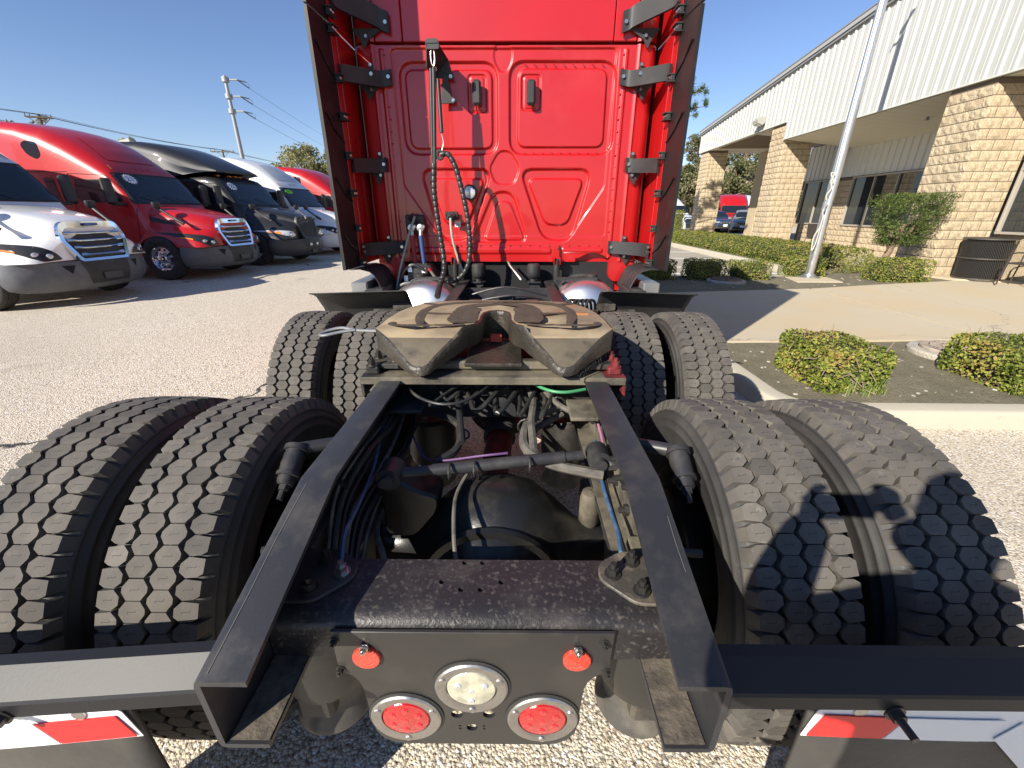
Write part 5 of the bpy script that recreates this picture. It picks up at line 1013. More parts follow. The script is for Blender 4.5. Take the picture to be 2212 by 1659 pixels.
# one split-face block in three rough variants per length; shared mesh data
def block_mesh(L, seed, m):
    rn = random.Random(seed); b = MB(); nx, nz = 5, 3; h = .187; rows = []
    for i in range(nx + 1):
        row = []
        for j in range(nz + 1):
            edge = i in (0, nx) or j in (0, nz); row.append((-.004 - (0 if edge else rn.uniform(.002, .026)), (i / nx - .5) * L, j / nz * h))
        rows.append(row)
    b.grid(rows); o = len(b.v); b.v += [(.05, -L / 2, 0), (.05, -L / 2, h), (.05, L / 2, 0), (.05, L / 2, h)]; q = nz + 1
    b.f += [tuple([*range(0, q), o + 1, o][::-1]), tuple([*range(nx * q, nx * q + q)] + [o + 3, o + 2]), tuple([i * q for i in range(nx + 1)] + [o + 2, o]), tuple([i * q + nz for i in range(nx + 1)][::-1] + [o + 1, o + 3])]
    return b.mesh('block', m)
BM = {(L, k): block_mesh(L - .018, k * 17 + int(L * 100), M_BLOCK if k < 3 else M_BLOCK2) for L in (.40, .20, .30, .10) for k in range(4)}
NB = [0]; EXTRA = MB()
def face_blocks(parent, o, ang, length, z0, z1, ph=0, lens=None):
    """courses of blocks on a wall face: origin o=(d,s), ang = heading of the outward normal's base rotation (0: faces -d; 90: faces -s)"""
    n = int((z1 - z0) / .2033 + .3)
    for k in range(n):
        z = z0 + k * .2033; x = 0; first = (.20 if (k + ph) % 2 else .40)
        while x < length - .05:
            L = min(first if x == 0 else .40, length - x); L = min((.40, .30, .20, .10), key=lambda q: abs(q - L))
            c_ = x + L / 2; p = (o[0], o[1] + c_) if ang == 0 else (o[0] + c_, o[1])
            M = MBLD @ Matrix.Translation((p[0], p[1], z)) @ Matrix.Rotation(R(ang), 4, 'Z'); me = BM[(L, random.randrange(3) if random.random() < .85 else 3)]
            NB[0] += 1
            if NB[0] <= 298: ob = link('block', me, parent); ob.matrix_local = M
            else: EXTRA.add([tuple(M @ v.co) for v in me.vertices], [tuple(p_.vertices) for p_ in me.polygons])
            x += L
for s0, z1 in ((-.22, 4.17), (7.86, 4.76), (15.9, 4.76)):
    pier = MB(); pier.box((.56, s0 + .55, (z1 + .16) / 2), (1.076, 1.076, z1 - .17)); po = bput(pier, 'pier', M_MORT)
    face_blocks(po, (.012, s0), 0, 1.1, .19, z1, 0); face_blocks(po, (.0, s0 + .012), 90, 1.1, .19, z1, 1)
# base wall of the recess
wall = MB(); wall.box((2.72, 4.0, .60), (.16, 12.6, .98)); wo_ = bput(wall, 'base_wall', M_MORT)
face_blocks(wo_, (2.63, 0.9), 0, 9.2, .12, 1.09, 0)
pr = MB(); pr.box((2.70, 7.78, 1.95), (.14, .94, 1.72)); pro = bput(pr, 'window_pier', M_MORT); face_blocks(pro, (2.62, 7.33), 0, .9, 1.12, 2.80, 0)
if EXTRA.v: EXTRA.obj('blocks', M_BLOCK, bld)['kind'] = 'stuff'
# fascia: corrugated panels of three ribs
ztop = lambda s: 5.85 + .079 * (17.25 - s)
RIB = [(0, .0), (.055, .0), (.08, .038), (.125, .038), (.15, .0), (.205, .0), (.215, .006), (.23, .006), (.24, 0), (.305, 0)]
def siding(s0, s1, zb, zt, d, nm, m, parent=None, flip=1):
    rows = []; s = s0
    while s < s1 - .001:
        for q, h in RIB[:-1]:
            if s + q < s1: rows.append([(d - h, s + q, zb), (d - h, s + q, zt(s + q) if callable(zt) else zt)])
        s += .305
    rows.append([(d, s1 - .002, zb), (d, s1 - .002, zt(s1) if callable(zt) else zt)]); q = MB(); q.grid(rows); return bput(q, nm, m, parent, fix=True)
s = -7.0
while s < 17.2:
    e_ = min(s + .915, 17.2); zb = 4.18 if s < 7.84 else 4.77
    if s < 7.84 < e_ and e_ - 7.84 > .05: siding(s, 7.84, 4.18, lambda q: ztop(q) - .16, -.02, 'siding_panel', M_SID); siding(7.845, e_, 4.77, lambda q: ztop(q) - .16, -.02, 'siding_panel', M_SID)
    else: siding(s, e_, zb, lambda q: ztop(q) - .16, -.02, 'siding_panel', M_SID)
    s += .915
bk = MB(); bk.prism([(-7, 4.2), (7.83, 4.2), (7.83, 4.79), (17.18, 4.79), (17.18, ztop(17.18) - .02), (-7, ztop(-7) - .02)], .0, .12, 'X'); bput(bk, 'fascia_core', M_MORT)
def slope_bar(d0, d1, za, zb, nm, m, s0=-7.0, s1=17.28):
    q = MB(); q.grid([[(d0, s_, ztop(s_) + za), (d1, s_, ztop(s_) + za), (d1, s_, ztop(s_) + zb), (d0, s_, ztop(s_) + zb), (d0, s_, ztop(s_) + za)] for s_ in (s0, 5, s1)]); q.f += [(0, 1, 2, 3), (10, 11, 12, 13)]; return bput(q, nm, m)
slope_bar(-.16, .2, -.10, .035, 'gutter', mat('gutter_grey', (.33, .335, .33), .5)); slope_bar(-.12, .2, -.17, -.11, 'gutter_lip', M_TRIM); slope_bar(-.18, -.15, .02, .06, 'roof_edge', M_TRIM)
for s0, s1, z in ((-7, 7.84, 4.165), (7.845, 17.2, 4.755)): q = MB(); q.box((-.03, (s0 + s1) / 2, z), (.09, s1 - s0, .03)); bput(q, 'drip_edge', mat('trim_greenish', (.52, .53, .47), .5))
for s_, z0, z1 in ((7.80, 4.18, 4.77), (17.2, 4.77, ztop(17.2) - .05)): q = MB(); q.box((-.03, s_, (z0 + z1) / 2), (.08, .05, z1 - z0)); bput(q, 'corner_trim', M_SID)
# soffits
for s0, s1, z0, z1 in ((-7, -.24, 4.15, 4.12), (.9, 7.84, 4.15, 3.86), (9.0, 10.6, 4.74, 4.5)):
    n = int((s1 - s0) / .4)
    for i in range(n):
        a_, b = s0 + (s1 - s0) * i / n, s0 + (s1 - s0) * (i + 1) / n - .006; q = MB(); q.grid([[(.05, a_, z0), (.05, b, z0)], [(2.68, a_, z1), (2.68, b, z1)]]); so_ = bput(q, 'soffit_board', M_SOFF); 
q = MB(); q.box((1.55, 4, 4.75), (2.7, 21.8, .05)); bput(q, 'recess_lid', M_MORT)
n = 19
for i in range(n): q = MB(); a_ = 9.02 + 8.1 * i / n; q.box((2.1, a_ + .21, 4.765), (4.1, 8.1 / n - .006, .02)); bput(q, 'carport_soffit', M_SOFF)
q = MB(); q.box((4.25, 13, 4.9), (.2, 8.3, .62)); bput(q, 'carport_beam', M_TRIM)
for s_ in (15.95,): q = MB(); q.box((3.7, s_ + .5, 2.4), (.9, .9, 4.7)); bput(q, 'rear_pier', M_BLOCK)
# recessed wall: corrugated head, windows, frame
siding(-.2, 10.6, 2.86, 4.2, 2.66, 'shop_siding', M_WALLIN); q = MB(); q.box((2.74, 5.2, 3.4), (.1, 10.8, 1.7)); bput(q, 'wall_core', M_MORT)
siding(-7, -.24, 2.5, 4.2, 1.22, 'shop_siding', M_WALLIN); q = MB(); q.box((1.45, -3.6, 3.4), (.4, 6.7, 1.7)); bput(q, 'wall_core', M_MORT)
M_SHOP = mat('shop_glass', (.02, .026, .03), .03, spec=.75)
def window(s0, s1, z0, z1, d, panes):
    w_ = MB(); t = .055
    w_.box((d, (s0 + s1) / 2, z0 - t / 2), (.11, s1 - s0 + 2 * t, t), .006); w_.box((d, (s0 + s1) / 2, z1 + t / 2), (.11, s1 - s0 + 2 * t, t), .006)
    for s_ in (s0 - t / 2, s1 + t / 2): w_.box((d, s_, (z0 + z1) / 2), (.11, t, z1 - z0 - .002), .006)
    for i in range(1, panes): w_.box((d, s0 + (s1 - s0) * i / panes, (z0 + z1) / 2), (.10, t * .8, z1 - z0 - .002), .006)
    wo_ = bput(w_, 'window', M_WFR)
    for i in range(panes):
        p_ = MB(); a_, b = s0 + (s1 - s0) * i / panes + .02, s0 + (s1 - s0) * (i + 1) / panes - .02; p_.box((d + .02, (a_ + b) / 2, (z0 + z1) / 2), (.012, b - a_, z1 - z0)); bput(p_, 'pane', M_SHOP, wo_)
window(8.32, 10.35, 1.15, 2.78, 2.62, 2); window(4.0, 7.25, 1.15, 2.78, 2.62, 3); window(.95, 3.7, 1.15, 2.78, 2.62, 3); window(-3.6, -.32, 1.18, 2.42, 1.16, 3)
q = MB(); q.box((1.3, -3.6, .66), (.2, 6.7, .98)); bput(q, 'base_wall', M_BLOCK); q = MB(); q.box((1.22, -.27, 1.85), (.14, .09, 1.5)); bput(q, 'jamb', M_WFR)
# far walls and roof so that the building is a closed body
q = MB(); q.box((12, -8, 2.4), (18, 15, 4.6)); q.box((8, 3.5, 2.3), (10.4, 13, 4.4)); bput(q, 'rear_walls', M_BLOCK2)
q = MB(); q.grid([[(0.1, s_, ztop(s_) - .01), (24, s_, ztop(s_) - .01)] for s_ in (-7, 17.2)]); bput(q, 'roof', M_TRIM)
q = MB(); q.cyl((1.3, 3.0, 4.02), (1.3, 3.0, 3.95), .03, n=10); q.cyl((1.3, 3.0, 3.955), (1.3, 3.0, 3.94), .055, n=12); bput(q, 'sprinkler_head', M_TRIM)
wl = thing('wall_floodlight', 'boxy grey floodlight fixed to the white corrugated fascia', 'lamp', MBLD @ Vector((-.06, 9.81, 5.1)), -AL)
q = MB(); q.prism([(0, -.08), (-.10, -.17), (-.30, -.10), (-.34, .02), (-.26, .13), (0, .13)], -.24, .24, 'Y', bev=.012); q.obj('housing', mat('lamp_grey', (.34, .33, .29), .5), wl); q = MB(); q.prism([(-.105, -.178), (-.302, -.107), (-.30, -.10), (-.10, -.168)], -.2, .2, 'Y'); q.obj('lens', M_LAMPG, wl); q = MB(); q.box((.02, 0, 0), (.05, .3, .2), .008); q.obj('mount', M_TRIM, wl)

# ------------------------------------------------------------------ foliage
def leaf_mat(name, cols, trans=.25):
    m = bpy.data.materials.new(name); m.use_nodes = True; n, L, b = nodes_of(m); at = n.new('ShaderNodeAttribute'); at.attribute_name = 'tint'
    r = n.new('ShaderNodeValToRGB'); L.new(at.outputs['Fac'], r.inputs[0]); k = len(cols)
    for i, c_ in enumerate(cols):
        e_ = r.color_ramp.elements[0] if i == 0 else (r.color_ramp.elements[-1] if i == k - 1 else r.color_ramp.elements.new(i / (k - 1))); e_.position = i / (k - 1); e_.color = (*c_, 1)
    L.new(r.outputs[0], b.inputs['Base Color']); b.inputs['Roughness'].default_value = .6; b.inputs['Specular IOR Level'].default_value = .15
    tr = n.new('ShaderNodeBsdfTranslucent'); L.new(r.outputs[0], tr.inputs[0]); mx = n.new('ShaderNodeMixShader'); mx.inputs[0].default_value = trans; L.new(b.outputs[0], mx.inputs[1]); L.new(tr.outputs[0], mx.inputs[2]); L.new(mx.outputs[0], n['Material Output'].inputs[0]); return m
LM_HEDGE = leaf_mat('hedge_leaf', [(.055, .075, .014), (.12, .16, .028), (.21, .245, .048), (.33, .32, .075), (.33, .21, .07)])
LM_GRASS = leaf_mat('grass_blade', [(.10, .15, .03), (.18, .25, .06), (.32, .32, .14)])
LM_PINE = leaf_mat('juniper_leaf', [(.035, .06, .015), (.06, .10, .025), (.11, .15, .04), (.16, .17, .05)], .12)
LM_OAK = leaf_mat('oak_leaf', [(.045, .055, .022), (.10, .11, .045), (.16, .16, .075), (.22, .20, .11)], .15)
LM_PEP = leaf_mat('pepper_leaf', [(.10, .11, .04), (.19, .19, .08), (.28, .26, .12), (.36, .33, .18)], .3)
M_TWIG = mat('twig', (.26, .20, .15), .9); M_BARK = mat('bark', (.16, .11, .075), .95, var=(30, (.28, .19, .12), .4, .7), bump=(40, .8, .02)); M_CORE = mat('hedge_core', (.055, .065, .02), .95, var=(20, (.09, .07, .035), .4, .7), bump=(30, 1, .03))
def leaves(name, C, size, m, parent, up=.3, aspect=.6, nrm=None, fold=True, tint=None, jit=.35):
    """one mesh of small leaf blades at centres C (N,3)"""
    C = np.asarray(C, float); N = len(C); g_ = RNG
    n = g_.normal(size=(N, 3)); n[:, 2] += up * 2
    if nrm is not None: n = n * .75 + np.asarray(nrm) * 1.3
    n /= np.linalg.norm(n, axis=1)[:, None]; t = g_.normal(size=(N, 3)); t -= (t * n).sum(1)[:, None] * n; t /= np.linalg.norm(t, axis=1)[:, None]; b = np.cross(n, t)
    L = size * (1 + jit * g_.uniform(-1, 1, N))[:, None]; W = L * aspect
    V = np.empty((N, 4, 3)); V[:, 0] = C - t * L * .5; V[:, 1] = C + b * W * .5 + n * L * .08; V[:, 2] = C + t * L * .5 - n * L * .1; V[:, 3] = C - b * W * .5 + n * L * .08
    me = bpy.data.meshes.new(name); me.vertices.add(N * 4); me.vertices.foreach_set('co', V.reshape(-1)); me.loops.add(N * 4); me.loops.foreach_set('vertex_index', np.arange(N * 4, dtype=np.int32)); me.polygons.add(N); me.polygons.foreach_set('loop_start', np.arange(0, N * 4, 4, dtype=np.int32)); 
    try: me.polygons.foreach_set('loop_total', np.full(N, 4, dtype=np.int32))
    except Exception: pass
    me.update(calc_edges=True); me.materials.append(m); tv = g_.uniform(0, 1, N) if tint is None else np.clip(tint, 0, 1); face_attr(me, 'tint', tv); return link(name, me, parent)
def clip_bush(name, label, cat, x0, y0, x1, y1, z0, z1, dens=900, size=.035, group=None, grass=0, twigs=40, patch=1.3, rnd=.14):
    root = thing(name, label, cat, ((x0 + x1) / 2, (y0 + y1) / 2, z0), 0, group); hx, hy, hz = (x1 - x0) / 2, (y1 - y0) / 2, (z1 - z0)
    cx, cy = (x0 + x1) / 2, (y0 + y1) / 2
    area = 4 * (hx + hy) * hz + 4 * hx * hy; N = int(area * dens); P = []; Nn = []
    g_ = RNG
    w_ = np.array([hy * hz, hy * hz, hx * hz, hx * hz, hx * hy * 1.0]); w_ = w_ / w_.sum(); side = g_.choice(5, N, p=w_); u = g_.uniform(-1, 1, N); v = g_.uniform(-1, 1, N)
    p = np.zeros((N, 3)); nn = np.zeros((N, 3))
    for k, (ax, sg) in enumerate(((0, 1), (0, -1), (1, 1), (1, -1), (2, 1))):
        q = side == k; o = [0, 1, 2]; o.remove(ax); p[q, ax] = sg; p[q, o[0]] = u[q]; p[q, o[1]] = v[q]; nn[q, ax] = sg
    pw = np.linalg.norm(np.abs(p) ** 14, ord=1, axis=1) ** (1 / 14); p = p / pw[:, None] * 1.02           # rounded box
    co = np.stack([p[:, 0] * hx, p[:, 1] * hy, (p[:, 2] + 1) / 2 * hz], 1)
    wob = np.array([noise.noise(Vector((a_[0] + cx, a_[1] + cy, a_[2])) * 4.5) for a_ in co]); dep = g_.uniform(0, 1, N) ** 2 * .09
    co += nn * (wob * rnd * .3 - dep + .012)[:, None]; co[:, 2] = np.maximum(co[:, 2], .012)
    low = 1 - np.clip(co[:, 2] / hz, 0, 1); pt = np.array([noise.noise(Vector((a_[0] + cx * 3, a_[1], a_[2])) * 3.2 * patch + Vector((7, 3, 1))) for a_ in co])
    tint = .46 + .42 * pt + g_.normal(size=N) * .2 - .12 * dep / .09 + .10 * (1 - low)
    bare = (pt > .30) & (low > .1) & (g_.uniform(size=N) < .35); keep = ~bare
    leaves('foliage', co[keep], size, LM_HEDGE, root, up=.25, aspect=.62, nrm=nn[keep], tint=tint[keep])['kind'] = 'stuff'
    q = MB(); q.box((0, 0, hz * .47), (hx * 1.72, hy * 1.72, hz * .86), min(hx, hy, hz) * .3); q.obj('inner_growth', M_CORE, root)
    q = MB(); rn = random.Random(int(cx * 100))
    for _ in range(twigs):
        a_ = Vector((rn.uniform(-.9, .9) * hx, rn.choice((-1, 1, -1)) * hy * .86, rn.uniform(.1, .9) * hz)) if rn.random() < .7 else Vector((rn.choice((-1, 1)) * hx * .86, rn.uniform(-.9, .9) * hy, rn.uniform(.1, .9) * hz))
        d = Vector((rn.gauss(0, 1), rn.gauss(0, 1), rn.gauss(.3, 1))).normalized() * rn.uniform(.06, .16); q.tube([a_ - d * .3, a_ + d * .3 + Vector((0, 0, .01)), a_ + d], .0035, 4)
    if twigs: q.obj('twigs', M_TWIG, root)['kind'] = 'stuff'
    if grass:
        V = MB(); tt = []
        for _ in range(grass):
            x, y = (rn.uniform(-1.0, 1.0) * hx, rn.uniform(-1.05, 1.0) * hy); z = 0 if rn.random() < .5 else hz * .7; l_ = rn.uniform(.08, .22); a_ = rn.uniform(0, 6.28); bx, by = math.cos(a_), math.sin(a_); w2 = .004; lean = rn.uniform(.1, .7) * l_
            if z == 0: y = -hy * rn.uniform(.85, 1.25)
            V.add([(x - by * w2, y + bx * w2, z), (x + by * w2, y - bx * w2, z), (x + bx * lean * .4 + by * w2 * .8, y + by * lean * .4 - bx * w2 * .8, z + l_ * .6), (x + bx * lean * .4 - by * w2 * .8, y + by * lean * .4 + bx * w2 * .8, z + l_ * .6), (x + bx * lean, y + by * lean, z + l_ * .95)], [(0, 1, 2, 3), (3, 2, 4)]); t_ = rn.random(); tt += [t_, t_]
        me = V.mesh('grass', LM_GRASS, fix=False); face_attr(me, 'tint', tt); link('grass', me, root)['kind'] = 'stuff'
    return root
clip_bush('clipped_shrub', 'large clipped yellow-green shrub on the soil strip right beside the rear tyres', 'shrub', 2.72, 3.30, 3.27, 4.0, .13, .50, 5600, .031, grass=70, twigs=170)
clip_bush('clipped_shrub', 'shrub overgrown with long grass beside the near manhole cover', 'shrub', 4.33, 3.24, 5.6, 3.95, .13, .50, 4200, .031, grass=520, twigs=90)
clip_bush('clipped_shrub', 'small clipped shrub half in shade beside the far manhole ring', 'shrub', 4.08, 9.72, 4.88, 10.3, .13, .57, 1700, .036, twigs=30)
clip_bush('clipped_shrub', 'small brownish clipped shrub between the far manhole ring and the flagpole', 'shrub', 5.13, 9.72, 5.93, 10.3, .13, .54, 1700, .036, twigs=40, patch=.6)
clip_bush('clipped_shrub', 'clipped shrub directly behind the foot of the flagpole', 'shrub', 6.66, 10.22, 7.50, 10.75, .13, .57, 1700, .036, twigs=30)
clip_bush('clipped_shrub', 'clipped shrub at the foot of the small trimmed juniper tree', 'shrub', 8.22, 9.42, 9.28, 10.1, .13, .62, 1700, .036, twigs=40)
clip_bush('clipped_shrub', 'shaded shrub peeking out below the black edge of the red cab', 'shrub', 2.95, 9.7, 3.75, 10.3, .13, .56, 1700, .036, twigs=10)
clip_bush('hedge', 'long low clipped hedge running along the kerb of the visitor car park', 'hedge', 8.08, 10.98, 9.15, 22.4, .13, .74, 1050, .04, twigs=150)
clip_bush('hedge', 'narrow upright clipped hedge column in front of the white lorry', 'hedge', 8.18, 22.6, 8.62, 23.2, .13, 1.66, 1000, .045, twigs=10)
clip_bush('clipped_shrub', 'low shrub left of the upright hedge column', 'shrub', 7.9, 23.6, 8.5, 24.2, .13, .85, 800, .045, twigs=5)
# loose leaves, stones and litter on the soil
q = MB(); rn = random.Random(5)
for _ in range(260):
    x, y = (rn.uniform(2.45, 7), rn.uniform(3.2, 4.8)) if rn.random() < .6 else (rn.uniform(2.6, 9.6), rn.uniform(8.6, 10.4)); r_ = rn.uniform(.006, .02) * (1.6 if y > 8 else 1)
    st = len(q.v); q.box((0, 0, 0), (r_ * 2, r_ * 1.5, r_), r_ * .3); q.xf(Matrix.Translation((x, y, .137)) @ Matrix.Rotation(rn.uniform(0, 6), 4, 'Z'), st)
tag(q.obj('soil_pebbles', mat('pebble', (.24, .22, .18), .9, var=(6, (.36, .33, .27), .4, .6))), 'scattered pale pebbles and crumbs on the planting soil', 'pebbles', kind='stuff')
q = MB(); tt = []
for _ in range(260):
    cx_, cy_ = (rn.uniform(3.3, 4.6), rn.uniform(3.12, 4.5)) if rn.random() < .75 else (rn.uniform(2.4, 4), rn.uniform(3.15, 3.3)); l_ = rn.uniform(.03, .10); a_ = rn.uniform(0, 6.28); q.add([(cx_, cy_, .136), (cx_ + .004, cy_ + .003, .136), (cx_ + math.cos(a_) * l_, cy_ + math.sin(a_) * l_, .136 + l_ * rn.uniform(.1, .8))], [(0, 1, 2)]); tt.append(rn.random())
me = q.mesh('weeds', LM_GRASS, fix=False); face_attr(me, 'tint', tt); tag(link('weeds', me), 'sparse grass weeds sprouting from the planting soil', 'weeds', kind='stuff')
# trimmed juniper tree
tr = thing('juniper_tree', 'small juniper tree trimmed flat on top in front of the block pier', 'tree', (8.95, 10.42, .13))
q = MB(); q.tube([(-.03, 0, -.05), (.0, .02, .3), (.10, .03, .65), (.16, .02, .95), (.2, 0, 1.2)], [.085, .075, .065, .06, .05], 10, sub=3); q.tube([(.11, .03, .68), (.3, -.05, .95), (.45, -.1, 1.3)], .03, 7, sub=3); q.tube([(.09, .03, .6), (-.1, .08, .95), (-.2, .1, 1.3)], .03, 7, sub=3); q.obj('trunk', M_BARK, tr, smooth=True)
g_ = RNG; N = 2600; u = g_.uniform(-1, 1, (N, 3)); zz = .80 + (u[:, 2] + 1) / 2 * 1.02; wd = .32 + .34 * np.clip((zz - .80) / 1.0, 0, 1) ** .7; edge = np.maximum(np.abs(u[:, 0]), np.abs(u[:, 1])); keep = (edge > .55) | (zz > 1.62) | (zz < .92)
C_ = np.stack([u[:, 0] * wd * .98 + .14 + .10 * (zz - .8), u[:, 1] * wd * .62, zz], 1)[keep]; wv = np.array([noise.noise(Vector(p) * 3.5) for p in C_]); C_ = C_[wv > -.28]; wv = wv[wv > -.28]
spr = []; st_ = []
for p, w0 in zip(C_, wv):
    d = np.array([p[0] - .14, p[1], .5 * (p[2] - 1.2)]); d = d / (np.linalg.norm(d) + 1e-6) + np.array([.25, -.1, .25]); d /= np.linalg.norm(d)
    for k in range(9): t = k / 9; spr.append(p + d * (t * .15) + g_.normal(size=3) * .022 * (1 - t * .5)); st_.append(.3 + .5 * t + .4 * w0 + g_.normal() * .12)
spr = np.array(spr); ok = spr[:, 2] < 1.86; leaves('crown', spr[ok], .05, LM_PINE, tr, up=.2, aspect=.26, tint=np.array(st_)[ok])['kind'] = 'stuff'
# generic tree
def tree(name, label, loc, H, crown, lm, n=60, per=110, size=.22, group=None, trunk=.16, seed=1, droop=0, leafy=1.0, sq=.8):
    rn = random.Random(seed); root = thing(name, label, 'tree', loc, 0, group); q = MB(); q.tube([(0, 0, -.3), (.05 * H, 0, H * .25), (.02 * H, .03 * H, H * .5), (0, 0, H * .72)], [trunk * 1.3, trunk, trunk * .8, trunk * .4], 9, sub=3)
    cl = []
    for k in range(n):
        a_ = rn.uniform(0, 2 * PI); rr = crown * math.sqrt(rn.uniform(.02, 1)); hz = rn.uniform(-1, 1); sc = math.sqrt(max(0, 1 - hz * hz)); c_ = Vector((rr * math.cos(a_) * sc, rr * math.sin(a_) * sc, H * .66 + hz * H * .33)); cl.append(c_)
        if k < 16: m_ = Vector((0, 0, H * rn.uniform(.3, .6))); q.tube([m_, m_.lerp(c_, .5) + Vector((0, 0, .04 * H)), c_], [trunk * .35, trunk * .22, trunk * .08], 6, sub=3)
    q.obj('trunk', M_BARK, root, smooth=True); P = []; tt = []; g_ = np.random.default_rng(seed)
    for c_ in cl:
        r_ = crown * rn.uniform(.16, .34); k = int(per * leafy * rn.uniform(.6, 1.3)); p = g_.normal(size=(k, 3)); p /= np.linalg.norm(p, axis=1)[:, None] + 1e-6; p *= (g_.uniform(.25, 1, k) ** .6)[:, None] * r_; p[:, 2] = p[:, 2] * sq - droop * np.abs(p[:, 0]) ; b_ = rn.uniform(.25, .7); P.append(p + np.array(c_)); tt.append(b_ + g_.normal(size=k) * .16)
    leaves('crown', np.concatenate(P), size, lm, root, up=.3, aspect=.55, tint=np.concatenate(tt))['kind'] = 'stuff'; return root
# left: pepper trees behind the lorries
gl = 'pepper trees behind the parked lorries'
for i, (x, y, h, r_, lab) in enumerate(((-20.9, 46, 7.3, 3.1, 'tallest feathery pepper tree right of the steel power pole'), (-17.6, 47, 7.0, 2.9, 'pepper tree nearest the left edge of the red cab'), (-24.0, 48, 5.9, 2.6, 'lower pepper tree nearest the steel power pole'), (-15, 50, 6.0, 2.3, 'pepper tree mostly hidden behind the red cab'))): tree('pepper_tree', lab, (x, y, 0), h, r_, LM_PEP, 80, 95, .26, gl, .17, 11 + i, leafy=.9)
for i, (x, y, h, r_, lab) in enumerate(((-58.6, 55, 11.3, 2.2, 'treetop at the far left edge above the red roof'), (-54.5, 55, 11.6, 1.6, 'thin treetop right behind the nearest wooden pole'), (-47.5, 58, 10.2, 1.2, 'tiny treetop right of the nearest wooden pole'))): tree('far_tree', lab, (x, y, 0), h, r_, LM_PEP, 40, 50, .3, 'treetops beyond the lorry roofs', .2, 31 + i, leafy=.7)
# right: dry hillside with oaks
hl = MB(); hx_ = np.linspace(2, 150, 60); hy_ = np.linspace(52, 170, 40)
hl.grid([[(x, y, max(-.3, (1 - math.exp(-max(0, (y - 53)) / 18)) * 11.5 * min(1, max(0, (x - 4) / 26)) + 1.1 * noise.noise(Vector((x * .08, y * .08, 0))) - .4)) for y in hy_] for x in hx_]); tag(hl.obj('dry_hillside', mat('dry_grass_hill', (.40, .31, .19), .95, var=(.12, (.30, .25, .14), .4, .65), dirt=(1.2, (.22, .19, .10), .5, .8), bump=(3, 1, .3)), smooth=True), kind='structure')
hz = lambda x, y: max(-.3, (1 - math.exp(-max(0, (y - 53)) / 18)) * 11.5 * min(1, max(0, (x - 4) / 26)) + 1.1 * noise.noise(Vector((x * .08, y * .08, 0))) - .4)
labs = ['dark oak low on the hillside seen left of the nearest open bay', 'grey-green oak halfway up the dry hill', 'bushy oak seen through the carport opening', 'oak behind the parked red lorry', 'tall oak beside the building corner', 'spreading oak on the hill crest']
rn = random.Random(9); k = 0
OAK = [a_ + ' oak ' + b_ + ' on the dry hillside' for a_, b_ in zip(['leftmost front', 'second front', 'third front', 'fourth front', 'fifth front', 'sixth front', 'low outermost left', 'first upper', 'middle upper', 'right upper', 'slim upper left', 'first crest', 'rightmost front', 'lone far left', 'right crest', 'middle crest'], ['left of the corner pier', 'just behind the corner pier', 'in the left of the carport opening', 'in the middle of the carport opening', 'in the right of the carport opening', 'beside the middle pier', 'nearest the cab edge', 'above the corner pier', 'high in the carport opening', 'high beside the middle pier', 'above the white lorry', 'top left', 'hidden by the middle pier', 'hidden by the red cab', 'top right', 'top middle'])]
for x, y, h, r_ in ((18.2, 54, 6.2, 2.6), (21, 55, 6.5, 2.8), (24, 53, 6.0, 2.8), (27, 55, 6.6, 3.0), (30, 55, 7.0, 3.2), (34, 56, 7.0, 3.2), (15.5, 53, 5.4, 2.6), (20, 63, 5.8, 2.5), (26.5, 64, 5.2, 2.6), (32, 66, 5.5, 2.8), (17.3, 60, 5.6, 2.4), (23, 72, 5.5, 2.5), (38, 58, 7, 3.4), (12.5, 56, 5, 2.4), (29, 75, 5.2, 2.6), (20.5, 76, 5.4, 2.6)):
    tree('oak_tree', OAK[k], (x, y, hz(x, y) - .2), h, r_, LM_OAK, 46, 85, .30, 'oaks on the hillside behind the building', .2, 50 + k, sq=.75); k += 1
# pine whose branches stick out past the right cab edge
pn = thing('pine_tree', 'tall pine with branch tips showing past the right edge of the red cab', 'tree', (5.1, 20.5, 0)); q = MB(); q.tube([(0, 0, -.2), (.05, 0, 4), (0, .05, 7.6)], [.2, .15, .05], 10, sub=4); P = []; tt = []; g_ = np.random.default_rng(77)
for zb, ln, az in [(5.0, 2.35, -8), (5.35, 2.95, 4), (5.75, 2.65, -14), (6.25, 2.55, 8), (6.7, 2.2, -4), (4.6, 2.1, 12), (7.2, 1.6, 0)] + [(rn.uniform(4.4, 7.4), rn.uniform(.9, 2.0), rn.uniform(50, 310)) for _ in range(22)]:
    d = Vector((math.cos(R(az)), math.sin(R(az)), .12)); tip = Vector((0, 0, zb)) + d * ln; q.tube([(0, 0, zb), Vector((0, 0, zb)) + d * ln * .5, tip], [.035, .02, .008], 5, sub=3)
    for _ in range(9):
        t = rn.uniform(.45, 1.0); c_ = Vector((0, 0, zb)) + d * ln * t + Vector((rn.gauss(0, .09), rn.gauss(0, .09), rn.gauss(.03, .08)))
        k = 130; dd = g_.normal(size=(k, 3)) * .75 + np.array(d); dd /= np.linalg.norm(dd, axis=1)[:, None]; P.append(np.array(c_) + dd * g_.uniform(.02, .2, k)[:, None]); tt.append(.45 + g_.normal(size=k) * .2)
q.obj('trunk', M_BARK, pn, smooth=True); leaves('needles', np.concatenate(P), .14, LM_PINE, pn, up=.1, aspect=.13, tint=np.concatenate(tt))['kind'] = 'stuff'
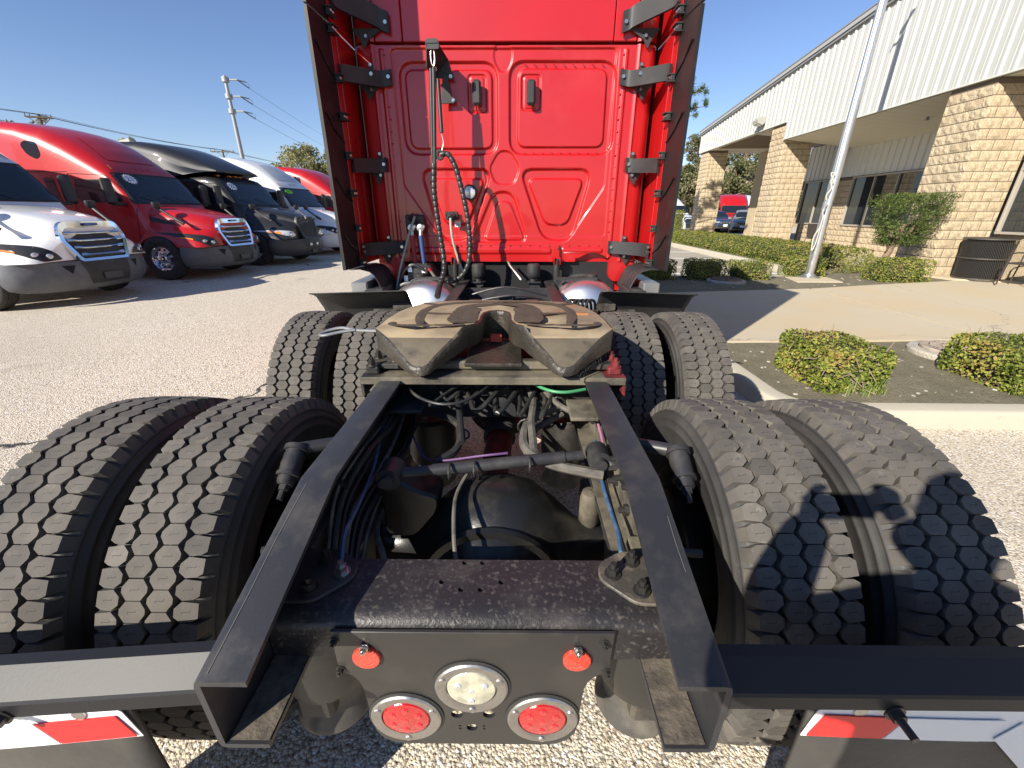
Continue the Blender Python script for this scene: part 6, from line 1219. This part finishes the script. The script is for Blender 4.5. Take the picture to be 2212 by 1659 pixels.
# ------------------------------------------------------------------ parked lorries on the left
def park(name, label, x, y, deg, pm, bm_, **k):
    group = 'lorries parked in a row on the left' if x < 0 else 'lorries parked beyond the building'
    t = thing(name, label, 'truck', (x, y, 0), R(deg), group)
    if 'M' not in k: k['M'] = Matrix.Diagonal((1, 1, .888, 1)); k['MW'] = Matrix.Identity(4)
    tractor(t, pm, bm_, **k); return t
M_WROOF = mat('white_roof_inset', (.42, .44, .47), .35, coat=.6)
park('parked_truck', 'white lorry at the left frame edge with grey bumper and chrome grille', -8.82, 8.05, -4, M_WHT, M_GREYP)
park('parked_truck', 'bright red parked lorry with a 21 sticker on its windscreen', -8.45, 11.6, -5, M_RED, M_GREYP, sticker=('21', 'star'))
park('parked_truck', 'glossy black parked lorry with vertical grille bars and a 22 sticker', -7.9, 14.6, -8, M_BLK, M_BLKB, style='vertical', sticker=('22', 'star'))
park('parked_truck', 'white parked lorry with white bumper and green oval 2020 sticker', -7.9, 18.1, -9, M_WHT, M_WHTB, sticker=('2020', 'oval'), roof=M_WROOF)
park('parked_truck', 'farthest red lorry of the row with a green square sticker', -7.4, 21.8, -10, M_RED, M_GREYP, sticker=('21', 'square'))
# lorries beyond the building (mid roof height)
ZS = Matrix.Diagonal((1, 1, .77, 1))
park('parked_truck', 'distant white lorry seen left of the corner pier', 14.3, 38.5, -72, M_WHT, M_WHTB, M=ZS)
park('parked_truck', 'distant red lorry seen through the carport opening', 18.5, 37.8, -108, M_RED, M_GREYP, M=ZS)
park('parked_truck', 'distant white lorry mostly hidden behind the middle pier', 21.3, 38.6, -78, M_WHT, M_WHTB, M=ZS)
# ------------------------------------------------------------------ two estate cars
def suv(name, label, loc, deg, pm):
    t = thing(name, label, 'car', loc, R(deg), 'cars in the far car park')
    def put(mb, nm, m, smooth=True, parent=None, angle=35): return mb.obj(nm, m, parent or t, smooth=smooth, angle=angle)
    low = MB(); loft(low, [(-3.75, .42, 1.0, .80, .76, .12, .02), (-3.65, .38, 1.12, .93, .86, .14, .03), (-2.8, .3, 1.16, .96, .90, .12, .02), (-.8, .3, 1.13, .97, .90, .12, .02), (.1, .3, 1.08, .96, .86, .14, .04), (.62, .34, .98, .93, .80, .15, .05), (.82, .40, .92, .86, .74, .14, .04), (.92, .46, .80, .74, .66, .1, .02)], ns=6)
    lm_ = low.mesh('body', [pm, M_DARK], smooth=True); cy = MB()
    for x in (0, -2.9): cy.cyl((x, -2, .38), (x, 2, .38), .43, n=30)
    lm_ = cut(lm_, cy.mesh('c', [M_DARK])); link('body', lm_, t)
    up = MB(); loft(up, [(-3.6, 1.05, 1.3, .85, .72, .1, .02), (-3.3, 1.05, 1.62, .86, .66, .12, .02), (-2.6, 1.05, 1.72, .87, .64, .12, .03), (-1.5, 1.05, 1.73, .87, .64, .12, .03), (-.95, 1.05, 1.60, .86, .63, .1, .02), (-.2, 1.05, 1.16, .84, .70, .06, .02)], ns=8); uv_ = bvh_of(up); put(up, 'cabin', pm)
    put(drape(uv_, [(-.70, 1.14), (.70, 1.14), (.58, 1.60), (-.58, 1.60)], 'x', .008, .1), 'windscreen', M_GLASS)
    for sg in (-1, 1):
        put(drape(uv_, [(-.6, 1.16), (-1.05, 1.54), (-1.9, 1.6), (-1.9, 1.16)], 'y', .008, dirn=-sg), 'door_window', M_GLASS); put(drape(uv_, [(-1.98, 1.16), (-1.98, 1.6), (-2.9, 1.56), (-3.1, 1.18)], 'y', .008, dirn=-sg), 'door_window', M_GLASS)
        q = MB(); q.box((-.55, sg * 1.02, 1.16), (.16, .22, .15), .04); put(q, 'door_mirror', pm)
        q = MB(); q.box((.80, sg * .66, .84), (.20, .30, .10), .03); put(q, 'headlight', M_LAMPG)
        for x in (0, -2.9):
            e_ = bpy.data.objects.new('wheel', None); COL.objects.link(e_); e_.parent = t; e_.location = (x, sg * .86, .37); e_.scale = (.72, .72 * (1 if sg < 0 else -1), .72); W = front_wheel_meshes()
            for k_ in ('tyre', 'rim'): link(k_, W[k_], e_)
    gr = MB(); gr.box((.93, 0, .80), (.04, .98, .15), .02); put(gr, 'grille_surround', M_GUARD)
    for i in range(7): q = MB(); q.box((.955, (i - 3) * .132, .80), (.015, .085, .11), .004); put(q, 'grille_slot', M_DARK)
    q = MB(); q.box((.90, 0, .52), (.08, 1.5, .16), .03); put(q, 'lower_intake', M_PLAS); q = MB(); q.box((.955, -.1, .60), (.01, .32, .16), .003); put(q, 'number_plate', M_STK)
    return t
suv('parked_car', 'grey off-road estate car facing us with a slotted grille and white plate', (17.3, 33.6, 0), -115, mat('grey_car_paint', (.20, .21, .20), .3, coat=.6))
suv('parked_car', 'dark blue estate car behind the grey one, its windscreen towards us', (17.0, 36.6, 0), -90, mat('blue_car_paint', (.02, .035, .075), .25, coat=1))
suv('parked_car', 'dark blue car half hidden behind the middle pier', (19.6, 35.6, 0), -100, mat('blue_car_paint', (.02, .035, .075), .25, coat=1))
# ------------------------------------------------------------------ flagpole
M_POLE = mat('brushed_aluminium_pole', (.66, .66, .66), .28, .9, dirt=(6, (.5, .5, .5), .5, .85))
fp = thing('flagpole', 'tall bare aluminium flagpole standing on a concrete pad in the rear soil bed', 'flagpole', (7.02, 10.07, .16))
q = MB(); q.lathe([(.093, 0), (.092, 1.0), (.084, 3.5), (.058, 8.1), (.056, 8.15)], n=36); q.obj('pole', M_POLE, fp, smooth=True); q = MB(); q.lathe([(.23, 0), (.235, .012), (.20, .03), (.13, .05), (.112, .09)], n=36); q.obj('base_collar', M_POLE, fp, smooth=True)
q = MB(); q.lathe([(.001, 8.16), (.05, 8.18), (.06, 8.24), (.02, 8.28), (.02, 8.36), (.001, 8.36)], n=16); q.box((-.14, 0, 8.22), (.2, .05, .07), .015); q.prism([(-.06, 8.36), (.03, 8.36), (.16, 8.62), (.07, 8.55), (-.1, 8.44)], -.05, .05, 'Y', bev=.015); q.obj('finial', M_POLE, fp, smooth=True)
M_ROPE = mat('old_rope', (.52, .50, .43), .9)
q = MB(); q.tube([(-.10, -.13, 8.1), (-.125, -.11, 5.0), (-.13, -.12, 2.6), (-.12, -.13, 1.9)], .009, 6, sub=4); q.tube([(-.12, -.14, 2.2), (-.16, -.13, 2.05), (-.13, -.15, 1.9), (-.18, -.13, 1.75), (-.12, -.14, 1.6), (-.17, -.14, 1.45), (-.13, -.14, 1.3), (-.15, -.14, 1.1), (-.22, -.14, .9), (-.19, -.14, .62), (-.14, -.14, .8), (-.12, -.13, 1.25)], .011, 6, sub=5); q.tube([(-.12, -.14, 2.18), (-.20, -.13, 2.2), (-.16, -.14, 2.1), (-.11, -.15, 2.02)], .012, 6, sub=4); q.obj('halyard', M_ROPE, fp, smooth=True)
q = MB(); q.box((-.12, -.06, 1.55), (.04, .08, .20), .01); q.tube([(-.15, -.15, 1.44), (-.15, -.15, 1.66)], .013, 8); q.obj('cleat', M_POLE, fp); 
q = MB(); q.prism([(6.35, 9.42), (7.35, 9.40), (7.5, 10.15), (6.55, 10.2)], .05, .158, 'Z', bev=.006); tag(q.obj('flagpole_pad', M_CONC), 'square concrete pad under the flagpole', 'concrete pad')
# ------------------------------------------------------------------ manholes
M_IRON = mat('rusty_iron', (.19, .115, .07), .8, var=(14, (.30, .24, .19), .42, .7), dirt=(50, (.10, .07, .05), .5, .75), bump=(60, .6, .008)); M_RING = mat('cast_concrete_ring', (.43, .40, .33), .95, var=(8, (.33, .30, .25), .4, .7), bump=(45, .9, .015))
def manhole(x, y, r, label, lidm, z=.13):
    t = thing('manhole', label, 'manhole', (x, y, z), 0, 'manhole covers in the soil beds'); q = MB(); q.lathe([(r, -.02), (r * 1.01, .045), (r * .97, .062), (r * .80, .066), (r * .79, .03)], n=44); q.obj('concrete_ring', M_RING, t, smooth=True, angle=40)
    q = MB(); q.lathe([(r * .78, .03), (r * .78, .085), (r * .76, .095), (r * .74, .09), (.001, .092)], n=40); lo = q.obj('lid', lidm, t, smooth=True, angle=40)
    for rr in (.62, .4): q = MB(); q.lathe([(r * rr, .0925), (r * rr, .097), (r * (rr - .04), .097), (r * (rr - .04), .0925)], n=36); q.obj('lid_rib', lidm, lo)
    q = MB()
    for i in range(-5, 6):
        for j in range(-5, 6):
            if i * i + j * j < 27: q.box((i * r * .12, j * r * .12, .094), (r * .06, r * .06, .006))
    q.obj('lid_studs', lidm, lo)['kind'] = 'stuff'
manhole(4.92, 4.33, .43, 'near manhole with a pale worn cover beside the grassy shrub', mat('pale_iron', (.36, .31, .25), .8, var=(10, (.27, .2, .15), .4, .7), dirt=(18, (.42, .40, .34), .5, .8), bump=(60, .5, .006)))
manhole(4.78, 9.45, .40, 'far shaded manhole with a rusty cover between two small shrubs', M_IRON)
q = MB(); q.tube([(3.4 + .05 * math.sin(i), 3.5 + .1 * i, .15) for i in range(3)], .006, 5); q.obj('stick', M_TWIG); tag(bpy.data.objects['stick'], 'thin dry twig lying on the soil by the large shrub', 'twig')
# ------------------------------------------------------------------ litter bin, chairs
bn = thing('litter_bin', 'dark woven-mesh litter bin standing against the nearest block pier', 'bin', (10.62, 9.78, .187))
M_MESH = mat('expanded_metal', (.075, .068, .058), .5, .3)
q = MB(); n, mz = 64, 26; r0, r1 = .385, .43; Hb = .86
for i in range(n):
    for k in range(mz):
        a_ = 2 * PI * (i + .5 * (k % 2)) / n; z = .03 + (Hb - .06) * k / mz; dz = (Hb - .06) / mz; da = PI / n
        P = lambda aa, zz, rr=0: ((r0 + (r1 - r0) * zz / Hb + rr) * math.cos(aa), (r0 + (r1 - r0) * zz / Hb + rr) * math.sin(aa), zz)
        for s_ in (-1, 1):
            A_, B_ = (a_, z), (a_ + s_ * da, z + dz); w2 = .0045; o = len(q.v); q.v += [P(A_[0], A_[1] - w2), P(A_[0], A_[1] + w2, .006), P(B_[0], B_[1] + w2, .006), P(B_[0], B_[1] - w2)]; q.f.append((o, o + 1, o + 2, o + 3))
q.obj('mesh_side', M_MESH, bn, fix=False)['kind'] = 'stuff'
for z, rr in ((.02, r0 + .004), (Hb, r1 + .004), (.45, (r0 + r1) / 2)): q = MB(); q.lathe([(rr - .012, z - .014), (rr + .012, z - .014), (rr + .012, z + .014), (rr - .012, z + .014), (rr - .012, z - .014)], n=44); q.obj('hoop', M_MESH, bn, smooth=True)
q = MB(); q.lathe([(.001, .02), (.345, .02), (.375, Hb - .03), (.37, Hb - .03), (.34, .03), (.001, .03)], n=36); q.obj('liner', M_DARK, bn, smooth=True); q = MB(); q.lathe([(r1 + .012, Hb - .01), (r1 + .012, Hb + .012), (r1 - .03, Hb + .016), (r1 - .05, Hb + .01), (.20, Hb - .01), (.19, Hb - .06)], n=40); q.obj('rim_cover', M_PLAS, bn, smooth=True)
def chair(name, label, loc, rz):
    t = thing(name, label, 'chair', loc, rz, 'patio chairs by the building'); m = mat('patio_chair_dark', (.035, .03, .028), .5)
    q = MB(); q.box((0, 0, .43), (.48, .46, .03), .012); q.obj('seat', m, t); q = MB(); q.box((0, .25, .72), (.46, .03, .54), .012, Matrix.Rotation(R(-12), 4, 'X')); q.obj('backrest', m, t)
    for sg in (-1, 1):
        for pts in ([(sg * .25, -.25, 0), (sg * .25, -.22, .42), (sg * .26, -.2, .62), (sg * .26, .05, .65), (sg * .25, .24, .62)], [(sg * .24, .28, 0), (sg * .24, .2, .43)]): q = MB(); q.tube(pts, .014, 8, sub=3); q.obj('leg', m, t, smooth=True)
    return t
chair('patio_chair', 'dark patio chair in the shade by the middle pier', MBLD @ Vector((1.7, 7.2, .186)), R(115)); chair('patio_chair', 'dark patio chair half cut off behind the litter bin', MBLD @ Vector((.62, -1.72, .186)), R(200))
# ------------------------------------------------------------------ poles and wires
M_GALV = mat('galvanised_pole', (.27, .28, .29), .5, .3); M_WOOD = mat('old_pole_wood', (.10, .075, .055), .95, var=(6, (.16, .12, .09), .4, .7)); M_WIRE = mat('cable_dark', (.05, .055, .065), .6)
sp = thing('power_pole', 'tall steel power pole with three side arms behind the lorries', 'pole', (-35.1, 60, 0)); q = MB(); q.cyl((0, 0, -.5), (0, 0, 16.7), .34, .19, n=12); q.obj('mast', M_GALV, sp, smooth=True); M_INS = mat('insulator', (.10, .11, .14), .4)
AT = []
for z in (16.3, 14.6, 13.05):
    a_ = MB(); a_.cyl((0, 0, z - .25), (0, 0, z + .25), .42, n=12); a_.tube([(.2, 0, z), (1.4, .1, z + .02)], .09, 8); ao = a_.obj('arm', M_GALV, sp, smooth=True)
    q = MB(); q.tube([(1.4, .1, z), (2.1, .6, z - .1)], .07, 8); q.tube([(1.4, .1, z), (2.0, 1.2, z - .55)], .07, 8); q.tube([(2.1, .6, z - .1), (2.35, .7, z - .3), (2.25, .9, z - .7), (2.0, 1.2, z - .55)], .025, 6, sub=3); q.obj('insulator', M_INS, ao, smooth=True); AT.append((-35.1 + 2.0, 61.2, z - .55))
def wire(name, label, a_, b, sag, r=.022, n=14):
    a_, b = Vector(a_), Vector(b); q = MB(); q.tube([a_.lerp(b, t) - Vector((0, 0, sag * 4 * t * (1 - t))) for t in np.linspace(0, 1, n)], r, 5); return tag(q.obj(name, M_WIRE), label, 'wire', 'overhead wires')
for p, (x, z), lb in zip(AT, ((-51.8, 20.9), (-51.5, 18.2), (-51.5, 15.9)), ('topmost', 'middle', 'lowest')): wire('power_line', lb + ' of the three power lines leaving the steel pole', p, (p[0] + (x - p[0]) * 1.8, p[1] + (130 - p[1]) * 1.8, p[2] + (z - p[2]) * 1.8), .5)
def wood_pole(x, y, h, label, rz, arm=1.25): 
    t = thing('wooden_pole', label, 'pole', (x, y, 0), rz, 'wooden utility poles'); q = MB(); q.cyl((0, 0, -.3), (0, 0, h), .17, .12, n=10); q.obj('post', M_WOOD, t, smooth=True)
    for dy in (-.14, .14): q = MB(); q.box((0, dy, h - .28), (arm * 2, .1, .12)); q.obj('crossarm', M_WOOD, t)
    for sx in (-.95, -.6, .6, .95): q = MB(); q.cyl((sx * arm, -.14, h - .2), (sx * arm, -.14, h - .02), .045, n=8); q.obj('insulator', M_INS, t)
    for sx in (-1, 1): q = MB(); q.tube([(sx * .8, 0, h - .3), (sx * .1, 0, h - .95)], .025, 5); q.obj('brace', M_WOOD, t)
    return t
W1, W2, W3 = Vector((-44.6, 45, 10.0)), Vector((-43.1, 69, 10.0)), Vector((-41.3, 98, 10.0))
wood_pole(W1.x, W1.y, W1.z, 'wooden utility pole nearest us above the red lorry roof', R(25), .95); wood_pole(W2.x, W2.y, W2.z, 'wooden utility pole left of the steel power pole', R(8), 1.6); wood_pole(W3.x, W3.y, W3.z, 'farthest wooden utility pole down the wire run', R(8), 1.4)
for i, (dx, dz) in enumerate(((-.8, .1), (.3, -.1), (.75, -.1))):
    lb = ('upper', 'middle', 'lower')[i]; o = Vector((dx, 0, dz)); wire('utility_wire', lb + ' cable between the two nearer wooden poles', W1 + o, W2 + o, .35, .02); wire('utility_wire', lb + ' cable running on to the farthest wooden pole', W2 + o, W3 + o, .35, .02); wire('utility_wire', lb + ' cable coming in from the left frame edge', W1 + o + Vector((-3.5, -36, .3)), W1 + o, .6, .02)
for z in (8.6, 9.5, 11.0): wire('far_wire', {8.6: 'lowest', 9.5: 'middle', 11.0: 'highest'}[z] + ' thin far cable behind the right edge of the cab', (0, 70, z + 1.5), (90, 74, z + 1.2), .8, .022)
ll = thing('lot_light', 'boxy lot floodlight peeking over the red lorry roof', 'lamp', (-20.6, 25, 0)); q = MB(); q.cyl((0, 0, 0), (0, 0, 4.85), .06, n=10); q.obj('post', M_GALV, ll); q = MB(); q.prism([(-.25, 4.86), (.2, 4.78), (.42, 5.02), (.36, 5.14), (-.2, 5.02)], -.22, .22, 'Y', bev=.02); q.obj('lamp_head', mat('lamp_grey', (.34, .33, .29), .5), ll)
# ------------------------------------------------------------------ the photographer behind the camera (throws the shadow on the right tyres)
def skin(name, verts, edges, radii, m, parent, sub=2):
    me = bpy.data.meshes.new(name); me.from_pydata(verts, edges, []); me.materials.append(m); o = link(name, me, parent); o.modifiers.new('s', 'SKIN'); sd = me.skin_vertices[0].data
    for v, r_ in zip(sd, radii): v.radius = r_ if isinstance(r_, tuple) else (r_, r_)
    sd[0].use_root = True; o.modifiers.new('u', 'SUBSURF').levels = sub; o.modifiers['u'].render_levels = sub; dg = bpy.context.evaluated_depsgraph_get(); r = bpy.data.meshes.new_from_object(o.evaluated_get(dg)); bpy.data.objects.remove(o, do_unlink=True); r.materials.clear(); r.materials.append(m)
    for p in r.polygons: p.use_smooth = True
    return link(name, r, parent)
ph = thing('person', 'photographer in dark jacket raising a phone, known here only by the shadow cast', 'person', (.085, -.42, 0))
ph.scale = (1.0, 1.0, 1.055)
SKIN = mat('skin', (.50, .30, .21), .55); CLO = mat('dark_jacket', (.03, .035, .05), .85, bump=(60, .3, .005)); JEAN = mat('jeans', (.05, .07, .12), .85); HAIR = mat('dark_hair', (.02, .015, .012), .6); SHOE = mat('shoe', (.03, .03, .03), .6)
V = [(0, 0, .98), (0, 0, 1.15), (0, .01, 1.32), (0, 0, 1.44), (0, .01, 1.52), (-.18, 0, 1.43), (-.31, .12, 1.36), (-.11, .31, 1.45), (-.075, .345, 1.47), (.18, 0, 1.43), (.33, .10, 1.28), (.16, .31, 1.44), (.13, .345, 1.47)]
E_ = [(0, 1), (1, 2), (2, 3), (3, 4), (3, 5), (5, 6), (6, 7), (7, 8), (3, 9), (9, 10), (10, 11), (11, 12)]
skin('jacket', V, E_, [(.17, .12), (.16, .115), (.17, .12), (.12, .09), (.06, .06), .095, .075, .052, .042, .095, .075, .052, .042], CLO, ph)
skin('trousers', [(0, 0, .96), (-.10, 0, .90), (-.12, .02, .50), (-.13, -.01, .10), (.10, 0, .90), (.12, .02, .50), (.13, -.01, .10)], [(0, 1), (1, 2), (2, 3), (0, 4), (4, 5), (5, 6)], [(.165, .12), .095, .07, .055, .095, .07, .055], JEAN, ph)
for sg in (-1, 1): q = MB(); q.box((sg * .13, .06, .05), (.10, .28, .10), .035); q.obj('shoe', SHOE, ph, smooth=True, angle=60)
hd = MB(); prof = [(.001, -.115), (.045, -.112), (.062, -.09), (.07, -.05), (.077, 0), (.079, .05), (.07, .09), (.045, .118), (.001, .127)]; hd.lathe(prof, n=24); hd.xf(Matrix.Translation((0, .035, 1.655)) @ Matrix.Diagonal((.98, 1.22, 1.02, 1))); hd.lathe([(.001, -.02), (.014, -.012), (.012, .015), (.001, .035)], (0, .138, 1.645), 'Z', 10)
for sg in (-1, 1): hd.box((sg * .08, .025, 1.65), (.018, .035, .06), .008)
ho = hd.obj('head', SKIN, ph, smooth=True, angle=70)
for sg in (-1, 1): q = MB(); q.lathe([(.001, -.008), (.011, 0), (.001, .008)], (sg * .032, .122, 1.665), 'Y', 10); q.obj('eye', M_DARK, ho, smooth=True)
q = MB(); q.box((0, .126, 1.60), (.045, .012, .01), .004); q.obj('mouth', mat('lips', (.38, .16, .13), .5), ho)
q = MB(); q.lathe([(.082, .0), (.086, .04), (.078, .09), (.052, .126), (.001, .138)], n=24); q.xf(Matrix.Translation((0, .022, 1.665)) @ Matrix.Diagonal((1.0, 1.22, 1.02, 1))); q.obj('hair', HAIR, ho, smooth=True)
for sg, wx in ((-1, -.075), (1, .13)):   # hands: palm, four curled fingers, thumb on the phone's edge
    px = -.042 if sg < 0 else .10; V = [(wx, .345, 1.465), (wx * .5 + px * .5 + sg * .012, .368, 1.485)]; Rr = [.030, (.036, .020)]; E_ = [(0, 1)]
    for k in range(4):
        zb = 1.525 - .018 * k; b = len(V); V += [(px + sg * .03, .372, zb), (px + sg * .010, .388, zb + .004), (px - sg * .014, .386, zb + .006 - .002 * k)]; Rr += [.0105, .0095, .0085]; E_ += [(1, b), (b, b + 1), (b + 1, b + 2)]
    b = len(V); V += [(px + sg * .03, .352, 1.49), (px - sg * .002, .362, 1.503), (px - sg * .022, .364, 1.51)]; Rr += [.012, .011, .009]; E_ += [(1, b), (b, b + 1), (b + 1, b + 2)]
    skin('hand', V, E_, Rr, SKIN, ph, 1)
pho = thing('phone', 'dark phone held up sideways by the photographer', 'phone', (.112, -.045, 1.5817)); q = MB(); q.box((0, 0, -.015), (.155, .0085, .075), .004); q.obj('case', M_PLAS, pho); q = MB(); q.box((-.03, .006, 0), (.038, .004, .036), .0015); q.obj('camera_bump', M_GLASS, pho); q = MB(); q.box((0, -.0048, -.015), (.148, .001, .068), .0004); q.obj('screen', M_GLASS, pho)
